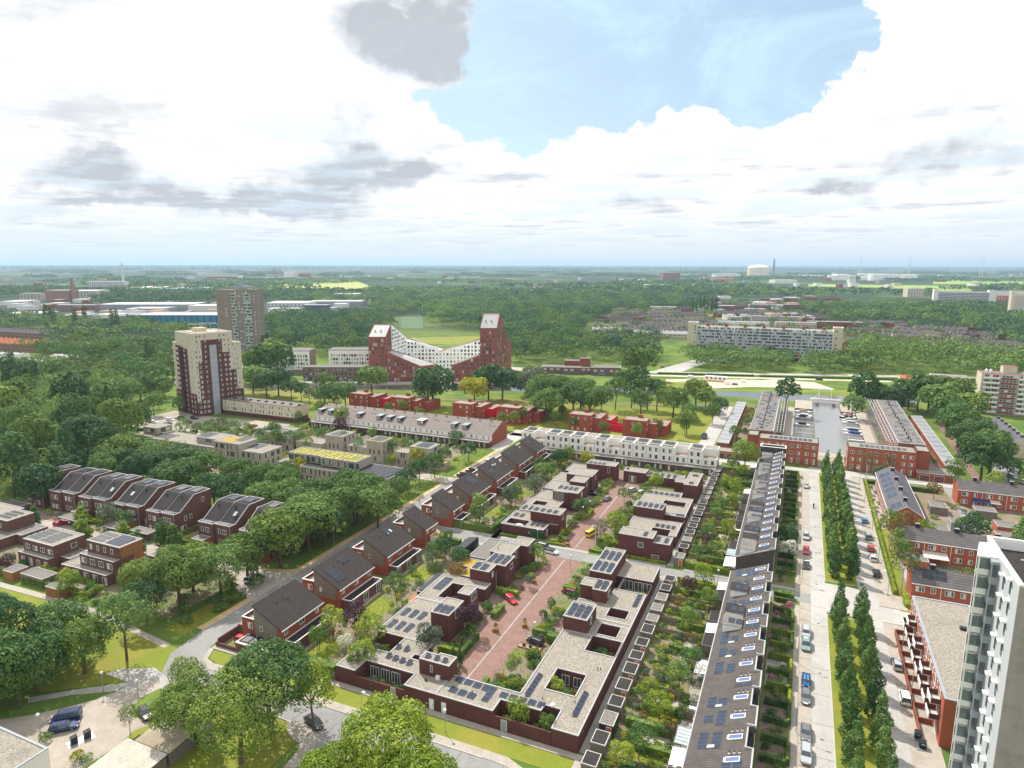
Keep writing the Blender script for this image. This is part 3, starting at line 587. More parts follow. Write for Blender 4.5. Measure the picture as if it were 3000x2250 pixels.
slab('quay', [(-4.8, 296, -.1, 409), (-.1, 408.2, 9.2, 434), (23.8, 408.2, 33, 434), (31., 303.2, 36.8, 411)], PAV, 1.0, BR)
slab('quay', [(10.2, 307, 20.8, 313)], PAV, .9, BR)
b = MB()
for i in range(8): b.box(10.3, 293.2+i*1.7, -.05, 20.7, 293.2+(i+1)*1.7 if i < 7 else 307, .10+i*.10, 0)
struct('harbour_steps', b, PAV)
slab('quay', band([(-335, 354), (-305, 363.5), (-261, 382.5), (-234, 395.5), (-172, 422.)], 6.5), PAVG, .9, CONC)
sheet('asphalt_highway', band([(-520, 360), (-330, 425), (-212, 484), (-93, 512), (38, 557), (91, 573), (220, 612), (500, 690)], 9.), ASP, .022)
sheet('side_road', band([(-212, 476), (-98, 495), (37, 532), (64, 538)], 6.), SNDP, .026)
sheet('side_road', [[(-104, 515), (-84, 515), (-42, 730), (-50, 730)]], ASP, .027)
sheet('sand_lot', [tp(1950, 880, 550, [(0, 930), (400, 925), (1150, 940), (1280, 930), (1750, 965), (2000, 1050), (1500, 1030), (1000, 1020), (560, 1035), (420, 985), (0, 955)])], SNDP, .017)
sheet('grass_verge', [tp(1950, 880, 550, [(0, 960), (300, 960), (480, 1010), (560, 1050), (2212, 1060), (2212, 1090), (500, 1062), (0, 1050)])], GRS, .018)
sheet('cycle_path', band([(-330, 322), (-250, 346), (-230, 343), (-127, 370), (-105, 380.7), (-64.8, 393), (-40, 405), (-6, 418), (-.5, 418)], 3.)+band([(36, 426), (52, 436), (67, 439), (75, 433), (70, 400), (67, 301), (66, 292)], 3.2), PAVR, .03)
sheet('sports_field', [[(-405.7, 641.3), (-341.3, 690.7), (-301.4, 609.7), (-398, 596)]], GRS, .03)
sheet('sports_field', [tp(1000, 880, 550, [(920, 150), (1100, 110), (1400, 85), (1700, 90), (1700, 110), (1300, 135), (1050, 165)]), tp(1000, 880, 550, [(720, 190), (960, 190), (960, 330), (700, 330)])], M('turf_blue_green', (.085, .145, .075), var=.3), .03)
sheet('field', [tp(600, 740, 900, [(430, 235), (750, 205), (1080, 200), (1200, 245), (1060, 265), (900, 268), (700, 285), (470, 275)])], M('field_bright', (.30, .36, .07), var=.15, scale=.02, col2=(.40, .33, .16)), .05)
sheet('field', [tp(1500, 740, 1500, [(1280, 137), (1500, 138), (1990, 145), (1985, 168), (1700, 165), (1620, 152), (1280, 146)]), tp(1500, 740, 1500, [(1820, 118), (2212, 122), (2212, 138), (1820, 136)])], M('field_green', (.25, .34, .08), var=.15, scale=.02), .06)
b = MB()
for i in range(22): x = -90+i*14; yy = 512.8+(x+93)*.3435 if x < 38 else 557+(x-38)*.302; b.box(x, yy-.1, .03, x+4, yy+.15, .036)
struct('road_marking', b, WHP)
b = MB(); [b.box(7.05, 66+i*9.2, .030, 10.4, 66.07+i*9.2, .036) for i in range(24)]; [b.box(4.7, 92+i*5.6, .03, 7.0, 92.1+i*5.6, .038) for i in range(14)]; [b.box(18.4, 70+i*9.2, .03, 22.2, 70.07+i*9.2, .037) for i in range(23)]; [b.box(-104+i*8, 83.4, .028, -103.93+i*8, 89., .034) for i in range(9)]; struct('road_joint', b, BIT)
b = MB(); [b.lathe([(.33, 0), (.33, .01)], (x, y, .03), 12) for x, y in [(8.6, 96+i*21) for i in range(9)]+[(20.3, 104+i*24) for i in range(7)]+[(-60+i*-14, 86) for i in range(3)]+[(-117, 120+i*25) for i in range(5)]]; struct('manhole_cover', b, GRVD)
# ---------------------------------------------------------------- the long dark-roofed terraces beside the main street
def slope_pt(x, z0, z1, xa, xb): return z0+(z1-z0)*(x-xa)/(xb-xa)
def black_house(y0, y1, k, n, blk, seed, recess, end=None, gable_n=False, gable_s=False):
 rg = random.Random(seed)
 nm = 'near' if blk == 0 else 'far'
 lab = ['terrace house under the long brown roof, near row, %s from the camera', 'terrace house under the long brown roof, far row, %s from the side street'][blk] % od(k)
 r = thing('terraced_house', lab, 'house', (-6.5, (y0+y1)/2, 0), group='terraced houses under one long sloping roof, %s row' % nm)
 xa, xr = -11.5, (-3.3 if recess else -2.2); z0, z1 = 5.9, 9.7
 sl = (z1-z0)/(-2.2-xa); zx = lambda x: z0+sl*(x-xa); a = math.atan(sl)
 R_b, W, T = MB(), MB(), MB(); e = .0
 R_b.poly([(xa-.3, y0, zx(xa-.3)), (xr, y0, zx(xr)), (xr, y1, zx(xr)), (xa-.3, y1, zx(xa-.3))])
 part('roof', R_b, TILX, r)
 for y, en in ((y0, gable_s), (y1, gable_n)):
  W.poly([(xa, y, 0), (xr, y, 0), (xr, y, zx(xr)-.03), (xa, y, zx(xa)-.03)] if y == y0 else [(xr, y, 0), (xa, y, 0), (xa, y, zx(xa)-.03), (xr, y, zx(xr)-.03)])
 W.poly([(xr, y0, 0), (xr, y1, 0), (xr, y1, zx(xr)-.03), (xr, y0, zx(xr)-.03)]); W.poly([(xa, y1, 0), (xa, y0, 0), (xa, y0, zx(xa)-.1), (xa, y1, zx(xa)-.1)])
 part('wall', W, BRK, r)
 T.box(xr, y0+.002, zx(xr)-.35, xr+.25, y1-.002, zx(xr)+.12)
 if not recess:
  for y in (y0, y1-.22): T.box(-3.35, y+.004, zx(xr)-.36, xr, y+.216, zx(xr)+.10)
 T.box(xa-.5, y0+.003, zx(xa)-.42, xa-.3, y1-.003, zx(xa)-.1)
 if gable_s: T.poly([(xa-.3, y0-.02, zx(xa-.3)+.06), (xr, y0-.02, zx(xr)+.06), (xr, y0+.2, zx(xr)+.06), (xa-.3, y0+.2, zx(xa-.3)+.06)]); T.poly([(xa-.3, y0-.02, zx(xa-.3)-.2), (xr, y0-.02, zx(xr)-.2), (xr, y0-.02, zx(xr)+.06), (xa-.3, y0-.02, zx(xa-.3)+.06)])
 part('roof_edge', T, TRIM, r)
 if recess:
  Wn = MB(); Wn.box(-3.05, y0+.35, 6.2, -2.5, y1-.35, 8.4, 0); part('bay_window', Wn, DARK, r)
 cy = (y0+y1)/2
 def on(mesh_fn, x, y, *aa, **kk):
  o = mesh_fn(r, x, y, zx(x)+.04, *aa, **kk); return o
 def slope_panel(x, y, nx, ny, k=False, cw=1.0, ch=1.65):    # lies on the slope, long side up the slope
  return pv(r, x, y, zx(x)+.03, nx, ny, a, -math.pi/2, k, cw, ch)
 b = MB(); xx = -3.9; b.box(xx-1.9, cy+.7, 0, xx, cy+1.75, 0)
 v = MB(); L = 1.9; 
 v.poly([(xx-L, cy-.2, zx(xx-L)+.14), (xx, cy-.2, zx(xx)+.14), (xx, cy+.75, zx(xx)+.14), (xx-L, cy+.75, zx(xx-L)+.14)], 1)
 for (p, qv) in (((xx-L-.12, cy-.32), (xx+.12, cy-.2)), ((xx-L-.12, cy+.75), (xx+.12, cy+.87))): v.poly([(p[0], p[1], zx(p[0])+.17), (qv[0], p[1], zx(qv[0])+.17), (qv[0], qv[1], zx(qv[0])+.17), (p[0], qv[1], zx(p[0])+.17)], 0)
 for (xa_, xb_) in ((xx-L-.3, xx-L), (xx, xx+.12)): v.poly([(xa_, cy-.2, zx(xa_)+.17), (xb_, cy-.2, zx(xb_)+.17), (xb_, cy+.75, zx(xb_)+.17), (xa_, cy+.75, zx(xa_)+.17)], 0)
 v.poly([(xx-L-.3, cy-.32, zx(xx-L-.3)), (xx+.12, cy-.32, zx(xx+.12)), (xx+.12, cy-.32, zx(xx)+.17), (xx-L-.3, cy-.32, zx(xx-L-.3)+.17)], 0)
 part('roof_window', v, [WHP, VEL], r)
 for i in range(3):
  c = MB(); px_ = -5.4+i*.75; c.box(px_-.14, cy+1.55, zx(px_)-.05, px_+.14, cy+1.8, zx(px_)+.16, 0); c.tube((px_, cy+1.67, zx(px_)+.1), (px_, cy+1.67, zx(px_)+.62), .07, n=6, m=1); part('vent_pipe', c, [WHP, BLK], r)
 typ = rg.choice([0, 0, 1, 1, 2, 3]) if blk == 0 else rg.choice([0, 1, 0, 1, 1, 3, 0])
 if typ == 1:
  c = MB(); w0, w1 = y0+.7, y1-.7; x0, x1 = -10.6, -6.9; zt = zx(x1)+.5
  c.box(x0, w0, zx(x0)-.3, x1, w1, zt-.12, 2); c.box(x0-.18, w0-.18, zt-.12, x1+.1, w1+.18, zt, 0, 1); c.box(x0-.03, w0+.3, zt-1.25, x0, w1-.3, zt-.3, 3); part('dormer', c, [TRIM, GRVD if rg.random() < .5 else BIT, WHP, GLS], r)
  if rg.random() < .75:
   kf = rg.random() < .5
   for i in range(2): pv(r, -8.1-i*1.5, cy-.1 if not i else cy-.1, zt+.05, 2, 2, .0, -math.pi/2, kf, 1., .62)
 if typ in (0, 3):
  kf = rg.random() < .45
  slope_panel(rg.uniform(-10.6, -10.2), cy+rg.uniform(-.6, .6), rg.choice([2, 3, 4]), 1, kf)
  slope_panel(rg.uniform(-8.6, -8.2), cy+rg.uniform(-.5, .3), rg.choice([2, 3, 4]), rg.choice([1, 1, 2]), kf)
 if typ == 1 or typ == 2:
  kf = rg.random() < .5; slope_panel(-6.3, cy-1.2, rg.choice([1, 2]), 2, kf)
 if typ == 0:
  c = MB(); x0 = -8.9; c.poly([(x0, cy-1.9, zx(x0)+.1), (x0+1.1, cy-1.9, zx(x0+1.1)+.1), (x0+1.1, cy-1.2, zx(x0+1.1)+.1), (x0, cy-1.2, zx(x0)+.1)]); part('skylight', c, GLB, r)
 # rear: garden-side extension, canopy or white awning, windows
 ex = rg.choice([0, 0, 1, 1, 2, 3, 4])
 for z in (3.4,):
  for i in (-1, 1): win(r, xa, cy+i*1.2, z, 'W', 1.5, 1.4)
 for z in (.9, 3.7):
  for i in (-1, 1): win(r, xr, cy+i*1.3, z, 'E', 1.3, 1.5)
 door(r, xr, cy, 0, 'E', DOORO)
 c = MB()
 if ex == 1: c.box(xa-3., y0+.3, 0, xa-.002, y1-.3, 2.75, 0, 1); c.box(xa-3.06, y0+.24, 2.6, xa-.01, y1-.24, 2.72, 2); part('rear_extension', c, [WOODG, BIT, TRIM], r)
 elif ex == 2:
  c.poly([(xa-3.1, y0+.4, 2.5), (xa-.01, y0+.4, 2.9), (xa-.01, y1-.6, 2.9), (xa-3.1, y1-.6, 2.5)]); c.box(xa-3.15, y0+.4, 2.32, xa-3.05, y1-.6, 2.5)
  for y in (y0+.5, y1-.7): c.box(xa-3.1, y-.05, 0, xa-3., y+.05, 2.4)
  part('awning', c, WHT, r)
 elif ex == 3:
  for i in range(6): yy = y0+.4+i*(y1-y0-.9)/5; c.box(xa-3.2, yy-.04, 2.5, xa, yy+.04, 2.62, 0)
  c.box(xa-3.2, y0+.3, 2.45, xa-3.1, y1-.3, 2.6, 0); c.poly([(xa-3.15, y0+.4, 2.56), (xa-.01, y0+.4, 2.57), (xa-.01, y1-.5, 2.57), (xa-3.15, y1-.5, 2.56)], 1)
  for y in (y0+.4, y1-.5): c.box(xa-3.18, y-.05, 0, xa-3.08, y+.05, 2.5, 0)
  part('glass_canopy', c, [ZNC, GLB], r)
 return r
NEAR_E = [86.2+5.35*k for k in range(16)]
for k in range(15): black_house(NEAR_E[k], NEAR_E[k+1], k, 15, 0, 100+k, k % 2 == 0 and k > 1, gable_n=k == 14, gable_s=False)
FAR_E = [175.5]+[182.8+5.55*k for k in range(18)]
for k in range(18): black_house(FAR_E[k], FAR_E[k+1], k, 18, 1, 300+k, k % 2 == 1, gable_s=k == 0)
t = thing('tower_porch', 'dark brick stair head with white rim at the far end of the long dark-roofed terrace', 'stair tower', (-6, 280))
mass(t, [(-11.6, 277.2, -2., 281.5, 10.4)], BRK, BRK, WHT, tw=.5, rim=1.6, roofname='stair_roof')
# back gardens: shed, fences, planting; front gardens with hedges
OR = lambda blk, k: '%s %s back garden by the alley' % (od(k), 'far' if blk else 'near')
def garden(y0, y1, k, blk):
 rg = random.Random(500+blk*50+k); nm = OR(blk, k)
 sx0, sx1 = -27.65, -25.1; sy = y0+rg.uniform(.1, .5); L = rg.choice([4.6, 5.0, 4.2]) if y1-y0 > 5 else 4.4
 t = thing('garden_shed', 'flat-roofed shed at the end of the '+nm, 'shed', ((sx0+sx1)/2, sy, 0), group='sheds along the alley')
 mass(t, [(sx0, sy, sx1, sy+L*.75, 2.55)], WOODG if rg.random() < .7 else BLK, rg.choice([BIT, GRVD, BIT]), CONC, tw=.11, rim=.08)
 if rg.random() < .6: door(t, sx1-.8, sy, .02, 'S', DOORO, .8, 2.)
 if rg.random() < .1: pv(t, (sx0+sx1)/2, sy+1., 2.65, 2, 2, 0., 0, rg.random() < .5)
 b = MB(); x1 = -11.8
 b.box(-25.0, y1-.04, .05, x1-rg.choice([0, 1.2, 4, 7]), y1+.04, 1.6)
 for i in range(5): b.box(-25.+i*3.2, y1-.06, 0, -24.9+i*3.2, y1+.06, 1.85)
 if rg.random() < .68: solo('garden_fence', b, FEN, 'weathered timber fence at the far side of the '+nm, 'fence', (-18, y1, 0), group='fences between back gardens')
 if rg.random() < .6: hx = rg.uniform(-24.5, -19.5); hedge(hx, y1-rg.uniform(.7, 1.3), hx+rg.uniform(2.5, 8.5), y1-.12, rg.uniform(1., 2.1), 'green hedge along the far side of the '+nm, rg.choice(['leaf_hedge', 'leaf_mid', 'leaf_hedge_lime']))
 # lawn or terrace
 lx = rg.uniform(-22, -20); ly = rg.uniform(-16.5, -15.5)
 sheet('lawn' if rg.random() < .6 else 'terrace', [(lx, y0+1., ly, y1-1.1)], GRS if rg.random() < .55 else PAV, .045)
 sheet('terrace', [(-14.9, y0+.2, -11.6, y1-.2)], rg.choice([PAV, PAVG, PAVG]), .05)
 n = rg.randint(17, 24) if y0 < 166 else rg.randint(12, 18)
 random.seed(900+blk*40+k)
 for i in range(n):
  side = rg.choice([0, 0, 1]); x = rg.uniform(-24.6, -14.2); y = (y0+rg.uniform(.35, 1.4)) if side else (y1-rg.uniform(.4, 1.5)) if rg.random() < .7 else rg.uniform(y0+.5, y1-.5)
  if side and x < -24.9: continue
  bush(x, y, 'leafy shrub in the '+nm, rg.choice([.5, .7, .8, .9, 1.1, 1.3]), group='shrubs of the '+nm)
 if rg.random() < .75: tree('small', rg.uniform(-22, -15), (y0+y1)/2+rg.uniform(-1, 1), 'small garden tree in the '+nm, rg.choice(['leaf_lime', 'leaf_mid', 'leaf_hedge', 'leaf_hedge_lime', 'leaf_lime', 'leaf_mid', 'leaf_purple' if k in (2, 13) else 'leaf_mid']), rg.uniform(.75, 1.15), 'small trees of the '+nm)
 if rg.random() < .45:
  t = thing('garden_table', 'garden table with chairs on the terrace of the '+nm, 'table', (-13.4, (y0+y1)/2, 0)); b = MB(); b.box(-.7, -.4, .70, .7, .4, .75); part('table_top', b, WHP, t, local=True)
  for sx in (-1, 1):
   for sy_ in (-1, 1): b = MB(); b.box(sx*.6-.03, sy_*.33-.03, 0, sx*.6+.03, sy_*.33+.03, .7); part('leg', b, WHP, t, local=True)
  for sy_ in (-1, 1):
   for sx in (-.35, .35):
    c = thing('garden_chair', 'garden chair at the table in the '+nm, 'chair', (-13.4+sx, (y0+y1)/2+sy_*.75, 0), 0 if sy_ < 0 else math.pi, 'garden chairs of the '+nm)
    b = MB(); b.box(-.22, -.22, .42, .22, .22, .46); part('seat', b, MET, c, local=True); b = MB(); b.box(-.22, -.25, .46, .22, -.21, .9); part('backrest', b, MET, c, local=True)
    b = MB(); [b.box(ax-.02, ay-.02, 0, ax+.02, ay+.02, .42) for ax in (-.2, .2) for ay in (-.2, .2)]; part('legs', b, MET, c, local=True)
for k in range(15): garden(NEAR_E[k], NEAR_E[k+1], k, 0)
for k in range(17): garden(FAR_E[k], FAR_E[k+1], k, 1)
hedge(-24.3, 174.6-.0+.8, -11.8, 176.4, 1.9, 'tall clipped hedge on the side street behind the far dark-roofed row', 'leaf_hedge_lime')
hedge(-24., 164.9, -12.2, 166.3, 1.8, 'clipped hedge on the side street at the end of the near back gardens', 'leaf_hedge_lime')
hedge(-1.4, 169.2+.0-1.2, 3.1, 171.2-1.3, 1.6, 'clipped hedge of the corner front garden by the side street', 'leaf_hedge')
FR = lambda blk, k: '%s %s front garden by the parked cars' % (od(k), 'far' if blk else 'near')
random.seed(31)
for blk, E_ in ((0, NEAR_E), (1, FAR_E)):
 for k in range(len(E_)-1):
  y0, y1 = E_[k], E_[k+1]; nm = FR(blk, k); rg = random.Random(77+blk*31+k)
  hedge(-1.3, y1-.45, 2.9, y1+.25, 1.2+rg.random()*.4, 'hedge across the far side of the '+nm, rg.choice(['leaf_hedge', 'leaf_dark', 'leaf_dark']))
  if rg.random() < .85: hedge(2.75, y0+.35, 3.35, y1-.55, .95+rg.random()*.4, 'street hedge in front of the '+nm, rg.choice(['leaf_hedge', 'leaf_hedge', 'leaf_hedge_lime']))
  if rg.random() < .25: sheet('terrace', [(-1.6, y0+.4, 2.5, y1-.6)], PAVG, .05)
  for i in range(rg.randint(2, 4) if blk == 0 else 2): bush(rg.uniform(-.8, 2.3), rg.uniform(y0+.8, y1-1.), 'shrub in the '+nm, rg.uniform(.6, 1.2), rg.choice(['leaf_dark', 'leaf_dark', 'leaf_mid', 'leaf_pink', 'leaf_hedge', 'leaf_white']), 'shrubs of the '+nm)
tree('oval', 1.2, 92., 'bushy conical tree in the front garden nearest the camera by the white car', 'leaf_lime', .85)
tree('round', 1.0, 200.5, 'round dark tree in a front garden beside the far dark-roofed row', 'leaf_dark', .75)
tree('small', .9, 191.5, 'small tree covered in white flowers in a front garden', 'leaf_white', 1.1)
cover('undergrowth', [(-24.8, 86), (-11.9, 86), (-11.9, 166), (-24.8, 166)], .8, .55, .34, 'low mixed planting in the near back gardens', 'leaf_mid', 3, 3)
cover('undergrowth', [(-24.8, 176), (-11.9, 176), (-11.9, 276), (-24.8, 276)], 1., .6, .45, 'low mixed planting in the far back gardens', 'leaf_lime', 4, 3)
cover('undergrowth', [(-1.6, 80), (2.9, 80), (2.9, 171), (-1.6, 171)], .8, .35, .3, 'dark ground cover in the near front gardens', 'leaf_dark', 5, 2)
cover('undergrowth', [(-1.6, 177), (2.9, 177), (2.9, 281), (-1.6, 281)], 1.1, .35, .4, 'dark ground cover in the far front gardens', 'leaf_dark', 6, 2)

# ---------------------------------------------------------------- houses with big tiled roofs along the left street
def big_roof(y0, y1, k, panels=(), ann='', sed=False):
 r = thing('detached_house', 'house with big dark tiled roof and timber gable, %s from the camera, left street' % od(k), 'house', (-102, (y0+y1)/2, 0), group='houses with big tiled roofs')
 xr, xe, zr, ze, xw = -103.7, -95.9, 9.7, 5.7, -107.9
 x0 = -103.6; sl = (zr-ze)/(xe-xr); zx = lambda x: zr+sl*-(x-xr); ang = math.atan(-sl)
 W, Rf, T = MB(), MB(), MB(); we = xe-.5
 for y, f in ((y0+.25, 0), (y1-.25, 1)):
  p = [(x0, y, 0), (we, y, 0), (we, y, zx(we)-.12), (x0, y, zx(x0)-.12)]; W.poly(p if not f else p[::-1])
 W.poly([(we, y0+.25, 0), (we, y1-.25, 0), (we, y1-.25, zx(we)-.12), (we, y0+.25, zx(we)-.12)]); W.poly([(x0, y1-.25, 0), (x0, y0+.25, 0), (x0, y0+.25, zr-.15), (x0, y1-.25, zr-.15)])
 part('wall', W, BRR, r)
 th = .22; Rf.poly([(xr-.2, y0, zx(xr-.2)), (xe, y0, zx(xe)), (xe, y1, zx(xe)), (xr-.2, y1, zx(xr-.2))]); Rf.poly([(xr-.2, y0, zx(xr-.2)-th), (xe, y0, zx(xe)-th), (xe, y0, zx(xe)), (xr-.2, y0, zx(xr-.2))])
 Rf.poly([(xr-.2, y1, zx(xr-.2)), (xr-.2, y0, zx(xr-.2)), (xr-.2, y0, zx(xr-.2)-.5), (xr-.2, y1, zx(xr-.2)-.5)]); part('roof', Rf, TILX2, r)
 T.box(xe-.02, y0+.01, ze-.3, xe+.12, y1-.01, ze-.08); part('gutter', T, WHP, r)
 c = MB(); c.poly([(x0-.0, y0+.2, 2.9), (we-1., y0+.2, 2.9), (we-1., y0+.2, zx(we-1.)-.35), (x0, y0+.2, zx(x0)-.35)]); c.box(x0-.0, y0+.2, 2.8, we-1., y0+.25, 2.9); part('gable_cladding', c, WOODG, r)
 # side box with roof terrace
 s = MB(); bx1 = y0+.9; mass(r, [(xw, bx1, x0-.01, y1-.6, 6.)], BRR, [PAVG], WHT, tw=.22, rim=.95, roofname='terrace')
 lb = MB()
 mass2 = [(xe-.45, y0+1.2, xe+2.3, y1-.2, 2.9)]
 if ann == 'car': mass2 += [(-105.6, y0-3.4, -94., y0+.2, 2.75)]
 if ann == 'sed': mass2 = [(xe-.45, y0+3., xe+5.2, y1-.6, 2.9, 1)]
 rr = thing('x', '', '', (0, 0)) if 0 else r
 mass(r, mass2, BRB if ann != 'sed' else WHT, [BIT, SED], WHT, tw=.18, roofname='annexe_roof')
 for i, y in enumerate(np.linspace(y0+1.8, y1-1.8, max(2, int((y1-y0)/3.6)))):
  win(r, we, y, 3.9, 'E', 1.7 if i % 2 else 1.1, 1.3)
  win(r, xe+2.3 if ann != 'sed' else xe+5.2, y, .4, 'E', 1.9, 2.1, pane='pale')
 win(r, x0+1.9, y0+.2, 4.2, 'S', .7, 1.1, mull=0); win(r, (xw+x0)/2+.2, bx1, 3.6, 'S', 1.3, 1.4); win(r, x0-2.2, bx1, .9, 'S', .8, 1.4, mull=0)
 for (x, y, nx, ny) in panels: pv(r, x, y, zx(x)+.08, nx, ny, -ang if 0 else math.atan((zr-ze)/(xe-xr)), math.pi/2, True)
 for i in range(2):
  y = y0+(y1-y0)*(.35+.2*i); x = -101.3+i*.6; c = MB(); c.tube((x, y, zx(x)-.1), (x, y, zx(x)+.5), .09, n=6); part('vent_pipe', c, BLK, r)
 for i in range(2):
  if k in (2, 5, 6): c = MB(); x = -101.9; y = (y0+y1)/2+1.+i*1.6; c.poly([(x, y, zx(x)+.09), (x+1., y, zx(x+1.)+.09), (x+1., y+.75, zx(x+1.)+.09), (x, y+.75, zx(x)+.09)]); part('skylight', c, GLB, r)
 return r
TILX2 = M('roof_tile_umber', (.052, .043, .040), 'rows_x', .22, scale=2.2)
BIGR = [(98.9, 112.5, [], 'car'), (118.3, 132.4, [(-97.7, 121.6, 3, 3), (-100.8, 127.3, 3, 1)], ''), (138.2, 151.8, [(-101.2, 146.6, 2, 1)], ''), (157.9, 164.9, [], 'sed'), (174.4, 182.1, [], ''), (188., 202., [(-99.4, 197.2, 4, 2)], ''), (207., 221.4, [(-101.6, 217.8, 2, 1), (-99., 211., 3, 1)], ''), (227.6, 241.4, [(-101., 231., 2, 1)], ''), (246.8, 257.2, [(-100.5, 251., 2, 1)], '')]
for k, (a, b_, p, an) in enumerate(BIGR): big_roof(a, b_, k, p, an)
t = thing('carport', 'flat carport with five dark solar panels in front of the nearest red brick house', 'carport', (-100, 97.5, 0))
r0 = t
for i in range(5): pv(t, -103.9+i*2.15, 96.3, 2.80, 1, 2, .03, 0, True, 1.7, 1.35)
b = MB(); b.box(-105.7, 95.9, 2.60, -93.9, 99.3, 2.74, 0); b.box(-105.8, 95.8, 2.45, -93.8, 95.9, 2.78, 1); [b.box(x, 96.0, 0, x+.14, 96.14, 2.6, 1) for x in (-105.5, -103.6, -101.8)]; b.box(-100.9, 96.0, 0, -94., 96.2, 2.5, 2); part('canopy', b, [BIT, WHP, BRB], t)
b = MB(); b.box(-111.9, 95.9, .0, -105.8, 96.15, 1.0); b.box(-111.6, 96.2, 0, -111.35, 102., 1.8); b.box(-111.35, 101.8, 0, -108., 102., 2.2); solo('garden_wall', b, BRB, 'low brick garden wall round the corner drive with the red car', 'wall', (-109, 96, 0))
# gardens east of them: hedges, sheds, planting
GN = lambda k: 'garden of the %s big-roofed house' % od(k)
for k, (a, b_, p, an) in enumerate(BIGR):
 rg = random.Random(60+k); nm = GN(k); yy0 = a-3; yy1 = b_+3
 sheet('lawn', [(-92.5+(3 if an == 'sed' else 0), a+1, -86, b_-4)], GRS, .05); sheet('terrace', [(-94.0+(3.5 if an == 'sed' else 0), a+2, -92.6+(3.5 if an == 'sed' else 0), b_-2)], PAV, .055)
 random.seed(40+k)
 for i in range(rg.randint(11, 16)):
  x = rg.uniform(-92, -81.5); y = rg.uniform(yy0, yy1)
  if 167 < y < 175.4 or (x > -86 and y < 104): continue
  bush(x, y, 'garden shrub in the '+nm, rg.uniform(.8, 1.7), group='shrubs of the '+nm)
 for i in range(rg.choice([1, 2, 2])):
  y = rg.uniform(yy0+2, yy1-2)
  if 165 < y < 177: y = 163
  tree('small', rg.uniform(-91, -83), y, 'small garden tree in the '+nm, rg.choice(['leaf_mid', 'leaf_dark', 'leaf_lime', 'leaf_grey']), rg.uniform(.9, 1.4), 'small trees of the '+nm)
 b = MB(); b.box(-80.6, yy0, 0, -80.45, min(yy1, 166.4), 1.8) if k not in (4, 5) else b.box(-80.9, 190., 0, -80.75, 204, 1.8)
 solo('garden_fence', b, FEN, 'timber fence along the far right side of the '+nm, 'fence', (-80.5, yy0, 0))
for (x, y, l, lf, s) in ((-86.6, 111.5, 'purple-leaved tree beside the big-roofed house nearest the camera', 'leaf_purple', 1.35), (-84., 104.5, 'small white-flowering tree left of the walled patio houses', 'leaf_white', .8), (-90.5, 103.3, 'light green bushy tree beside the nearest annexe', 'leaf_lime', .8), (-79., 107.5, 'bright green maple between the purple tree and the gravel roofs', 'leaf_lime', 1.5), (-76.6, 100.6, 'feathery light green tree growing in the walled courtyard', 'leaf_lime', 1.3)):
 tree('small', x, y, l, lf, s)
tree('gauzy', -89.3, 179.8, 'tall weeping birch behind the hedge on the side street', 'leaf_hedge', 1.0, name='birch_tree'); tree('round', -87., 200., 'grey-green round tree beyond the weeping birch', 'leaf_grey', .8)
tree('round', -87.4, 154., 'round tree behind the long dark solar shed', 'leaf_dark', .75); tree('round', -80.5, 150., 'dense dark tree at the rear of the sedum-roofed patio house', 'leaf_dark', .7); tree('round', -77.5, 142.5, 'olive tree between two patio houses', 'leaf_rust', .6)
hedge(-96.3, 96.8, -80.9, 98.6, 2.5, 'thick ragged hedge beside the carport on the southern path', 'leaf_mid'); hedge(-107, 175.4, -82.8, 177.2, 2.2, 'tall dark hedge along the far side of the side street', 'leaf_hedge')
hedge(-83.9, 177.2, -82.6, 190, 2., 'dark hedge turning away from the side street', 'leaf_hedge'); hedge(-95.5, 163.6, -88, 165.2, 1.7, 'dark clipped hedge on the near side of the side street', 'leaf_hedge')
for (x, y, L, l, w_) in ((-84.3, 160.5, 10.5, 'long dark shed roofed with solar panels behind the side-street hedge', 3.2), (-80.9, 136.6, 10.5, 'long black shed roofed with solar panels between lawns and patio houses', 3.6)):
 t = thing('solar_shed', l, 'shed', (x, y, 0)); b = MB(); b.prism([(x-w_/2, y-L/2), (x+w_/2, y-L/2), (x+w_/2, y+L/2), (x-w_/2, y+L/2)], 0, [2.3, 2.9, 2.9, 2.3], 0, 1); part('wall', b, [BLK, BIT], t)
 b = MB(); b.box(x-w_/2-.1, y-L/2-.1, 2.1, x+w_/2+.1, y-L/2, 2.35); part('roof_edge', b, WHT, t)
 pv(t, x-w_/2+.1, y, 2.36, int(L), 2, math.atan(.6/w_), -math.pi/2, True, 1., (w_-.2)/2)
cover('undergrowth', [(-94, 97), (-81, 100), (-81, 166), (-94, 166)], 1.0, .4, .34, 'low planting in the gardens behind the nearer big-roofed houses', 'leaf_mid', 8, 2)
cover('undergrowth', [(-94, 178), (-82, 178), (-78, 262), (-94, 262)], 1.3, .5, .45, 'low planting in the gardens behind the farther big-roofed houses', 'leaf_mid', 9, 2)
# ---------------------------------------------------------------- walled patio houses round the red brick courtyards
def roofpv(r, x0, y0, n, z, dx=0, dy=1.7, nx=1, ny=1, rz=0., tilt=.1, k=False, cw=1.0, ch=1.65):
 for i in range(n): pv(r, x0+dx*i, y0+dy*i, z, nx, ny, tilt, rz, k, cw, ch)
def vents(r, pts, z):
 for x, y in pts: c = MB(); c.tube((x, y, z-.1), (x, y, z+.5), .09, n=6); part('vent_pipe', c, BLK, r)
def patio(label, rects, loc, roofs=(GRV, GRVD, SED)):
 t = thing('patio_house', label, 'house', (loc[0], loc[1], 0)); mass(t, rects, BR, list(roofs), TRIM); return t
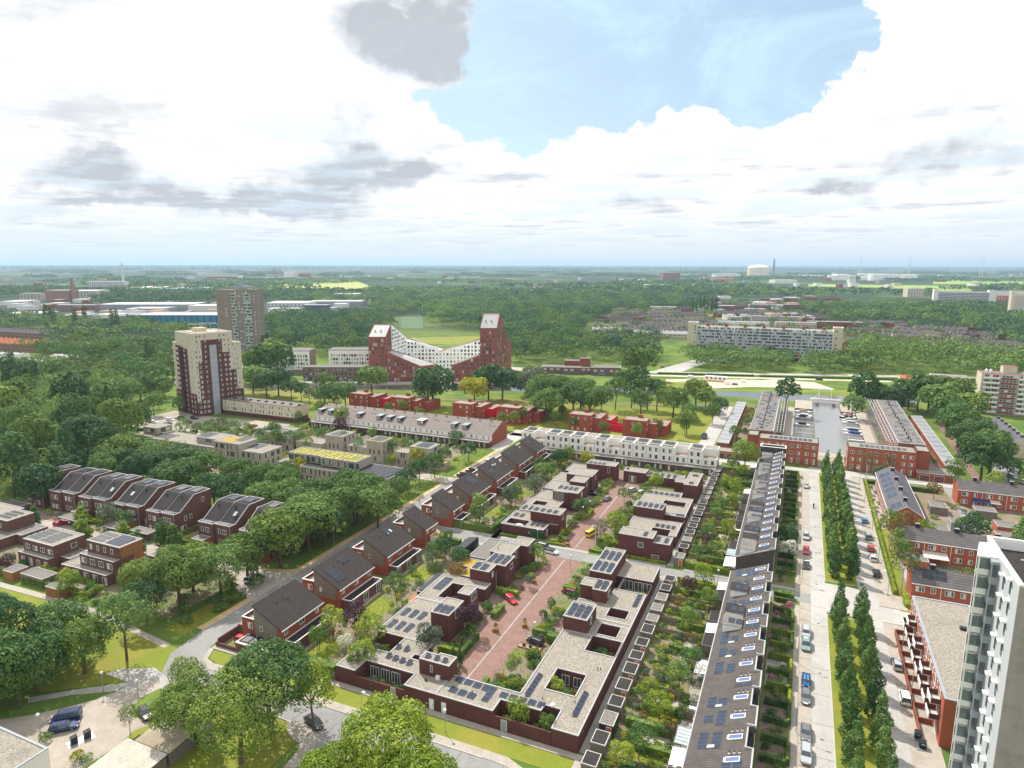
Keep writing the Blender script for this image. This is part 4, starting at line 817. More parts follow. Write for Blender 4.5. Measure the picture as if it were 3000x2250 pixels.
# near block
t = patio('low dark-red brick patio house wrapping the near court, gravel roof with a square planted atrium', [(-57.4, 96.5, -29.6, 103.2, 3.5), (-43.1, 103.2, -29.6, 127.4, 3.5), (-39.3, 106.3, -33.4, 113.3, 0), (-45.6, 96.4, -34.5, 100., 0), (-45.6, 100, -37.8, 100.1, 3.5), (-37.7, 99.9, -34.5, 101.8, 0), (-36.3, 121.4, -29.9, 127.4, 0)], (-36, 100))
b = MB(); b.box(-45.6, 96.5, 0, -34.4, 96.75, 2.6); part('courtyard_wall', b, BR, t)
for i in range(4): pv(t, -55.3+i*1.95, 101.5-.15*i, 3.42, 1, 1, .3, 0, False, 1.5, 1.6)
for i in range(3): pv(t, -54.9+i*1.95, 98.2-.1*i, 3.42, 1, 1, .3, 0, False, 1.5, 1.6)
for i in range(5): pv(t, -45.6+i*1.85, 100.6+.05*i, 3.42, 1, 1, .3, 0, False, 1.4, 1.5) if i > 0 or 1 else None
pv(t, -48.2, 98.3, 3.42, 1, 3, .0, 0, False, 1.3, 1.5); pv(t, -41.1, 106.4, 3.45, 6, 1, .35, math.pi/2, False, 1.2, 1.); pv(t, -31.3, 104.6, 3.45, 6, 1, .35, math.pi/2, False, 1.2, 1.)
b = MB(); b.lathe([(.5, 0), (.5, .25), (.35, .45), (.1, .52)], (-36.3, 100.8+1.4, 3.36), 10); part('skylight_dome', b, WHP, t)
vents(t, [(-54.6, 101.3), (-51.3, 99.7), (-31.9, 116.), (-31.4, 116.2), (-32.9, 104.7), (-38.6, 99.2+4)], 3.4)
for x in (-37.6, -35.2): win(t, x, 113.29, .3, 'S', 1.6, 2.1, pane='pale', mull=1)
for x, y in ((-58.2, 96.5), (-55.6, 96.5)): door(t, x, y, .12, 'S', WHP, .9, 2.1)
door(t, -43.4, 96.5, .12, 'S', ZNC, 1., 2.1); win(t, -56.6, 96.5, 2., 'S', .6, .35, 'dark', mull=0); win(t, -54.3, 96.5, 2., 'S', .6, .35, 'dark', mull=0)
for y in (99.5, 105, 110.5, 116, 121): win(t, -29.6, y, 1.9, 'E', .5, .7, 'dark', mull=0)
t = patio('low dark-red brick patio house with tall boxy upstairs room, behind the long southern garden wall', [(-80., 96.5, -75.5, 104.5, 3.5), (-75.5, 100.3, -57.4, 104.5, 3.5), (-72.8, 104.5, -66., 110.5, 3.5), (-64.2, 96.5, -57.4, 104.5, 3.5), (-63.5, 101., -56.9, 103.6, 6.6), (-60.6, 103.6, -56.9, 104.3, 6.6), (-67.6, 104.5, -66., 106, 0)], (-68, 100))
b = MB(); b.box(-75.5, 96.5, 0, -64.2, 96.75, 2.3); part('courtyard_wall', b, BR, t)
for i, (x, y) in enumerate([(-78.6, 98.6), (-78.3, 100.6), (-77., 99.), (-76.9, 100.9), (-77.9, 103.), (-76.2, 103.), (-72., 102.5), (-70.3, 102.3), (-68.6, 102.2), (-66.9, 102.1), (-72, 106.), (-70., 106.)]): pv(t, x, y, 3.42, 1, 1, .42, 0, False, .9, 1.4)
for x in (-62.2, -60.2, -58.4): pv(t, x, 101.6, 6.5, 1, 1, .42, 0, False, .9, 1.2)
win(t, -60.8, 101., 4.3, 'S', .5, 1.5, mull=0); door(t, -66.7, 96.5, .12, 'S', ZNC, .9, 2.); b = MB(); b.box(-59.6, 100.4, 3.4, -58.8, 100.95, 4.1); part('air_unit', b, WHP, t)
for x in (-73.5, -71., -68.5): win(t, x, 100.3, .2, 'S', 2., 2.4, pane='pale', mull=2)
vents(t, [(-70.5, 108), (-61.2, 99.3), (-60.9, 99.3)], 3.4)
t = patio('patio house with boxy upper room jutting at the court, rows of grey roof panels', [(-80, 110.5, -70.4, 126.5, 3.5), (-74, 117.5, -66., 119., 3.5), (-70.5, 117.4, -66., 124.6, 6.5), (-70.4, 119, -66, 124.6, 6.5)], (-74, 118))
roofpv(t, -69.8, 118., 3, 6.42, 1.45, 0, 1, 1, 0, .2, False, 1.1, 3.2); roofpv(t, -78.5, 112.5, 3, 3.42, 2.2, 0, 1, 2, 0, .15, False, 1.2, 1.65); roofpv(t, -78.5, 118, 3, 3.42, 2.2, 0, 1, 2, 0, .15, False, 1.2, 1.65)
win(t, -66., 121.5, 4.0, 'E', 2.2, 2.2, pane='pale', mull=0)
t = patio('dark-red brick patio house with courtyard tree and orange-tiled lean-to, long panels on its gravel roof', [(-80, 126.7, -75.4, 140, 3.5), (-75.4, 126.7, -66., 128.8, 3.5), (-69.1, 127.2, -66., 131.9, 6.6), (-75.4, 136.5, -66.5, 140, 3.5)], (-75, 133))
pv(t, -77.5, 132, 3.42, 2, 4, .0, 0, False, 1.1, 1.65); win(t, -66., 129.5, 4.2, 'E', 2.6, 1.9, pane='pale', mull=0)
b = MB(); b.prism([(-81.5, 125.2), (-78.3, 125.2), (-78.3, 127.9), (-81.5, 127.9)], 2.2, [2.6, 2.6, 3.3, 3.3]); part('tiled_canopy', b, TILO, t)
t = patio('dark-red brick patio house with three-step upper boxes and bluish panels, beside a sedum roof', [(-79.5, 141, -70.5, 151, 3.5, 2), (-79.5, 141, -75.8, 146., 3.1, 2), (-72.3, 139.8, -67., 144.5, 6.5), (-70.5, 144.5, -64.6, 151., 6.5)], (-72, 146))
roofpv(t, -71.4, 140.4, 2, 6.42, 2.2, 0, 1, 2, 0, .15, False, 1.5, 1.6); roofpv(t, -69.5, 145.3, 3, 6.42, 1.8, 0, 1, 3, 0, .15, False, 1.2, 1.6); win(t, -67., 142, 4.2, 'E', .9, 1.5, mull=0); win(t, -64.6, 148.5, 4.0, 'E', 1.6, 1.5, mull=0, pane='pale'); win(t, -67, 144.4, .4, 'E', .6, 4.2, mull=0)
t = patio('dark-red brick corner patio house with grey flat roofs by the side street', [(-79., 152, -72., 165.5, 3.5, 1), (-72, 151.2, -66., 158., 6.5), (-68.8, 158, -63.9, 163.5, 6.5)], (-71, 158)); win(t, -63.9, 160.5, 3.8, 'E', 2., 2., mull=0, pane='pale'); win(t, -66., 154.5, 4.1, 'E', 1.6, 1.8, mull=0, pane='pale'); vents(t, [(-70.5, 153.2)], 6.5)
t = patio('patio house whose box of blue panels rises at the angle of the gravel roof', [(-43.1, 127.4, -37.7, 134.6, 6.6), (-37.7, 127.4, -29.6, 134.6, 3.5), (-36, 128.5, -31.5, 133, 0)], (-38, 131)); roofpv(t, -42., 128.2, 3, 6.5, 1.6, 0, 1, 3, 0, .15, False, 1.2, 1.7); win(t, -37.7, 130.5, 4.2, 'E', 1.2, 1.8, mull=0)
t = patio('patio house with two dark panel strips on its stepped upper box', [(-44.2, 143.1, -40.9, 147.3, 6.5), (-40.9, 141.9, -37.5, 147.5, 6.5), (-44.1, 134.6, -29.6, 141.9, 3.5), (-37.5, 141.9, -29.6, 150., 3.5), (-36, 136.5, -31.5, 140.5, 0)], (-38, 141)); roofpv(t, -40.2, 142.7, 2, 6.42, 1.6, 0, 1, 2, 0, .1, True, 1.1, 1.9); win(t, -37.5, 144.5, 3.9, 'E', 1.8, 1.8, pane='pale', mull=0); pv(t, -31, 143, 3.42, 1, 4, 0, 0, True, 1.1, 1.6)
t = patio('patio house on the side street, white doors facing an open terrace', [(-44.3, 151, -38.8, 166.3, 6.5), (-38.8, 157., -29.6, 166.3, 3.5), (-37, 150.2, -29.6, 157, 0), (-37, 150, -36.7, 157, 3.1)], (-38, 158)); roofpv(t, -43.3, 152, 3, 6.42, 1.7, 0, 1, 3, 0, .15, False, 1.1, 1.65); roofpv(t, -43.3, 159, 3, 6.42, 1.7, 0, 1, 3, 0, .15, False, 1.1, 1.65)
for x in (-35.6, -33.2, -30.9): win(t, x, 156.98, .2, 'S', 2., 2.5, pane='pale', mull=1)
b = MB(); b.box(-29.85, 150, 0, -29.6, 157, 2.6); part('courtyard_wall', b, BR, t)
# far block
t = patio('patio house at the mouth of the far court, ivy on its blind wall', [(-80.6, 176.9, -66.6, 182.5, 3.5), (-80.6, 182.5, -64., 189., 3.5), (-73.2, 183, -63.5, 189, 6.5), (-79.6, 178, -72.9, 182.2, 0), (-79.8, 178.2, -79.6, 182, 3.5)], (-73, 181))
roofpv(t, -71.3, 179., 3, 3.42, 1.7, 0, 1, 2, 0, .1, True, 1.1, 1.7); roofpv(t, -72., 184, 4, 6.42, 2.1, 0, 1, 1, 0, .2, True, 1.2, 2.4); roofpv(t, -79, 184, 2, 3.42, 2, 0, 1, 1, 0, .1, True, 1.1, 2.6); win(t, -63.5, 186, 4., 'E', 1.6, 2., mull=0, pane='pale'); win(t, -71, 176.9, 1.7, 'S', .8, .5, mull=0); win(t, -66.6, 180, .5, 'E', 1., 2.2)
hedge(-70.5, 176.2, -66.2, 176.9, 2.9, 'ivy covering the corner of the junction patio house wall', 'leaf_dark'); hedge(-80.6, 175.3, -59.4, 176.1, .8, 'low clipped strip hedge at the foot of the junction patio house', 'leaf_hedge_lime')
solo('parasol', (lambda b: (b.lathe([(1.5, 2.2), (1.45, 2.3), (.1, 2.75)], (-76, 180.2, 0), 10), b.tube((-76, 180.2, 0), (-76, 180.2, 2.7), .03), b)[2])(MB()), WHT, 'white round parasol in the walled terrace of the junction patio house', 'parasol', (-76, 180.2))
t = patio('dark-red patio house in the far court with grey timber upper room and panels', [(-80, 190, -69, 203, 3.5), (-78, 196, -73.5, 200., 0), (-73.3, 203.6, -68., 207., 6.5), (-68., 204, -64.5, 211.4, 6.5), (-73.3, 207, -68, 211.4, 6.5), (-80, 203, -73.3, 213, 3.1)], (-72, 203)); roofpv(t, -72, 206.5, 4, 6.42, 1.8, 0, 1, 2, 0, .2, True, 1.1, 1.5); roofpv(t, -79, 191, 3, 3.42, 2.2, 0, 1, 2, 0, .15, True, 1.1, 1.6); win(t, -64.5, 208, 4.2, 'E', 1.3, 1.5, mull=0)
b = MB(); b.box(-72.9, 203.5, 3.4, -69.3, 203.6, 6.3); part('timber_cladding', b, WOODG, t)
t = patio('dark-red patio house in the far court with two plain gravel-topped upper boxes', [(-80.5, 213, -71.3, 223, 3.5), (-71.3, 215.5, -66., 222.2, 6.5)], (-72, 218)); win(t, -66, 219, 3.9, 'E', 1.2, 2.1, mull=0, pane='pale')
t = patio('dark-red patio house in the far court, the one with the widest gravel upper box', [(-80.5, 223, -74, 233, 3.5), (-75.1, 223.2, -65.5, 231.8, 6.5)], (-70, 228)); win(t, -65.5, 228, 3.9, 'E', .7, 2.3, mull=0, pane='pale')
t = patio('patio house at the far left corner of the far court, near the white terrace', [(-72.2, 238.6, -60.9, 244.5, 6.5), (-80, 236, -72.2, 246, 3.4)], (-66, 242)); roofpv(t, -71, 239.3, 4, 6.42, 1.7, 0, 1, 1, 0, .2, True, 1.1, 2.2); win(t, -63.5, 238.6, 3.6, 'S', .8, 2.3, mull=0, pane='pale')
t = patio('long low dark-red patio house with white garage door closing the far court', [(-58.5, 242, -36, 247.6, 3.5), (-58.5, 242, -50, 247.6, 4.3), (-47, 240.6, -44, 242, 0)], (-48, 244)); roofpv(t, -48.8, 242.6, 5, 3.42, 2.3, 0, 1, 2, 0, .15, True, 1.1, 2.); win(t, -55., 242, .3, 'S', 2.6, 2.3, mull=2)
b = MB(); b.box(-57.6, 244, 4.1, -57.4, 246, 4.8); part('vent_pipe', b, BLK, t)
t = patio('dark-red brick patio house with a high narrow wing against the alley, nearest the white terrace', [(-33.8, 228.2, -29.1, 243.4, 6.5), (-38.5, 238., -33.8, 243.4, 3.8)], (-31, 236)); pv(t, -31.5, 229.6, 6.42, 1, 1, .1, 0, False, 1.5, 2.)
b = MB(); b.lathe([(1.1, 0), (1.1, .12)], (-31.4, 240, 6.42), 14); part('aerial_ring', b, BLK, t)
t = patio('broad gravel-roofed patio house with curved white wall beside the alley', [(-46, 207., -29.4, 222.5, 3.5), (-38.2, 213.5, -31, 218., 0), (-44., 222.5, -33.8, 228., 3.3)], (-38, 214)); roofpv(t, -44.2, 223.2, 6, 3.3, 1.8, 0, 1, 1, 0, .2, True, 1.2, 2.4)
t = patio('patio house with five blue panels on its long upper box, far court', [(-44.9, 200.5, -35.7, 206.5, 6.4), (-35.7, 204.5, -29.3, 207., 3.5), (-35.7, 200.5, -29.3, 204.5, 0)], (-40, 203)); roofpv(t, -43.6, 201.5, 5, 6.32, 1.8, 0, 1, 1, 0, .2, False, 1.1, 3.4); pv(t, -31, 205, 3.42, 1, 1, .1, 0, False, 2.6, 1.6)
b = MB(); b.box(-29.55, 196, 0, -29.3, 204.5, 2.6); part('courtyard_wall', b, BR, t)
t = patio('gravel-roofed patio house with small planted yard in the middle of the far court', [(-44.5, 188, -29.3, 199.5, 3.5), (-37, 188, -31.5, 192.5, 0), (-38.5, 184, -36, 190, 0)], (-37, 194)); roofpv(t, -36, 193.5, 4, 3.42, 1.6, 0, 1, 1, 0, .2, True, 1.1, 2.4)
t = patio('tall blunt dark-red patio house on the side street with a lived-in roof terrace', [(-43.6, 176.9, -33.8, 182.6, 6.5), (-33.8, 176.9, -29.1, 182.6, 5.4), (-41, 182.6, -34.5, 187, 3.5)], (-37, 179)); win(t, -37.2, 176.9, 3.3, 'S', 1.6, 1.5, mull=0, pane='pale'); pv(t, -36.4, 178, 6.42, 1, 2, 0, 0, True, 1.1, 1.6); roofpv(t, -32.8, 178, 2, 5.3, 2.3, 0, 1, 2, 0, 0, True, 1.1, 1.8); win(t, -33, 176.9, .9, 'S', 2.2, .8, mull=0)
hedge(-43.8, 175.5, -29.8, 176.2, .8, 'low clipped strip hedge at the foot of the tall blunt patio house', 'leaf_hedge_lime')
# planting of the courts, atriums and yards
CT = [(-65.5, 104.8, -58.5, 112, 'green yard at the near end of the near court', 12), (-65.8, 113, -62.8, 137, 'left side of the near court', 16), (-64.5, 140, -60, 166, 'left side of the near court by the side street', 14), (-51.2, 104.5, -43.6, 111, 'right side of the near court, front beds', 16), (-51, 114, -43.6, 121, 'right side of the near court beside the plant trough', 8), (-51, 126.5, -45, 142, 'right side of the near court past the dark car', 12), (-51, 146, -45, 166, 'right side of the near court by the side street', 12),
  (-38.8, 106.8, -33.8, 112.8, 'square atrium of the gravel roof', 12), (-45.3, 97, -34.8, 99.6, 'walled patio in the front gravel roof', 7), (-36, 121.8, -30.4, 127, 'pink-flowered atrium by the alley', 9), (-75.2, 97, -64.6, 100, 'narrow walled courtyard on the southern path', 9), (-75, 129, -66.5, 136.2, 'courtyard with a purple bush', 9), (-79.8, 104.6, -73.2, 110.3, 'garden behind the near gravel roof', 9),
  (-64, 176.5, -60.8, 200, 'left side of the far court', 14), (-64, 203, -60, 238, 'left side of the far court, deep end', 18), (-51, 178, -45, 200, 'right side of the far court by the side street', 16), (-51, 203, -46.3, 240, 'right side of the far court, deep end', 16), (-36.8, 150.6, -30.2, 156.5, 'terrace yard on the side street', 5), (-79, 182.4, -73.6, 189, 'yard behind the junction house', 3), (-38, 213.8, -31.3, 217.8, 'small far atrium', 5), (-35.5, 200.8, -29.8, 204.2, 'far alley yard', 4), (-38.4, 184.3, -31.6, 192, 'side yard of the blunt house', 5), (-94, 242, -62, 262, 'gardens left of the white terrace', 22), (-60, 249, -28, 261, 'gardens in front of the white terrace', 34), (-112, 256, -64, 262, 'gardens under the white terrace', 16)]
for i, (x0, y0, x1, y1, nm, n) in enumerate(CT):
 random.seed(700+i)
 for j in range(int(n*1.8)): bush(random.uniform(x0+.5, x1-.5), random.uniform(y0+.5, y1-.5), 'shrub in the '+nm, random.uniform(.7, 1.6) if y0 < 170 else random.uniform(.9, 1.8), group='shrubs in the '+nm)
cover('undergrowth', [(-60, 248), (-28, 248), (-28, 262), (-112, 262), (-94, 246)], 1.2, .6, .5, 'mixed planting in front of the white terrace', 'leaf_mid', 12, 2)
for p in ([(-66, 104), (-62.7, 104), (-62.7, 166), (-66, 166)], [(-51.7, 104), (-43.3, 104), (-44, 166), (-51.7, 166)], [(-64, 176.5), (-61, 176.5), (-61, 240), (-64, 240)], [(-51.4, 177), (-45, 177), (-45, 240), (-51.4, 240)]): cover('undergrowth', p, .9, .35, .32, 'ground cover in the court beds', 'leaf_mid', int(abs(p[0][0])), 2)
H_ = [(-66.5, 113.2, -60.7, 114.2, 1.6), (-61.4, 114.2, -60.6, 121.5, 1.6), (-59.9, 105.2, -59.1, 109.5, 1.5), (-52.6, 104.5, -51.6, 108, 1.5), (-46.5, 126, -44, 128, 2.), (-66, 141.5, -60, 142.8, 1.7), (-62.2, 130.5, -60.6, 135.5, 1.5), (-64, 176.3, -62, 177.3, 1.2), (-50.6, 127.8, -46.5, 128.8, 1.5), (-50.8, 149.5, -47.5, 151, 1.6), (-52, 175.3, -44.2, 176.1, .8), (-60.6, 199, -59.4, 206, 1.4), (-51, 205, -46, 206.2, 1.4)]
for i, h in enumerate(H_): hedge(*h, 'clipped hedge in the brick court, %s counted from the camera' % od(i), random.Random(i).choice(['leaf_hedge', 'leaf_hedge_lime']))
for (x, y, l, lf, k, s) in ((-63.2, 122.4, 'dark purple round tree over the red court', 'leaf_purple', 'small', 1.25), (-66.5, 110.2, 'grey-green olive-like tree beside the tall boxy room', 'leaf_grey', 'small', 1.4), (-59.3, 148., 'silvery clipped ball bush on the paving edge', 'leaf_grey', 'small', .6), (-62.5, 161.5, 'bright green small tree where the court meets the side street', 'leaf_lime', 'small', 1.0), (-61.6, 199.5, 'dense green tree beside the lamp in the far court', 'leaf_dark', 'round', .72),
 (-50.2, 181.5, 'tall grey-green tree by the flag pole in the far court', 'leaf_grey', 'gauzy', .72), (-47.3, 188.3, 'large light green tree over the gravel roof in the far court', 'leaf_lime', 'round', .85), (-51.8, 217, 'slim tree among parked cars in the far court', 'leaf_mid', 'small', 1.1), (-44.5, 235.5, 'bright green tree at the rear of the far court', 'leaf_lime', 'round', .72), (-32., 248, 'glossy round tree by the alley near the white terrace', 'leaf_mid', 'round', .7), (-41.5, 98.8, 'climbing vine tree spilling over the southern courtyard wall', 'leaf_lime', 'small', .95), (-36, 98.4, 'light shrubby tree at the right of the front patio', 'leaf_hedge', 'small', .75), (-38, 109, 'pale tree inside the square atrium', 'leaf_lime', 'small', .7), (-86., 248, 'dark tree left of the white terrace gardens', 'leaf_dark', 'round', .9), (-76, 252, 'yellow-green tree in front of the white terrace', 'leaf_yellow', 'small', 1.3), (-91, 236, 'dark round tree beside the last big-roofed houses', 'leaf_dark', 'round', .8), (-86, 228, 'hazel-like spreading tree behind the far court', 'leaf_mid', 'round', .85), (-84, 214, 'silvery tree behind the far court houses', 'leaf_grey', 'round', .8)):
 tree(k, x, y, l, lf, s)
for i, (x, y) in enumerate([(-61.2, 110.3), (-59.8, 110.9)]): tree('cone', x, y, 'slim dark cypress-like tree at the head of the near court, %s of the pair' % ('left' if i == 0 else 'right'), 'leaf_dark', .42, name='conifer_tree')
for i, (x, y) in enumerate([(-58.6, 125.7), (-59.3, 149.5+1.5), (-53.3, 130.2), (-60.1, 201), (-51.3, 204.5), (-58.9, 176.8)]):
 t = thing('planter_box', ['rust-coloured planter below the purple tree', 'rust-coloured planter beside the silver ball bush', 'square terracotta planter with a thin shrub on the red court', 'rust-coloured planter under the dense green tree', 'terracotta planter among cars in the far court', 'rust-coloured planter at the mouth of the far court'][i], 'planter', (x, y, 0), math.radians(10*i)); b = MB(); b.box(-.55, -.55, 0, .55, .55, .8); part('box', b, WOOD, t, local=True); inst('plant', bushmesh(i % 4, 0), t, (0, 0, .7), 0, (.6, .6, 1.2), MATS['leaf_mid'], local=True)
b = MB(); b.box(-51.6, 121.9, .03, -46.4, 123.2, .35); b.box(-51.4, 122.1, .35, -46.6, 123., .37, 1); solo('plant_trough', b, [WOOD, SAND], 'long low timber planting trough beside the dark car', 'planter', (-49, 122.5))
for i in range(3): b = MB(); b.box(-50.6+i*1.5, 122.3, .37, -50.+i*1.5, 122.8, .85); solo('plant_tub', b, BLK, 'black tub standing in the long timber trough, %s from the left' % od(i), 'plant tub', (-50.3+i*1.5, 122.5))
# ---------------------------------------------------------------- brown brick houses on the left
def curved_house(x0, x1, i, units=2):
 r = thing('semi_detached_house' if units == 2 else 'detached_house', 'brown brick house pair with kinked dark roof, %s from the left by the avenue' % od(i) if units == 2 else 'single brown brick house with kinked dark roof at the left end of the row', 'house', ((x0+x1)/2, 141, 0), group='houses with kinked roofs')
 prof = [(134., 7.), (136.2, 7.), (141.8, 11.), (148., 10.9)]; W, Rf, T = MB(), MB(), MB(); n = units; wd = (x1-x0)/n
 for k in range(n):
  a, c = x0+k*wd, x0+(k+1)*wd
  dy = .6*k
  P = [(y+dy, z) for y, z in prof]
  for (ya, za), (yb, zb) in zip(P, P[1:]): Rf.poly([(a, ya, za-.12), (c, ya, za-.12), (c, yb, zb-.12), (a, yb, zb-.12)], 0 if zb != za and ya > 135 and zb > za else (1 if ya < 136 else 0))
  for xs_, fl in ((a, 0), (c, 1)):
   pts = [(xs_, P[0][0], 0), (xs_, P[-1][0], 0)]+[(xs_, y, z-.02) for y, z in P[::-1]]; W.poly(pts if fl else pts[::-1])
  W.poly([(a, P[0][0], 0), (c, P[0][0], 0), (c, P[0][0], P[0][1]-.02), (a, P[0][0], P[0][1]-.02)]); W.poly([(c, P[-1][0], 0), (a, P[-1][0], 0), (a, P[-1][0], P[-1][1]), (c, P[-1][0], P[-1][1])])
  for xs_ in ([a, c-.3] if k == n-1 else [a]):
   for (ya, za), (yb, zb) in zip(P, P[1:]):
    xa, xb = xs_-.02, xs_+.22; T.poly([(xa, ya, za+.1), (xb, ya, za+.1), (xb, yb, zb+.1), (xa, yb, zb+.1)]); T.poly([(xb, ya, za-.15), (xb, yb, zb-.15), (xb, yb, zb+.1), (xb, ya, za+.1)]); T.poly([(xa, yb, zb-.15), (xa, ya, za-.15), (xa, ya, za+.1), (xa, yb, zb+.1)])
  T.box(a+.31, P[0][0]-.04, 6.85, c-.01, P[0][0]+.22, 7.08); T.box(a+.31, P[-1][0]-.25, 10.8, c-.01, P[-1][0]+.03, 11.02)
  for z in (4.2, 1.): 
   win(r, a+wd*.28, P[0][0], z, 'S', .9, 1.5, mull=0); win(r, a+wd*.6, P[0][0], z, 'S', 1.5, 1.5)
  pvx = (a+c)/2; pv(r, pvx, P[0][0]+.5, 7., 3, 1, .1, 0, True, 1.2, 1.2); pv(r, pvx, P[-1][0]-4.2, 11., 2, 3, .05, 0, i % 2 == 0, 1.4, 1.0)
  b = MB(); y_ = 140.4+dy; zz = 7+(y_-136.2-dy)*4/5.6; b.tube((pvx-1.2, y_, zz-.2), (pvx-1.2, y_, zz+.6), .1, n=6); b.tube((pvx-.7, y_, zz-.2), (pvx-.7, y_, zz+.6), .1, n=6); part('vent_pipe', b, BLK, r)
  if (i+k) % 3 == 0: b = MB(); b.poly([(pvx+.2, 138.4, 8.72), (pvx+1.3, 138.4, 8.72), (pvx+1.3, 139.6, 9.58), (pvx+.2, 139.6, 9.58)]); part('skylight', b, GLB, r)
  if (i*2+k) % 3 == 1: mass(r, [(a+.8, P[0][0]-3.4, c-1., P[0][0]-.01, 3.1)], WOOD, [GRVD], TRIM, roofname='annexe_roof')
 win(r, x1, 138.5, 3.9, 'E', .9, 1.5, mull=0); win(r, x1, 140.5, 3.9, 'E', .9, 1.5, mull=0); win(r, x1, 145.4, 7.9, 'E', .9, 1.5, mull=0); win(r, x1, 137.5, .4, 'E', 2., 2.2)
 part('wall', W, BRB, r); part('roof', Rf, [BIT, GRVD], r); part('roof_edge', T, TRIM, r)
 b = MB(); b.tube((x1-.15, prof[0][0]+.6*(n-1)-.08, 0), (x1-.15, prof[0][0]+.6*(n-1)-.08, 6.9), .07, n=6); part('downpipe', b, TRIM, r); return r
for i, (a, c, u) in enumerate([(-238., -231.6, 1), (-228.1, -216., 2), (-213., -201., 2), (-197.2, -185.6, 2), (-181.6, -170., 2), (-159.6, -147.4, 2), (-143.6, -131.6, 2)]): curved_house(a, c, i, u)
def cube_house(lab, rects, loc, wins):
 t = thing('flat_roofed_house', lab, 'house', (loc[0], loc[1], 0)); mass(t, rects, BRB, [GRV, GRVD, SED], TRIM)
 for w_ in wins: win(t, *w_[:6], pane=w_[6] if len(w_) > 6 else 'mix', mull=w_[7] if len(w_) > 7 else 1)
 return t
t = cube_house('brown brick flat-roofed house at the left edge, tall box over low wings', [(-232, 108.5, -219, 121, 6.6), (-219.9, 112., -212.2, 119.6, 6.6), (-222, 106, -208.5, 112, 3.2, 1), (-212.2, 112, -206, 119.6, 3.2, 1)], (-218, 114), [(-215.8, 112, 4., 'S', 1., 1.4), (-212.2, 116.5, 1., 'E', 1.4, 1.5), (-224, 108.5, 3.9, 'S', 1.4, 1.5), (-228, 108.5, 3.9, 'S', 1.4, 1.5)]); roofpv(t, -217, 113.5, 3, 6.5, 0, 1.8, 6, 1, 0, .2, True, .9, 1.2)
t = cube_house('wide two-storey brown brick house with two fields of roof panels, second from the left edge', [(-194.6, 106., -181.6, 114.9, 6.6), (-194.6, 104.3, -181.6, 106., 3.5), (-181.6, 107.5, -177.4, 113, 3.1, 1)], (-188, 110), [(-192.7+i*3.2, 106., 3.9, 'S', 1.9, 1.4) for i in range(4)]+[(-192.5+i*3.3, 104.3, .3, 'S', 1.4, 2.2) for i in range(4)]+[(-181.6, 111.5, 4., 'E', 1.6, 1.4, 'pale', 0), (-181.6, 108, .4, 'E', 1., 2.2)]); [roofpv(t, -192.8+6*j, 107.3, 4, 6.5, 0, 1.65, 5, 1, 0, .22, True, 1., 1.2) for j in range(2)]
t = cube_house('three-storey stepped brown brick house with timber corner, in front of the avenue trees', [(-170.9, 108.3, -158., 114.9, 9.4), (-171.6, 106.5, -158.3, 108.3, 6.2), (-172.3, 104.5, -158.9, 106.5, 3.2), (-176.5, 104.5, -172.3, 110, 3.1), (-158, 109, -153.9, 114.5, 3.3, 1)], (-165, 109), [(-169.3+i*2.7, 108.3, 7., 'S', .9, 1.5, 'mix', 0) for i in range(4)]+[(-169.9+i*3.3, 106.5, 3.8, 'S', 2., 1.6) for i in range(4)]+[(-170.3+i*3.6, 104.5, .4, 'S', 1.7, 2.2) for i in range(4)]+[(-158., 110.4, 7., 'E', 1.3, 1.6), (-158., 113.4, 4., 'E', 1.2, 1.5, 'pale', 0), (-158., 108.8, .5, 'E', 1., 2.2), (-158, 111.3, 1.5, 'E', 1.6, 1.5, 'pale', 0)])
b = MB(); b.box(-157.99, 108.35, 6.3, -157.93, 114.8, 9.2); b.box(-157.99, 112, 0.1, -157.93, 114.8, 6.3); part('timber_cladding', b, WOOD, t)
roofpv(t, -168.3, 109.2, 3, 9.3, 0, 1.8, 4, 1, 0, .22, True, 1.1, 1.2); pv(t, -162, 109.2, 9.35, 4, 3, .03, 0, False, 1.3, 1.65)
t = cube_house('brown brick flat-roofed house half hidden by the street trees, stepped low terrace', [(-153.9, 112.8, -145.2, 119.9, 6.4), (-154.2, 110.4, -147., 112.8, 3.3), (-155, 108.2, -149, 110.4, 1.9), (-145.2, 113.5, -141, 119, 3.1, 2)], (-150, 114), [(-151.5+i*2.2, 112.8, 4., 'S', .9, 1.5, 'mix', 0) for i in range(3)]+[(-152, 110.4, .7, 'S', 1.5, 2.)]); roofpv(t, -149.5, 113.6, 4, 6.3, 0, 1.4, 6, 1, 0, .22, True, 1.1, 1.1)
t = cube_house('brown brick house with square sedum canopy beside the conical trees', [(-146.8, 128.5, -141.5, 132.2, 3., 2), (-157.5, 111.5, -155.5, 114, 3., 2)], (-145, 130), [])
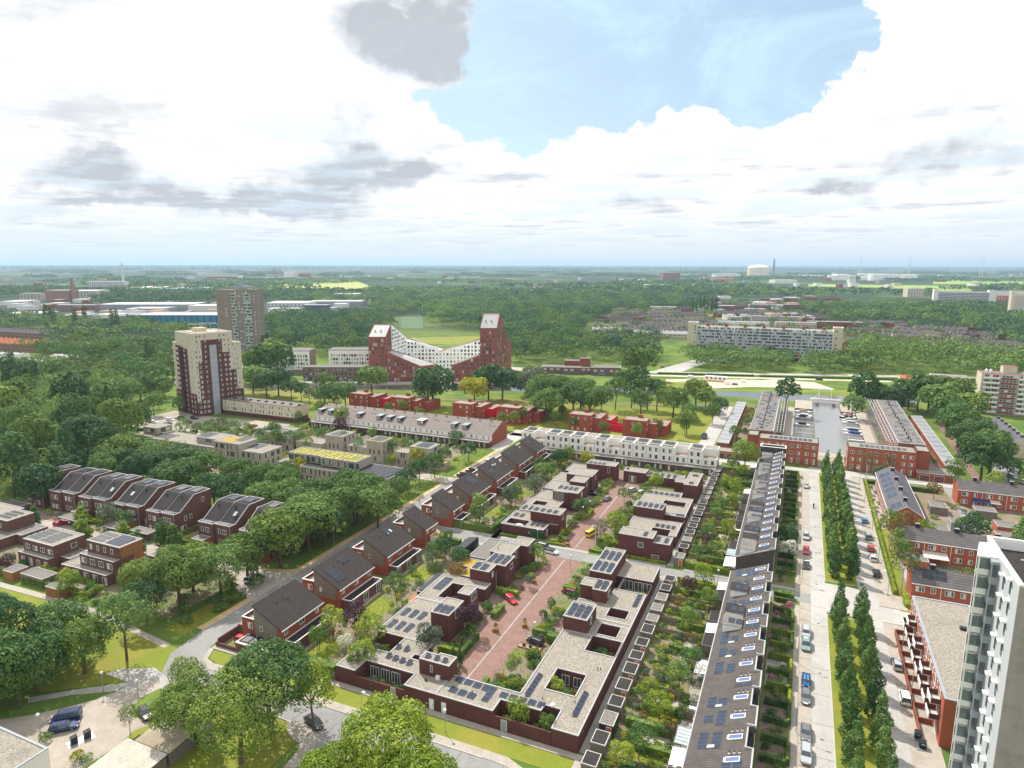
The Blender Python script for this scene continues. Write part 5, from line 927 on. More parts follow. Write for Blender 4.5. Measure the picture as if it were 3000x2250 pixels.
for i, (x, y, l, w_, d_, m) in enumerate([(-166, 96.9, 'rust-brown garden shed with pale flat roof on the long path', 5.4, 3., WOOD), (-177.5, 99.4, 'grey flat canopy shed behind the clipped path hedge', 9., 4., WOODG), (-208, 128.4, 'flat grey carport with the red car beneath', 8.5, 4., BLK), (-189, 129, 'flat grey carport between conical trees', 6.5, 4., BLK), (-178, 130, 'second flat carport near the middle of the parking court', 8., 3.6, WOODG), (-238, 128, 'wide low carport at the left end of the parking court', 10., 5., BLK), (-186, 98.6, 'timber shed at the left end of the path', 4., 4., WOOD)]):
 t = thing('carport' if 'carport' in l else 'garden_shed', l, 'shed', (x, y, 0)); mass(t, [(x-w_/2, y-d_/2, x+w_/2, y+d_/2, 2.6)] if 'carport' not in l else [(x-w_/2, y-d_/2, x+w_/2, y+d_/2, 2.7)], m, GRVD, TRIM, low=0 if 'carport' not in l else 2.3, tw=.15)
 if 'carport' in l: b = MB(); [b.box(x+sx*(w_/2-.3)-.07, y+sy*(d_/2-.3)-.07, 0, x+sx*(w_/2-.3)+.07, y+sy*(d_/2-.3)+.07, 2.4) for sx in (-1, 1) for sy in (-1, 1)]; part('posts', b, BLK, t)
hedge(-181.5, 97.3, -170., 98.5, 1.8, 'long clipped hedge on the garden side of the left path', 'leaf_hedge'); hedge(-169.2, 105-1.5, -163.5, 104.4, 1.3, 'low hedge between two terraces of the stepped house', 'leaf_hedge'); hedge(-228, 97.5, -187.5, 98.9, 1.7, 'hedge along the path at the left edge', 'leaf_hedge')
hedge(-168.5, 131.2, -157, 132.4, 1.5, 'clipped hedge behind the two largest conical trees', 'leaf_hedge'); hedge(-206, 131.6, -199, 133, 1.4, 'bright clipped hedge beside the carport of the red car', 'leaf_hedge_lime'); hedge(-184, 131.4, -178.8, 133., 1.5, 'bright hedge in front of the middle kinked-roof pair', 'leaf_hedge_lime'); hedge(-169.3, 135, -168.3, 147, 1.6, 'dark hedge beside the fifth kinked-roof pair', 'leaf_hedge')
for i, (x, y, s) in enumerate([(-216.9, 122.1, .72), (-205.5, 129.8, .70), (-196.8, 124., .72), (-191.3, 121.0, .7), (-180.5, 125.5, .68), (-169.3, 121.2, .72), (-166.8, 127.6, .85), (-161.2, 126.6, .85), (-156.5, 136.8, .7)]): tree('cone', x, y, 'conical street tree in the left parking court, %s from the left' % od(i), 'leaf_lime' if i in (1, 2, 3, 4) else 'leaf_mid', s*1.9, sz=s*1.0)
for x, y, l, lf, s in ((-206., 128.8, 'cream-leaved round tree by the kinked-roof houses', 'leaf_white', 0), (-195, 130.6, 'pale cream-green tree in front of the fourth pair of kinked roofs', 'leaf_grey', 1.4), (-188, 131.5, 'loose leafy small tree over a garden canopy', 'leaf_mid', 1.2), (-170.5, 101.5, 'golden round bush by the stepped house', 'leaf_yellow', .7), (-164, 98.3, 'low spreading maple beside the rust-brown shed', 'leaf_lime', 1.1), (-161, 97., 'bright layered maple at the path bend', 'leaf_lime', 1.15), (-190.5, 99., 'dark red-leaved tree at the left path', 'leaf_purple', .9)):
 if s: tree('small', x, y, l, lf, s)
for i, (x0, y0, x1, y1, nm, n) in enumerate([(-228, 99, -172, 104.5, 'left gardens along the path', 26), (-172, 97.5, -146, 104, 'garden of the stepped brown house', 16), (-240, 128.5, -131, 133.5, 'front gardens of the kinked-roof houses', 30), (-160, 97, -130, 110, 'gardens under the street trees', 10)]):
 random.seed(80+i)
 for j in range(n): bush(random.uniform(x0, x1), random.uniform(y0, y1), 'shrub in the '+nm, random.uniform(.9, 1.7), group='shrubs in the '+nm)
cover('undergrowth', [(-240, 99), (-146, 99), (-131, 108), (-131, 112), (-146, 112), (-240, 107)], 1.1, .4, .4, 'low planting in the left gardens', 'leaf_mid', 14, 2)

# ---------------------------------------------------------------- sand-grey brick blocks with sedum roofs
def tallwins(t, face, c, a0, a1, n, zs, seed, w_=.7, h_=1.9, fr='dark'):
 rg = random.Random(seed)
 for z in zs:
  for i in range(n): a = a0+(a1-a0)*(i+.5)/n+rg.uniform(-.3, .3); ww = w_ if rg.random() < .7 else w_*1.9; win(t, a if face in 'SN' else c, c if face in 'SN' else a, z, face, ww, h_, fr, mull=0 if ww < 1 else 1)
t = thing('apartment_block', 'long sand-grey brick block with low upper boxes, in front of the beige tower car park', 'apartment block', (-235, 205, 0))
mass(t, [(-274, 200, -260, 212, 6.), (-271.6, 203.4, -263., 211.6, 9.), (-263, 205, -258, 211, 6.6, 1), (-260.6, 198.2, -236, 211, 6.), (-236, 198.2, -222.4, 210, 6.), (-236, 201.2, -222.4, 210, 8.6), (-222.4, 198, -208.2, 208, 9., 0), (-208.2, 198, -196.4, 209.6, 6.6)], BRG, [GRV, SED, BIT], TRIM)
tallwins(t, 'S', 200, -273, -261, 4, (.6, 3.5), 1); tallwins(t, 'S', 198.2, -260, -236, 11, (.6, 3.4), 2); tallwins(t, 'S', 198.2, -236, -222.5, 6, (.6, 3.4), 3); tallwins(t, 'S', 198, -222, -208.5, 5, (.6, 3.4, 6.3), 4, 1.1); tallwins(t, 'S', 198, -208, -196.5, 4, (.8, 3.9), 5, 1.3); tallwins(t, 'E', -196.4, 199, 209, 3, (.8, 3.9), 6, .9)
win(t, -229, 201.2, 6.2, 'S', 4., 2.1, 'white', 'pale', 3); win(t, -267, 203.4, 6.6, 'S', 4.5, 1.8, 'dark'); win(t, -263, 208, 6.6, 'E', 5, 1.8, 'dark')
for x0, n, z in ((-258, 7, 5.95), (-234, 4, 8.55), (-213, 3, 8.95), (-206, 4, 6.55)): roofpv(t, x0, 200.5 if z < 6 else 202.5, 4, z, 0, 1.7, n, 1, 0, .2, True, 1.5, 1.2)
b = MB(); b.box(-221, 199.5, 8.87, -214, 206.5, 8.93); part('sedum_roof', b, SED, t); vents(t, [(-252, 206), (-248, 205), (-244, 204), (-239, 203)], 5.9)
t = thing('apartment_block', 'sand-grey brick block topped with bands of yellow sedum, behind the avenue trees', 'apartment block', (-160, 200, 0))
mass(t, [(-185, 194.5, -172.7, 204., 5.6), (-182, 197.6, -166, 206, 9., 1), (-172.7, 192.8, -149, 198, 5.8, 2), (-166, 197., -147., 206.2, 9., 1), (-149, 192.8, -132.4, 206.4, 5.8, 2)], BRG, [GRV, SEDY, BIT], TRIM)
tallwins(t, 'S', 194.5, -184.5, -173, 6, (.5, 3.2), 11); tallwins(t, 'S', 192.8, -172.5, -149, 11, (.5, 3.2), 12); tallwins(t, 'S', 192.8, -149, -132.6, 5, (.5, 3.4), 13, 1.2); tallwins(t, 'S', 197.6, -182, -166, 6, (6.3,), 14, 1.2); tallwins(t, 'S', 197., -166, -147, 6, (6.3,), 15, 1.3); tallwins(t, 'E', -132.4, 193, 206, 3, (3.4,), 16)
for i in range(8): pv(t, -141+.3*(i % 2), 194.+i*1.5, 5.75, 8, 1, .15, 0, True, 1.7, .9)
b = MB(); [b.box(-181+i*1.1*2, 198.2, 8.87, -180.3+i*2.2, 205.4, 8.95) for i in range(15)]; part('roof_strips', b, GRVD, t); b = MB(); b.box(-176.5, 194.9, 5.5, -171.6, 197.4, 5.56); part('sedum_terrace', b, SEDY, t)
for i, (x0, y0, x1, y1, h, rf, lb) in enumerate([(-221, 223.5, -208, 234.5, 7.6, 0, 'left-hand detached sand-grey cube behind the long block'), (-208, 222, -202, 230, 7.4, 2, 'sand-grey cube joined to the left-hand one, slightly lower'), (-186, 224.5, -177., 234, 9.2, 0, 'sand-grey cube with roof panels between feathery trees'), (-200, 222, -186, 231, 5.6, 0, 'low sand-grey wing with plain roof beside the panelled cube'), (-164, 223.8, -156, 232, 9.3, 1, 'tall blank sand-grey cube with orange sedum roof'), (-174, 224, -164, 232, 6., 0, 'lower grey wing left of the sedum cube'), (-143.2, 224.5, -133.6, 232.6, 8.8, 0, 'sand-grey cube with pale glass roof panels, right of the group'), (-150, 224, -143.2, 231, 6., 0, 'low sand-grey wing left of the glass-panel cube'), (-134, 232-7, -127.5, 230, 3.2, 1, 'small garage cube with lime sedum roof by the junction')]):
 t = thing('brick_cube_house', lb, 'house', ((x0+x1)/2, y0, 0)); mass(t, [(x0, y0, x1, y1, h, rf)], BRG, [GRV, SED, BIT], TRIM)
 if h > 4: tallwins(t, 'E', x1, y0+.5, y1-.5, 3, [z for z in (.8, 3.7, 6.4) if z+2 < h], 20+i); tallwins(t, 'S', y0, x0+1, x1-1, 3, [z for z in (.8, 3.7) if z+2 < h], 40+i)
 if h > 7: roofpv(t, (x0+x1)/2, y0+1.2, 4, h-.08, 0, 1.6, 4, 1, 0, .2, i != 6, 1.4, 1.2)

# ---------------------------------------------------------------- long grey-roofed white terrace, and the white stepped terrace
N_ = 17; gx0, gx1 = -227.4, -125.6; uw = (gx1-gx0)/N_
for i in range(N_):
 a, c = gx0+uw*i, gx0+uw*(i+1); rg = random.Random(i+5)
 r = thing('terraced_house', 'white-fronted house under the long grey tiled roof, %s from the left' % od(i), 'house', ((a+c)/2, 270, 0), group='houses of the long grey-roofed terrace')
 y0, ym, zr, ze = 266., 277.8, 9.4, 5.4; zy = lambda y: ze+(zr-ze)*(y-y0)/(ym-y0)
 R1, W, Wh = MB(), MB(), MB(); R1.poly([(a, y0-.3, zy(y0-.3)), (c, y0-.3, zy(y0-.3)), (c, ym, zr), (a, ym, zr)]); R1.poly([(a, ym, zr), (c, ym, zr), (c, 283, 8.1), (a, 283, 8.1)]); part('roof', R1, TILG, r)
 for xx, f in ((a, 0), (c, 1)):
  p = [(xx, y0, 0), (xx, 283, 0), (xx, 283, 8.05), (xx, ym, zr-.04), (xx, y0, ze-.04)]; W.poly(p if f else p[::-1])
 W.poly([(c, 283, 0), (a, 283, 0), (a, 283, 8.05), (c, 283, 8.05)]); part('wall', W, BRR if i == N_-1 else BRV, r)
 Wh.box(a+.01, y0-.05, 2.8, c-.01, y0, ze-.02); part('upper_front', Wh, WHT, r)
 mass(r, [(a, 262.4, c, y0-.06, 2.8, 0)], BR, [GRV], TRIM, roofname='annexe_roof')
 for k in (-1, 1): win(r, (a+c)/2+k*1.35, y0-.05, 3.1, 'S', 1.0, 1.7); win(r, (a+c)/2+k*1.3, 262.4, .2, 'S', 1.7, 2.2, 'dark')
 if i in (0, 1, 2, 4, 6, 7, 8, 10, 13, 14, 15)[:10] and i not in (3, 5, 9):
  b = MB(); yy = 268.5; zt = zy(yy)+1.75; w_ = 2.6 if i != 10 else 3.4; m = (a+c)/2-.4; b.box(m-w_/2, yy, zy(yy)-.2, m+w_/2, yy+4.2, zt, 0); b.box(m-w_/2-.15, yy-.25, zt, m+w_/2+.15, yy+4.4, zt+.15, 1); b.box(m-w_/2+.15, yy-.04, zy(yy)+.25, m+w_/2-.15, yy, zt-.15, 2); [b.box(m-w_/2+.3+k*.8, yy-.05, zy(yy)+.4, m-w_/2+.85+k*.8, yy-.03, zt-.3, 3) for k in range(3)]; part('dormer', b, [BLK, ZNC if i != 10 else WHP, WHP, GLS], r)
 if rg.random() < .7: pv(r, (a+c)/2+rg.uniform(-.5, .5), 272.8, zy(272.8)+.06, rg.choice([2, 3, 3]), 2, math.atan((zr-ze)/(ym-y0)), 0, False, 1.3, 1.6)
 b = MB(); [b.tube((a+.6+k*.5, 276.4, 8.7), (a+.6+k*.5, 276.4, 9.8), .12, n=6) for k in range(2)]; part('vent_pipe', b, BLK, r)
 hedge(a-.25, 257, a+.25, 262.2, 1.6, 'garden hedge left of the plot of the %s grey-roofed terrace house' % od(i), rg.choice(['leaf_hedge', 'leaf_dark', 'leaf_hedge_lime']))
N2 = 15; wx0, wx1 = -110.8, -27.; uw = (wx1-wx0)/N2; LOWU = {1, 5, 7, 12, 14}
r = None
for i in range(N2):
 a, c = wx0+uw*i, wx0+uw*(i+1)
 r = thing('terraced_house', 'white stepped terrace house %s from the left beyond the patio gardens' % od(i), 'house', ((a+c)/2, 268, 0), group='houses of the white stepped terrace')
 hi = 8.9
 rects = [(a, 265.8, c, 275.6, hi)] if i not in LOWU else [(a, 265.8, c, 270.2, 5.9), (a, 270.2, c, 275.6, hi)]
 mass(r, rects, WHT, [TERR if 0 else GRV], WHT, low=2.8); mass(r, [(a, 262.2, c, 275.6, 2.8)], BR, [GRV], TRIM, roofname='annexe_roof')
 for k in (-1, 1):
  win(r, (a+c)/2+k*1.25, 265.8, 3.4, 'S', 1.0, 1.6, 'dark')
  if i not in LOWU: win(r, (a+c)/2+k*1.25, 265.8, 6.4, 'S', 1.0, 1.6, 'dark')
  win(r, (a+c)/2+k*1.25, 262.2, .2, 'S', 1.9, 2.2, 'dark')
 b = MB(); b.box(a-.08, 265.7, 2.85, a+.08, 265.79, 8.8 if i not in LOWU else 5.8); part('downpipe', b, TRIM, r)
 if i not in LOWU: pv(r, (a+c)/2, 270.5, 8.95, 3, 2, .2, 0, i % 3 == 0, 1.2, 1.6); pv(r, (a+c)/2, 266.5, 8.85, 4, 1, .1, 0, True, 1.1, .9)
 else: b = MB(); b.box(a+.5, 266.6, 5.78, c-.5, 269.8, 5.84); part('terrace_deck', b, FEN, r)
b = MB(); b.box(-26.9, 266.2, 0, -13., 272.5, 3.1); t = thing('garage_row', 'red brick garages with brown doors between white terrace and alley', 'garage', (-20, 292, 0)); mass(t, [(-33, 290.3, -17.8, 296, 3.1)], BRR, GRV, TRIM)
for i in range(4): door(t, -31+i*3.4, 290.3, 0, 'S', BRB, 2.5, 2.2, 'garage_door')
# red villas
def villa(x0, y0, i, east=True, lowx=None):
 t = thing('cube_villa', 'red brick cube villa with chimney in the park strip, %s from the left' % od(i), 'villa', (x0+6, y0, 0), group='red cube villas')
 mass(t, [(x0, y0, x0+11.6, y0+7.8, 8.8), (x0+11.6, y0+2.5, x0+15.6, y0+16, 7.2), (x0+6, y0+7.8, x0+11.6, y0+16, 6.6)], BRV, [GRV], BRV, tw=.3)
 mass(t, [(x0+15.62, y0+9, x0+19.5, y0+22, 5.2)] if east else [(x0+15.62, y0+6, x0+18, y0+20, 5.6)], RED if i % 2 == 0 else BRV, [GRV], RED, roofname='wing_roof')
 b = MB(); b.box(x0+6.2, y0+6.2, 8.6, x0+8.2, y0+7.6, 10.2); part('chimney', b, BRV, t)
 rg = random.Random(i)
 for z in (1., 3.8, 6.3):
  for xx in (2, 5, 8.6): 
   if rg.random() < .55: win(t, x0+xx, y0, z, 'S', 1.1, 1.3)
  for yy in (1.5, 4.5): 
   if rg.random() < .7: win(t, x0+11.6, y0+yy if yy < 2.4 else y0+1.2, z, 'E', .8, 1.4)
  for yy in (6, 10, 13): 
   if z < 5: win(t, x0+15.6, y0+yy, z, 'E', 1., 1.3)
for i, (x, y) in enumerate([(-236.6, 308), (-208.4, 308.4), (-168.9, 308.2), (-142.3, 309.4), (-103.2, 308.4), (-75.6, 307.6)]): villa(x, y, i)
for i, (x0, x1, y) in enumerate([(-217, -209, 318), (-149.3, -142.5, 320), (-84., -76., 316)]): t = thing('garden_wall', 'crimson rendered wall between two cube villas, %s pair from the left' % od(i), 'wall', (x0, y, 0)); b = MB(); b.box(x0, y, 0, x1+4, y+.5, 3.4); b.box(x0, y+4, 0, x1+4, y+4.5, 3.6); part('wall', b, RED, t)
# ---------------------------------------------------------------- harbour quarter
def harbour_long(x0, x1, y0, y1, left, lab):
 t = thing('apartment_block', lab, 'apartment block', ((x0+x1)/2, y0, 0)); h = 11.
 mass(t, [(x0, y0, x1, y1, h)], BRR, GRVD, TRIM, tw=.2)
 fx0, fx1 = (x1, x1+4.2) if left else (x0-4.2, x0)
 b = MB()
 for i in range(int((y1-y0)/4.9)+1):
  y = y0+i*4.9; b.box(fx0, y, h-.35, fx1, y+.22, h-.1); xx = fx1-.25 if left else fx0; b.box(xx, y, 0, xx+.25, y+.22, h-.1)
 for k in range(4): x = fx0+.05+k*1.3; b.box(x, y0, h-.1, x+.2, y1, h+.1)
 part('pergola', b, TRIM, t)
 face = 'E' if left else 'W'; c = x1 if left else x0
 for z in (.8, 4.2, 7.4): winrow(t, face, c, y0+1, y1-1, 18, (z,), 2.6, 2.1, mull=2)
 rg = random.Random(3+left)
 for i in range(46): pv(t, rg.uniform(x0+1.5, x1-1.5), y0+2+(y1-y0-4)*(i/46.), h-.1, rg.choice([1, 1, 2]), 1, .3, 0, rg.random() < .3, 1.2, 1.7)
 for i in range(14): b = MB(); y = y0+4+i*(y1-y0-6)/14; xm = (x0+x1)/2; b.box(xm-.2, y-.3, h-.2, xm+.2, y+.3, h+.9); part('vent_pipe', b, BLK, t)
 return t
harbour_long(-17.6, -7.9, 302.6, 402, True, 'long flat-roofed block with white roof pergola on the left side of the harbour basin')
harbour_long(39.6, 49.2, 303., 399, False, 'long flat-roofed block with white roof pergola on the right side of the harbour basin')
for (x0, x1, lab, xe0, xe1) in ((-13.4, 10.1, 'orange-red brick front block left of the harbour steps', -17.8, -13.4), (20.9, 45., 'orange-red brick front block right of the harbour steps', 45., 49.6)):
 t = thing('apartment_block', lab, 'apartment block', ((x0+x1)/2, 293, 0)); mass(t, [(x0, 293., x1, 302.4, 9.8)], BRO, GRV, BLK, tw=.3); mass(t, [(xe0, 294, xe1, 302.4, 10.6)], BRR, GRV, BLK, tw=.3)
 w_ = (x1-x0)/4
 for i in range(4):
  for k in (-1, 1):
   xx = x0+w_*(i+.5)+k*1.3
   for z in (4.1, 7.1): win(t, xx, 293., z, 'S', 1.35, 1.35)
   win(t, xx, 293., .5, 'S', 1.2, 2.2)
 for i in range(9): pv(t, x0+5+i*1.9, 295.3, 9.72, 1, 2, .15, 0, i % 3 == 1, 1.4, 1.7)
 if x0 > 0:
  for y in (295.5, 298.2): 
   for z in (1, 4.1, 7.1): win(t, x0, y, z, 'W', 1.1, 1.4)
t = thing('garage_row', 'low red brick garages right of the harbour front block', 'garage', (50, 292, 0)); mass(t, [(45.1, 289.6, 57.5, 293.9, 3.1), (45.1, 293.9, 57.5, 300, 2.9)], BRR, GRV, TRIM)
for x in (47.8, 52.6): door(t, x, 289.6, 0, 'S', BRB, 3.2, 2.3, 'garage_door')
for (xa, xb, lab) in ((-31.3, -26.2, 'long row of flat grey garages left of the harbour gardens'), (57., 62.2, 'long row of flat grey garages right of the harbour gardens')):
 t = thing('garage_row', lab, 'garage', ((xa+xb)/2, 350, 0)); mass(t, [(xa, 305, xb, 405, 2.9)], BRR, ZNC, CONC, tw=.2)
 b = MB(); [b.box(xa+.2, 312+i*8.6, 2.75, xb-.2, 312.5+i*8.6, 2.83) for i in range(11)]; part('roof_joint', b, WOOD, t)
for i in range(34):
 left = i % 2; rg = random.Random(i); bush(rg.uniform(-25, -18.6) if left else rg.uniform(50, 56), rg.uniform(305, 402), 'shrub in the gardens on the %s of the harbour quarter' % ('left' if left else 'right'), rg.uniform(1.4, 2.4), group='shrubs of the %s harbour gardens' % ('left' if left else 'right'))
for i in range(12): bush(-6.+random.uniform(-.8, .8) if i % 2 else 37.9+random.uniform(-.5, .5), 306+i*8, 'shrub on the quay strip before the long %s block' % ('left' if i % 2 else 'right'), random.uniform(.8, 1.3), group='shrubs on the quay %s' % ('left' if i % 2 else 'right'))
# jetties and boats
t = thing('jetty', 'long thin timber jetty on the left of the basin', 'jetty', (9, 350, 0)); b = MB(); b.box(8.7, 314, .5, 9.5, 405, .7); part('deck', b, WOODG, t); b = MB(); [b.tube((9.1, 315+i*9, -.2), (9.1, 315+i*9, 1.9), .12, n=6) for i in range(11)]; part('post', b, BRK, t)
for i in range(8):
 b = MB(); b.box(.2, 320.+i*9, .45, 8.7, 320.9+i*9, .62); [b.box(1+k*2.5, 320.+i*9, .62, 1.9+k*2.5, 320.9+i*9, .66) for k in range(3)]; solo('mooring_finger', b, WOODG, 'narrow timber mooring finger on the left of the basin, %s from the steps' % od(i), 'jetty', (4, 320+i*9), group='mooring fingers')
for i in range(6):
 b = MB(); b.box(24.2, 318.+i*13, .45, 31, 318.8+i*13, .62); b.tube((24.3, 318.4+i*13, -.2), (24.3, 318.4+i*13, 2.2), .12); solo('mooring_finger', b, WHP, 'pale mooring finger on the right of the basin, %s from the steps' % od(i), 'jetty', (28, 318+i*13), group='right mooring fingers')
def boat(x, y, L, w_, rz, label, deck=WHP, hull=WHP, cov=None, mast=0):
 t = thing('motor_boat' if not mast else 'sailing_boat', label, 'boat', (x, y, 0), rz)
 b = MB(); st = [(-.5, .85, .0), (-.25, 1., .0), (.1, .95, .05), (.35, .6, .15), (.5, .03, .3)]; n = len(st); vs = []
 for s, wd, up in st: vs.append([(s*L, -wd*w_/2, .75+up), (s*L, -wd*w_*.36, -.1), (s*L, wd*w_*.36, -.1), (s*L, wd*w_/2, .75+up)])
 for p, q_ in zip(vs, vs[1:]):
  for k in range(3): b.poly([p[k], p[k+1], q_[k+1], q_[k]])
  b.poly([p[3], p[0], q_[0], q_[3]], 1)
 b.poly(vs[0][::-1]); part('hull', b, [hull, deck], t, local=True)
 c = MB(); c.prism([(-.28*L, -.34*w_), (.12*L, -.34*w_), (.24*L, -.12*w_), (.24*L, .12*w_), (.12*L, .34*w_), (-.28*L, .34*w_)], .75, [1.5, 1.7, 1.15, 1.15, 1.7, 1.5], 1 if cov is None else 0, 0); part('cabin', c, [cov or WHP, GLS], t, local=True)
 if mast: c = MB(); c.tube((.05*L, 0, 1), (.05*L, 0, 1+mast), .07); c.tube((.05*L, 0, 1.9), (-.4*L, 0, 1.9), .06); part('mast', c, WHP, t, local=True)
NAVY = M('canvas_navy', (.03, .05, .16)); REDC = M('canvas_red', (.5, .04, .04)); TEAK = M('deck_teak', (.42, .27, .14))
for i, (x, y, L, w_, cv, hl, tx) in enumerate([(4.6, 402.5, 8.5, 3.2, TEAK, WHP, 'broad varnished boat at the far left corner of the basin'), (4.6, 391, 8.2, 3., None, WHP, 'white motor boat second from the far end on the left'), (4.4, 386.5, 7.5, 2.6, NAVY, WHP, 'white motor boat with dark cover on the left of the basin'), (3.8, 368, 7.8, 2.7, BLK, WHP, 'boat with black bow cover halfway down the left side'), (4.6, 333.5, 7.8, 2.9, TEAK, WHP, 'tan-decked boat near the steps on the left'), (4.2, 324.5, 8., 2.8, None, WHP, 'white boat nearest the left front block')]): boat(x, y, L, w_, math.pi if i % 2 else 0, tx, cov=cv, hull=hl)
for i, (x, y, L, w_, cv, hl, tx, m) in enumerate([(27.5, 405, 6, 2.2, REDC, WHP, 'boat under a bright red cover at the far right corner', 0), (26.6, 396, 8., 2.8, BLK, BLK, 'black-hulled boat next to the red cover', 0), (27, 388.5, 8.2, 2.8, None, WHP, 'white cabin boat in the right berths', 9), (27, 382.5, 8., 2.7, None, WHP, 'white sailing boat with tall mast on the right', 13), (27, 364, 9.6, 3.2, NAVY, WHP, 'white boat under blue canvas on the right', 0), (27.2, 357, 10., 3.3, NAVY, WHP, 'long white motor yacht with blue screen on the right', 0), (28, 335, 7., 2.5, NAVY, WHP, 'small boat with blue cover near the right front block', 0), (27.5, 327, 8., 2.7, None, WHP, 'white boat nearest the right front block', 0)]): boat(x, y, L, w_, math.pi, tx, cov=cv, hull=hl, mast=m)
# white drawbridge
t = thing('drawbridge', 'white lifting bridge across the harbour mouth', 'bridge', (16, 436, 0)); b = MB(); b.box(8., 434.2, 1.3, 25, 437.2, 1.6); part('deck', b, WHP, t); b = MB(); b.box(8, 434.1, 1.6, 25, 434.2, 2.5); b.box(8, 437.2, 1.6, 25, 437.3, 2.5); part('railing', b, WHP, t)
b = MB(); [b.box(12.6+dx, 434.+dy, .0, 13.1+dx, 434.5+dy, 8.2) for dx in (0,) for dy in (0, 3)]; b.box(12.6, 434, 7.9, 13.1, 437.5, 8.3); part('portal', b, WHP, t)
b = MB(); [b.box(8.6, 434.05+dy, 8.3, 19.6, 434.45+dy, 8.75) for dy in (0, 3.)]; b.box(8.6, 434., 8.3, 10.4, 437.5, 8.9); b.box(19.3, 434, 8.35, 19.6, 437.4, 8.7); part('balance_beam', b, WHP, t)
b = MB(); [b.tube((19.4, 434.25+dy, 8.4), (19.4, 434.25+dy, 1.6), .07) for dy in (0, 3)]; [b.tube((9., 434.25+dy, 1.6), (12.8, 434.25+dy, 5.6), .07) for dy in (0, 3)]; part('hanger_rod', b, WHP, t)
for i, (x, y) in enumerate([(11.8, 424), (20.6, 424.5)]): b = MB(); [b.tube((x+k*.7-.7, y+k*1.5, -.3), (x+k*.7-.7, y+k*1.5, 1.6), .16) for k in range(3)]; b.box(x-1, y-.1, 1., x+1., y+3.2, 1.3); solo('fender_piles', b, BRK, 'dark timber fender piles %s of the bridge opening' % ('left' if i == 0 else 'right'), 'mooring post', (x, y))
t = thing('underpass_shell', 'curved pale metal shell over the cycle underpass by the canal', 'underpass', (58, 447, 0)); b = MB(); pr = [(52, 0), (50.5, 3), (51, 6.5), (53.5, 8.6), (57, 9.2), (60.5, 8.4), (62, 6), (61.5, 3), (60, 0)]
for (xa, za), (xb, zb) in zip(pr, pr[1:]): b.poly([(xa, 446, za), (xb, 446, zb), (xb, 464, zb), (xa, 464, za)])
b.poly([(x, 446, z) for x, z in pr]); part('shell', b, ZNC, t)

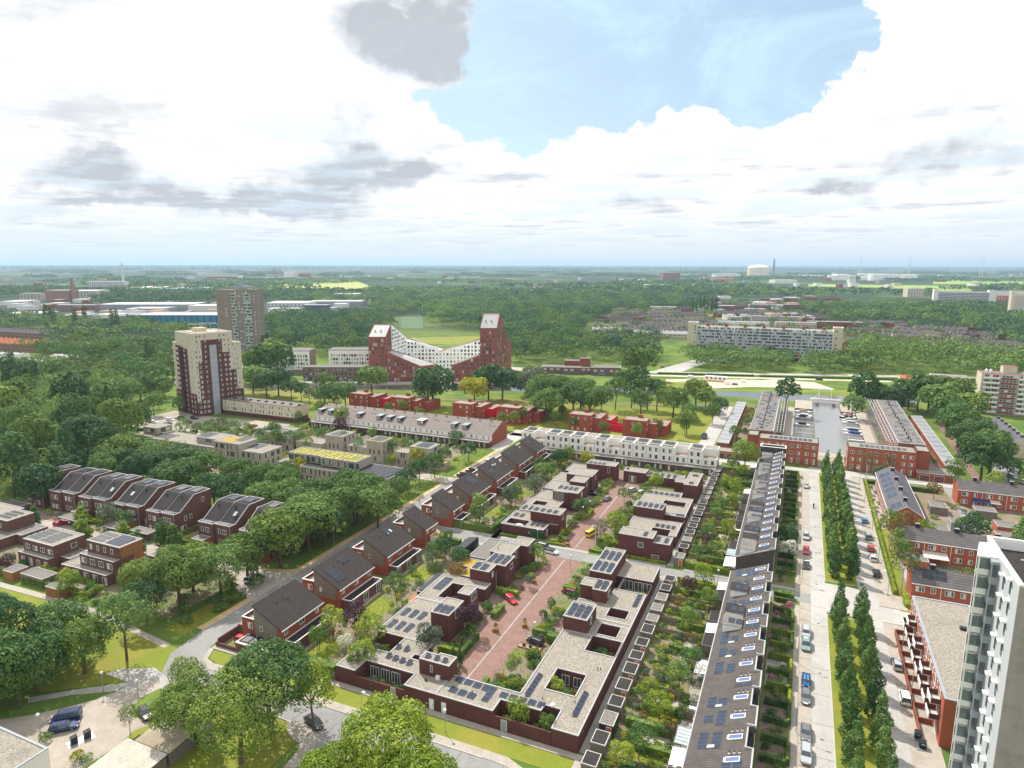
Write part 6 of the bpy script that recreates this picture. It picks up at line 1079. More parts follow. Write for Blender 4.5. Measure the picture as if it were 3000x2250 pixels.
# ---------------------------------------------------------------- brick rows on the right
def pitched(name, label, x0, x1, y0, y1, he, hr, axis, wall, roof, n, wins=True, cat='terraced houses', group=None, ch=(0, 0), parts=True, pvn=0, side='S'):
 t = thing(name, label, cat, ((x0+x1)/2, (y0+y1)/2, 0), group=group); W, R1, T = MB(), MB(), MB(); o = .35
 if axis == 'x':
  m = (y0+y1)/2; k = (hr-he)/(m-y0)
  R1.poly([(x0-.1, y0-o, he-k*o), (x1+.1, y0-o, he-k*o), (x1+.1, m, hr), (x0-.1, m, hr)]); R1.poly([(x1+.1, y1+o, he-k*o), (x0-.1, y1+o, he-k*o), (x0-.1, m, hr), (x1+.1, m, hr)])
  W.poly([(x0, y0, 0), (x1, y0, 0), (x1, y0, he-.02), (x0, y0, he-.02)]); W.poly([(x1, y1, 0), (x0, y1, 0), (x0, y1, he-.02), (x1, y1, he-.02)]); W.poly([(x0, y1, 0), (x0, y0, 0), (x0, y0, he-.03), (x0, m, hr-.05), (x0, y1, he-.03)]); W.poly([(x1, y0, 0), (x1, y1, 0), (x1, y1, he-.03), (x1, m, hr-.05), (x1, y0, he-.03)])
  T.box(x0-.1, y0-o-.1, he-k*o-.18, x1+.1, y0-o, he-k*o+.02)
 else:
  m = (x0+x1)/2; k = (hr-he)/(m-x0)
  R1.poly([(x0-o, y1+.1, he-k*o), (x0-o, y0-.1, he-k*o), (m, y0-.1, hr), (m, y1+.1, hr)]); R1.poly([(x1+o, y0-.1, he-k*o), (x1+o, y1+.1, he-k*o), (m, y1+.1, hr), (m, y0-.1, hr)])
  W.poly([(x0, y1, 0), (x0, y0, 0), (x0, y0, he-.02), (x0, y1, he-.02)]); W.poly([(x1, y0, 0), (x1, y1, 0), (x1, y1, he-.02), (x1, y0, he-.02)]); W.poly([(x0, y0, 0), (x1, y0, 0), (x1, y0, he-.03), (m, y0, hr-.05), (x0, y0, he-.03)]); W.poly([(x1, y1, 0), (x0, y1, 0), (x0, y1, he-.03), (m, y1, hr-.05), (x1, y1, he-.03)])
  T.box(x0-o-.1, y0-.1, he-k*o-.18, x0-o, y1+.1, he-k*o+.02); T.box(x1+o, y0-.1, he-k*o-.18, x1+o+.1, y1+.1, he-k*o+.02)
  for (xa, za), (xb, zb) in (((x0-o, he-k*o), (m, hr)), ((m, hr), (x1+o, he-k*o))): T.poly([(xa, y0-.13, za-.22), (xb, y0-.13, zb-.22), (xb, y0-.13, zb+.03), (xa, y0-.13, za+.03)])
 part('wall', W, wall, t); part('roof', R1, roof, t); part('gutter', T, WHP, t)
 L = (x1-x0) if axis == 'x' else (y1-y0)
 for i in range(ch[0]):
  q0 = (x0 if axis == 'x' else y0)+L*(i+.5)/ch[0]; b = MB(); xx, yy = (q0, m) if axis == 'x' else (m, q0); b.box(xx-.55, yy-.35, hr-.6, xx+.55, yy+.35, hr+.95); b.box(xx-.6, yy-.4, hr+.95, xx+.6, yy+.4, hr+1.05, 1); part('chimney', b, [BLK if wall is not BRBE else BRK, ZNC], t)
 if wins:
  for i in range(n):
   q0 = (i+.5)/n
   for z in (.9, 3.6):
    if z+1.5 > he: continue
    if axis == 'x':
     win(t, x0+L*(q0-.21/n), y0, z, 'S', 1.9, 1.4, pane='mix', mull=2); win(t, x0+L*(q0+.24/n), y0, z, 'S', 1.1, 1.4)
    else:
     win(t, x0, y0+L*(q0-.21/n), z, 'W', 1.9, 1.4, mull=2); win(t, x0, y0+L*(q0+.24/n), z, 'W', 1.1, 1.4)
   if i: 
    b = MB(); p_ = (x0 if axis == 'x' else y0)+L*i/n
    if axis == 'x': b.box(p_-.06, y0-.12, .2, p_+.06, y0, he-.3)
    else: b.box(x0-.12, p_-.06, .2, x0, p_+.06, he-.3)
    part('downpipe', b, WHP, t)
 return t, m
t, m = pitched('terraced_houses', 'red brick terrace facing the camera beyond the white tower, grey tiles, nearest of three', 29.4, 66, 178., 186.4, 5.9, 8.4, 'x', BRO, TILY, 6, ch=(4, 0)); pv(t, 34.2, 179.2, 6.65, 4, 2, .54, 0, True, 1.3, 1.5); pv(t, 45.5, 179.2, 6.65, 2, 2, .54, 0, True, 1.2, 1.4)
t, m = pitched('terraced_houses', 'red brick terrace facing the camera with cream awning, middle of three on the right', 29.7, 68, 207.3, 215.4, 5.9, 8.4, 'x', BRO, TILY, 6, ch=(4, 0))
b = MB(); b.poly([(35.6, 203.4, 2.6), (41.6, 203.4, 2.6), (41.6, 207.25, 3.2), (35.6, 207.25, 3.2)]); part('awning', b, CURT, t)
t, m = pitched('terraced_houses', 'red brick terrace with blue awning at the right edge, farthest of three', 53.9, 96, 263.6, 271.8, 5.9, 8.4, 'x', BRO, TILY, 6, ch=(4, 0)); b = MB(); b.poly([(58, 261.3, 2.6), (63, 261.3, 2.6), (63, 263.55, 3.1), (58, 263.55, 3.1)]); part('awning', b, NAVY, t); b = MB(); b.poly([(63.2, 261.3, 2.6), (66, 261.3, 2.6), (66, 263.55, 3.1), (63.2, 263.55, 3.1)]); part('awning', b, CURT, t)
t, m = pitched('terraced_houses', 'slate-roofed red brick terrace running away from the camera beside the right-hand street', 29.6, 38.6, 228., 273.5, 5.9, 8.7, 'y', BRO, TILB, 8, ch=(4, 0))
for i in range(5): pv(t, 30.2, 243+i*5.8, 6.25, 3, 2, math.atan(2.8/4.5), -math.pi/2, False, 1.4, 1.7)
pv(t, 30.2, 232.5, 6.25, 3, 2, math.atan(2.8/4.5), -math.pi/2, False, 1.4, 1.7)
t, m = pitched('terraced_houses', 'slate-roofed beige terrace under the balcony flats at the right edge', 86.6, 96, 342, 388, 5.9, 8.6, 'y', BRBE, TILB, 7, ch=(7, 0))
for i in range(6): pv(t, 87.3, 346+i*6, 6.2, 3, 2, math.atan(2.7/4.7), -math.pi/2, True, 1.3, 1.9)
t, m = pitched('terraced_houses', 'brick terrace end cut by the right picture edge below the slate roof', 93, 130, 316, 326, 5.9, 8.6, 'x', BRBE, TILY, 4)
for i, (x0, y0, x1, y1, h, m_) in enumerate([(31.5, 200.5, 36.5, 205, 2.6, BRO), (50, 200, 56, 204, 2.6, BRO), (42.6, 214-2+5, 46, 222, 2.7, WHP), (57.5, 226, 64, 232, 3.4, BRO), (47.5, 236, 53, 241, 2.8, ZNC), (44, 250, 49, 256, 2.7, WOODG), (60, 238, 66, 244, 2.8, BRO), (41, 228, 46, 233, 2.6, BRO), (48, 188, 54, 192, 2.6, BRO), (57, 252, 63, 257, 2.7, WOODG)]): t = thing('garden_shed', 'flat-roofed shed in the yards of the right-hand brick terraces, %s of ten' % od(i), 'shed', (x0, y0, 0), group='sheds of the right-hand yards'); mass(t, [(x0, y0, x1, y1, h)], m_, GRVD, TRIM, tw=.15)
hedge(26.3, 226, 27., 277, 1.3, 'long clipped hedge in front of the slate-roofed terrace', 'leaf_hedge_lime'); hedge(26.2, 182, 27., 224.5, 1.2, 'long clipped hedge before the birches', 'leaf_hedge_lime'); hedge(27, 277, 31.5, 277.8, 1.2, 'hedge end at the harbour street corner', 'leaf_hedge'); hedge(28, 175.3, 29.9, 181.5, 1.2, 'hedge corner beside the nearest red terrace', 'leaf_hedge_lime', wd=None); hedge(40, 274, 50, 275, 1.6, 'dark hedge behind the slate-roofed terrace', 'leaf_dark')
for i, (x, y, lf, s, l) in enumerate([(28.1, 211.3, 'leaf_hedge', 1.0, 'tall birch beside the middle red terrace'), (27.9, 182.7, 'leaf_hedge', 1.18, 'tall pale birch beside the nearest red terrace'), (28.2, 198.5, 'leaf_hedge', .95, 'birch between the two nearest red terraces'), (34., 222, 'leaf_rust', .75, 'rusty small birch at the gable of the slate roof'), (27.5, 288.5-4, 'leaf_rust', .85, 'brownish tree in front of the right harbour block'), (35.5, 289, 'leaf_rust', .7, 'second brownish tree in front of the right harbour block')]): tree('birch', x, y, l, lf, s)
for (x, y, lf, k, s, l) in ((50.5, 222.5, 'leaf_dark', 'round', 1.15, 'dark round tree in the yards behind the slate-roofed terrace'), (38.5, 223, 'leaf_lime', 'small', 1.2, 'lime bush tree at the gable of the slate-roofed terrace'), (66.5, 222, 'leaf_mid', 'broad', .95, 'wide green tree right of the yards, above the white tower'), (73.5, 224, 'leaf_mid', 'broad', .85, 'second wide green tree at the right edge of the yards'), (60.5, 217, 'leaf_dark', 'round', .8, 'lower dark tree behind the middle red terrace'), (54.1, 272.5, 'leaf_hedge', 'birch', 1.15, 'large loose tree at the end of the garage lane'), (31., 276.5, 'leaf_dark', 'small', 1.3, 'dark shrub tree at the far end of the slate roof'), (47.5, 266.5, 'leaf_rust', 'small', 1.1, 'rusty small tree by the garage street'), (68.6, 281, 'leaf_lime', 'small', 1.5, 'bright low tree beside the parked pale cars'), (72.5, 309, 'leaf_dark', 'broad', .95, 'big dark tree over the cycle path near the parked cars'), (77, 300, 'leaf_dark', 'round', 1.1, 'dark tree by the lane with pale cars')): tree(k, x, y, l, lf, s)
for i in range(26): rg = random.Random(i+5); bush(rg.uniform(40, 66), rg.choice([rg.uniform(188, 204), rg.uniform(218, 262)]), 'shrub in the yards behind the right-hand brick terraces', rg.uniform(1.1, 2.), group='shrubs of the right-hand yards')
for i in range(10): bush(27.9+i % 3*.5, 232+i*4.2, 'small shrub in the paved front gardens of the slate-roofed terrace', .8, group='shrubs before the slate-roofed terrace')
sheet('terrace', [(27.1, 229, 29.55, 274), (30, 187, 60, 203)], PAV, .06)
sheet('road', [(53, 218, 56.5, 283), (50, 283.5, 110, 290), [(66, 284), (74, 284), (88, 330), (84, 345)]], ASPD, .026)
t = thing('low_apartments', 'low red brick block with gravel roof and front balconies, behind the bins', 'apartment block', (30, 140, 0)); mass(t, [(27., 123.2, 38, 162.4, 9.3)], BRO, GRV, ZNC, tw=.5)
for i in range(8):
 y = 127+i*4.6
 for z in (3.6, 6.6):
  if (i+int(z)) % 2 == 0 or z < 4:
   b = MB(); b.box(25.4, y-1.6, z-.15, 26.99, y+1.6, z, 1); b.box(25.4, y-1.6, z, 25.5, y+1.6, z+.95, 0); b.box(25.5, y-1.6, z, 26.99, y-1.5, z+.95, 2); b.box(25.5, y+1.5, z, 26.99, y+1.6, z+.95, 2); part('balcony', b, [WHP, CONC, BR], t)
  win(t, 27., y, z+.05, 'W', 1.6, 2.1, mull=1); win(t, 27., y+2.3, z+.9, 'W', .7, 1.3, mull=0)
 b = MB(); b.box(24.3, y-2.2, 0, 24.5, y+2.2, 1.1); b.box(24.5, y+2.0, 0, 26.9, y+2.2, 1.1); part('yard_wall', b, BRR, t); win(t, 27., y, .2, 'W', 1.8, 2.1, mull=1)
for z in (1.2, 6.2): win(t, 30.2, 123.2, z, 'S', 1.6, 1.5)
b = MB(); b.box(34, 150, 9.1, 36, 151, 9.7); part('roof_hatch', b, BLK, t)
# white panel tower cut by the right edge
t = thing('tower_block', 'white panelled tower with stacked glass balconies cut by the right picture edge', 'tower block', (36, 101, 0)); X0, X1, Y0, Y1, HT = 26.6, 50., 93.6, 109.6, 43.7
GLT = M('glass_green_grey', (.13, .17, .165), rough=.12, spec=.5); CORR = M('white_corrugated_panel', (.50, .52, .54), 'rows_y', .04, scale=3.2); PANL = M('panel_taupe', (.33, .29, .28), 'pave', .1)
W = MB(); W.poly([(X0, Y1, 0), (X0, Y0, 0), (X0, Y0, HT), (X0, Y1, HT)]); part('side_wall', W, CORR, t)
W = MB(); W.poly([(X0, Y0, 0), (X1, Y0, 0), (X1, Y0, HT), (X0, Y0, HT)]); W.poly([(X1, Y0, 0), (X1, Y1, 0), (X1, Y1, HT), (X1, Y0, HT)]); W.poly([(X1, Y1, 0), (X0, Y1, 0), (X0, Y1, HT), (X1, Y1, HT)]); W.poly([(X0+.4, Y0+.4, HT-1.3), (X1-.4, Y0+.4, HT-1.3), (X1-.4, Y1-.4, HT-1.3), (X0+.4, Y1-.4, HT-1.3)], 1); part('wall', W, [PANL, BIT], t)
W = MB(); W.box(X0-.06, Y0-.06, HT-.1, X0+.4, Y1+.06, HT+.25); W.box(X0+.4, Y0-.056, HT-.1, X1, Y0+.4, HT+.247); W.box(X0+.4, Y1-.4, HT-.1, X1, Y1+.056, HT+.247); W.box(X0+.36, Y0+.4, HT-1.3, X0+.4, Y1-.4, HT); W.box(X0+.4, Y1-.42, HT-1.3, X1, Y1-.4, HT-.1); part('parapet', W, WHP, t)
W = MB(); W.box(31, 98, HT-1.3, 36, 101.5, HT+.6); W.box(33.5, 105., HT-1.3, 40., 107.5, HT+1.2); part('roof_plant', W, [CONC], t); W = MB(); W.tube((32.5, 103, HT-1.2), (32.5, 103, HT+5.5), .12); [W.tube((29.5+i*.9, 100.5, HT-1.2), (31+i*.9, 103.5, HT+.3), .06) for i in range(5)]; W.tube((29, 103, HT-.2), (34, 104, HT-.2), .07); part('mast', W, WHP, t)
for f in range(14):
 z = HT-3.4-f*2.85
 if z < 2: break
 b = MB(); xa, xb = X0-2.3, X0-1.1      # wedge-shaped balcony: deeper towards the camera
 pts = [(X0-.01, Y1-1.), (xb, Y1-1.), (xa, Y1-6.2), (X0-.01, Y1-6.2)]
 b.prism(pts, z-.2, z, 1); part('balcony_floor', b, [CONC, CONC], t)
 b = MB()
 for (p, q_) in (((xb-.02, Y1-1.), (xa-.02, Y1-6.2)),): b.prism([p, (p[0]+.08, p[1]), (q_[0]+.08, q_[1]), q_], z-.2, z+.12, 1); b.prism([p, (p[0]+.06, p[1]), (q_[0]+.06, q_[1]), q_], z+.12, z+2.6, 0); [b.box(p[0]+(q_[0]-p[0])*u_-.05, p[1]+(q_[1]-p[1])*u_-.05, z+.12, p[0]+(q_[0]-p[0])*u_+.03, p[1]+(q_[1]-p[1])*u_+.05, z+2.65, 1) for u_ in (.02, .33, .66, .98)]; b.box(xa, q_[1], z+1.0, X0-.01, q_[1]+.03, z+2.6, 0); b.box(xa, q_[1]-.02, z+.12, X0-.01, q_[1]-.001, z+1., 1)
 part('balustrade', b, [GLT, WHP], t)
 b = MB(); b.box(X0-.9, Y1-7.5, z-.15, X0-.01, Y1-6.3, z+2.69, 2); b.box(X0-.93, Y1-7.3, z+.5, X0-.9, Y1-6.5, z+2.3, 0); b.box(X0-.8, Y1-7.53, z+.5, X0-.15, Y1-7.5, z+2.3, 0); part('glazed_bay', b, [GLS, WHP, ZNC], t)
 for k in range(3):
  y = Y1-1.5-k*1.5; b = MB(); 
  win(t, X0, y, z+.05, 'W', 1.2, 2.2, 'grey', 'mix', 0)
 for k, y in enumerate((Y0+6.2, Y0+3.3)):
  zz = z+(.7 if k else 0)
  b = MB(); b.box(X0-.02, y-.35, zz, X0, y+.35, zz+1.9, 1); b.box(X0-.55, y-.5, zz+1.9, X0, y+.5, zz+2.15, 0); part('slot_window', b, [WHP, GLS], t)
b = MB(); [b.box(X0-2.2, Y1-6.25+.1, z, X0-2.1, Y1-6.1, z+.1) for z in (1,)]; b.tube((X0-2.1, Y1-6.2, 0), (X0-2.1, Y1-6.2, HT-.7), .12); part('balcony_post', b, WHP, t)
b = MB(); b.prism([(X0-.01, Y1-1.), (X0-1.1, Y1-1.), (X0-2.4, Y1-6.3), (X0-.01, Y1-6.3)], HT-.75, HT-.5); part('balcony_canopy', b, WHP, t)
# balcony flats on the right edge
t = thing('tower_block', 'nine-storey flats with white balconies and red panels at the right edge', 'tower block', (110, 445, 0)); x0, x1, y0, y1, h = 94.2, 135., 440.2, 452., 23.
mass(t, [(x0, y0, x1, y1, h), (105, 446, 111.5, 452, h+3.6)], BRBE, GRVD, REDC, tw=.3); REDP = M('panel_wine', (.30, .04, .06))
for f in range(8):
 z = 1.3+f*2.7; b = MB(); b.box(x0+.6, y0-1.3, z-.2, x1, y0-.01, z, 1); 
 for s_ in range(5): 
  xs_ = x0+.8+s_*8.2
  if s_ == 1: continue
  b.box(xs_, y0-1.32, z, xs_+7.6, y0-1.25, z+.95, 0)
 part('balcony', b, [WHP, CONC], t)
 for s_ in range(5):
  xs_ = x0+.8+s_*8.2
  if s_ == 1:
   for k in range(4): win(t, xs_+1+k*1.7, y0-1.33, z+.9, 'S', 1.5, 1.3, mull=0)
   b = MB(); b.box(xs_, y0-1.3, z-.1, xs_+7.2, y0-1.28, z+.8); part('panel', b, REDP, t)
  else:
   win(t, xs_+2.2, y0, z+.6, 'S', 3.4, 1.6, mull=2); win(t, xs_+6.4, y0, z+.6, 'S', 1.6, 1.6, mull=0); b = MB(); b.box(xs_+4.6, y0-.04, z, xs_+5.5, y0-.005, z+2.2); part('door', b, REDP, t)
b = MB(); [b.lathe([(.7, 0), (.7, 1.2), (.3, 1.6)], (x, 447, h-.1), 8) for x in (97.5, 99.6, 115.5, 117.5)]; part('roof_fan', b, WHP, t)
for (x, y, w_, d_, h_, mt, rm, l) in ((66, 531, 11, 8, 4.5, WHP, TILO, 'small canal-side house with orange tiled roof'), (87, 545, 22, 9, 5.5, WHP, GRV, 'white flat-roofed house by the highway near the flats')): pitched('house', l, x, x+w_, y, y+d_, h_-1.2, h_+1.2, 'x', mt, rm, 2, wins=False) if rm is TILO else mass(thing('house', l, 'house', (x, y, 0)), [(x, y, x+w_, y+d_, h_)], mt, rm, TRIM)
# ---------------------------------------------------------------- beige tower, grey tower, white slabs, twin-peaked block
def rot_thing(name, label, cat, x, y, deg): return thing(name, label, cat, (x, y, 0), math.radians(deg))
def lmass(t, rects, wall, roofs, trim=TRIM, **k):     # mass in the thing's own axes
 loc = t.location.copy(); t.location = (0, 0, 0); mass(t, rects, wall, roofs, trim, **k); t.location = loc
def lwin(t, x, y, z, f, w_, h_, **k): return win(t, x, y, z, f, w_, h_, local=True, **k)
# local x runs along the face seen on the right, local y into the block; near corner at the origin
t = rot_thing('tower_block', 'beige and maroon tower with stepped shoulders rising over the sand-grey blocks', 'tower block', -296.6, 255.7, 71)
lmass(t, [(0, 0, 26, 28, 39.), (0, 0, 21.5, 23.5, 45.2)], BRBE, [GRV], WHT)
b = MB()
def pan(x0, z0, x1, z1, m=0, e=.06): b.box(x0, -e, z0, x1, -.003, z1, m)
pan(0.03, 0, 25.97, 8.); pan(4.2, 8, 15.4, 41.4, 0, .07); pan(15.4, 8, 19.4, 34., 0, .065); pan(19.4, 8, 26.0, 12.5, 0, .062); pan(2., 8, 4.2, 30, 0, .064); pan(19.4, 12.5, 22.5, 24, 0, .063); pan(8.4, 0, 12.2, 38.5, 1, .12)
part('maroon_cladding', b, [BR, M('stair_glass', (.34, .38, .42), rough=.15, spec=.8)], t, local=True)
b = MB(); [b.box(8.4, -.18, 2.4+i*2.75, 12.2, -.12, 2.65+i*2.75) for i in range(13)]; part('stair_mullion', b, TRIM, t, local=True)
b = MB(); b.box(-.06, 0.03, 0, -.003, 27.97, 12.2); b.box(-.075, 8.2, 12.2, -.002, 20.5, 36.5); part('maroon_cladding', b, BR, t, local=True)
for f in range(14):
 z = 1.2+f*2.75; b = MB(); b.box(-1.5, 14., z-.2, -.08, 20.2, z, 0); b.box(-1.55, 14., z, -1.45, 20.2, z+1., 0); part('balcony', b, BR, t, local=True)
for f in range(16):
 z = 1.5+f*2.75
 for x in ((1.3, 3.1) if f > 2 else (1.5, 3.6, 5.6)): lwin(t, x if f < 13 else x+.6, -.07, z, 'S', 1.1, 1.5)
 for x in (6.2, 14., 16.8, 19., 21.5, 23.6):
  if (f > 13 and x > 20): continue
  lwin(t, x, -.08, z, 'S', 1.0, 1.3, fr='grey' if x < 15 or f < 6 else 'white')
 for y in (3.2, 7, 12.4, 22.8, 25.6):
  if f > 13 and y > 22: continue
  lwin(t, -.08, y, z, 'W', 1.1, 1.4)
b = MB(); b.box(3, 3, 45, 16, 17, 45.3); b.box(5, 8, 45.1, 11, 13, 47.4); part('roof_plant', b, [BRBE], t, local=True)
b = MB(); [b.tube((x, y, 45), (x, y, 49.6), .12) for x in (4, 10, 16) for y in (5, 14)]; [b.tube((4, y, 49.5), (16, y, 49.5), .12) for y in (5, 14)]; [b.tube((x, 5, 49.5), (x, 14, 49.5), .12) for x in (4, 10, 16)]; part('roof_frame', b, TRIM, t, local=True)
b = MB(); b.box(24.5, 17, 45, 26, 18.5, 46.8); part('roof_unit', b, M('unit_violet', (.16, .10, .16)), t, local=True) if 0 else None
for x, l in ((26.2, 0),): b = MB(); [b.box(26.+i*2.4, .5, 0, 26.4+i*2.4, .9, 3.) for i in range(3)]
t = thing('terraced_houses', 'cream brick row of eight two-storey houses beside the beige tower', 'terraced houses', (-265, 266, 0)); mass(t, [(-289.9, 266.2, -239.5, 276.8, 8.4)], BRBE, [GRVD], BLK, tw=.3, low=2.4); mass(t, [(-289.7, 266.5, -239.7, 276.6, 2.4)], BR, [GRVD], BLK)
for i in range(8):
 for k in (-1, 1): win(t, -289.9+6.3*(i+.5)+k*.9, 266.2, 5.9, 'S', .8, 1.7, mull=0); win(t, -289.9+6.3*(i+.5)+k*1.1, 266.2, 3., 'S', 1.7, 1.9)
for i in range(9): b = MB(); b.box(-286+i*5.6, 270.5, 8.2, -284.6+i*5.6, 271.5, 8.9); part('chimney', b, BLK, t)
t = rot_thing('tower_block', 'tall grey-brown brick tower with balcony stacks behind the beige one', 'tower block', -495.6, 459., 24); 
lmass(t, [(0, -4, 36.5, 14, 58.5), (30, -4, 36.5, 14, 58.7)], BRW, [GRVD], BRW)
for f in range(19):
 z = 1.5+f*2.95
 b = MB(); b.box(13.5, -5.3, z-.2, 18.8, -4.02, z, 0); b.box(13.5, -5.35, z, 18.8, -5.25, z+.9, 1); b.box(24.5, -5.3, z-.2, 32, -4.02, z, 0); b.box(24.5, -5.35, z, 32, -5.25, z+.9, 1); part('balcony', b, [TRIM, GLB], t, local=True)
 lwin(t, 16., -4.01, z+.1, 'S', 4.2, 2.2, mull=2); lwin(t, 28.3, -4.01, z+.1, 'S', 6.2, 2.2, mull=3, pane='curtain' if f % 5 == 0 else 'mix')
 for x in (8.4, 20.3, 22.6): lwin(t, x, -4., z+.5, 'S', 1.2, 1.3, mull=0)
 lwin(t, 34.3, -4., z+.5, 'S', .8, 1.5, mull=0); lwin(t, 36.5, 1, z+.5, 'E', .8, 1.5, mull=0)
b = MB(); b.box(15, 1, 59.5, 28, 9, 61.5); b.box(17, 2, 61.5, 22, 6, 63.4); [b.tube((x, 5, 61), (x, 5, 66), .15) for x in (18, 20, 24, 26)]; part('roof_plant', b, ZNC, t, local=True)
def white_slab(label, x, y, deg, L, D, h, side=BRW):
 t = rot_thing('apartment_block', label, 'apartment block', x, y, deg); lmass(t, [(0, 0, L, D, h)], side, [GRVD], ZNC); b = MB(); b.box(.05, -.1, 2.8, L-.05, -.004, h-.6); part('white_front', b, M('render_bright_white', (.90, .90, .89), var=.04), t, local=True)
 rg = random.Random(int(L)); n = int(L/2.1)
 for f in range(int((h-3.4)/2.9)):
  for i in range(min(n, 24)): lwin(t, 1.3+(L-2.6)*(i+.5)/min(n, 24)+rg.uniform(-.25, .25), -.11, 3.5+f*2.9, 'S', rg.choice([.8, .8, 1.5]), 1.9, fr='dark', mull=0)
white_slab('white-fronted slab with narrow windows just right of the grey tower', -372., 383., 24, 35, 17, 17.5)
white_slab('white-fronted slab with narrow windows beside the twin-peaked brick block', -330., 407., 24, 40, 16, 17.5)
t = rot_thing('canal_houses', 'three-storey brown and slate brick row along the canal quay', 'terraced houses', -323., 369.5, 24.5); lmass(t, [(0, 0, 45, 10, 9.8)], BRD, [GRVD], ZNC)
for i in range(14):
 lwin(t, 1.8+i*3.2, 0, 7., 'S', 1.5, 1.5, fr='dark', mull=1); lwin(t, 2.6+i*3.1, 0, 4., 'S', 1.3, 1.5, fr='dark', mull=0); lwin(t, 1.8+i*3.2, 0, .6, 'S', 2.2, 2., fr='dark', mull=1)
b = MB(); [b.box(.2+i*6.4, -1.6, 0, 3.2+i*6.4, -.05, 1.4) for i in range(7)]; part('porch', b, ZNC, t, local=True)
# twin-peaked perimeter block; local x along the canal front, y back
t = rot_thing('perimeter_block', 'red brick block with two pointed white-roofed peaks around a white courtyard, on the canal', 'apartment block', -276., 383.3, 24.3)
BT = M('brick_twin_red', (.30, .105, .075), 'brick', .25); WMT = M('roof_white_metal', (.44, .43, .42), var=.1, rough=.4); WHB = M('render_bright_white', (.90, .90, .89), var=.04)
KS = .178      # the side wings lean with the plot
def sh(x, y): return (x+KS*y, y)
def wing(outer, hts, faces):
 """outer: four plan points, hts: their eaves heights; faces: material of each side"""
 b = MB(); outer = [sh(*p) for p in outer]
 for i in range(4):
  j = (i+1) % 4; b.poly([(*outer[i], 0), (*outer[j], 0), (*outer[j], hts[j]), (*outer[i], hts[i])], faces[i])
 b.poly([(*outer[i], hts[i]) for i in range(4)], 2)
 cx, cy = sum(p[0] for p in outer)/4, sum(p[1] for p in outer)/4
 for i in range(4):
  j = (i+1) % 4; (xa, ya), (xb, yb) = outer[i], outer[j]
  q_ = lambda x, y: (x+(cx-x)*.05, y+(cy-y)*.05); c, d = q_(xa, ya), q_(xb, yb)
  b.poly([(xa, ya, hts[i]+.3), (xb, yb, hts[j]+.3), (*d, hts[j]+.3), (*c, hts[i]+.3)], 0); b.poly([(xa, ya, hts[i]-.01), (xb, yb, hts[j]-.01), (xb, yb, hts[j]+.3), (xa, ya, hts[i]+.3)], 0); b.poly([(*c, hts[i]+.3), (*d, hts[j]+.3), (*d, hts[j]-.01), (*c, hts[i]-.01)], 0)
 part('wing', b, [BT, WHB, WMT], t, local=True)
A, B_, C_, D_ = 12.2, 38., 77.8, 89.8
wing([(0, 0), (A, 0), (A, 12), (0, 12)], [31.8, 31.8, 39.8, 39.8], [0, 0, 1, 0])
wing([(0, 12.05), (A, 12.05), (A, 45), (0, 45)], [39.7, 39.7, 26.6, 26.6], [0, 1, 1, 0])
wing([(0, 45.05), (B_, 45.05), (B_, 60), (0, 60)], [26.6, 15.8, 15.8, 26.6], [1, 0, 0, 0])
wing([(B_+.05, 45.05), (C_, 45.05), (C_, 60), (B_+.05, 60)], [15.8, 27.6, 27.6, 15.8], [1, 0, 0, 0])
wing([(C_, 0), (D_, 0), (D_, 12), (C_, 12)], [38., 38., 47.7, 47.7], [0, 0, 0, 0])
wing([(C_, 12.05), (D_, 12.05), (D_, 41), (C_, 41)], [47.5, 47.5, 26.4, 27.], [0, 0, 0, 1])
wing([(C_+.02, 41.05), (D_, 41.05), (D_, 60), (C_+.02, 60)], [27.5, 26., 22, 26], [0, 0, 0, 0])
wing([(A+.05, 0), (36.4, 0), (44.5, 11), (A+.05, 11)], [21.3, 11.2, 11., 21.3], [0, 0, 1, 1])
wing([(58., 0), (C_-.05, 0), (C_-.05, 11), (58., 11)], [11.9, 18.9, 18.9, 11.9], [0, 0, 1, 0])
zf = lambda x: 31.8 if x < A else (21.3-(x-A)*.42 if x < 36.4 else (0 if x < 58 else (11.9+(x-58)*.35 if x < C_ else 38.)))
rg = random.Random(9); rows = []
for f in range(14):
 z = 1.+f*2.75
 for i in range(42):
  x = 1.2+i*2.15
  if x > D_-.8 or z+2. > min(zf(x), zf(x+.9)) or 35.5 < x < 59: continue
  if rg.random() < .72: rows.append((x+rg.uniform(-.3, .3), 0., z, 'S', 0))
 for i in range(15):
  y = 1.5+i*3.1; top = 38+y*.8 if y < 12 else 47.5-(y-12)*.73
  if z+2.2 < top and y < 41: rows.append((D_+KS*y+.1, y, z, 'E', 0))
  top = 31.8+y*.66 if y < 12 else 39.7-(y-12)*.4
  if 1.5 < y < 44 and z+2.4 < top and (z > 21 or y > 12) and z > 3: rows.append((A+KS*y+.1, y, z, 'E', 1))
for f in range(9):
 z = 1.5+f*2.85
 for i in range(24):
  x = A+1.4+i*2.7; top = 26.6-(x-A)*.42 if x < B_ else 15.8+(x-B_)*.295
  if z+2.2 < top and x < C_-1: rows.append((x+KS*45, 45.05, z, 'S', 1))
rg.shuffle(rows); rows.sort(key=lambda r_: r_[4]); sm = MB()
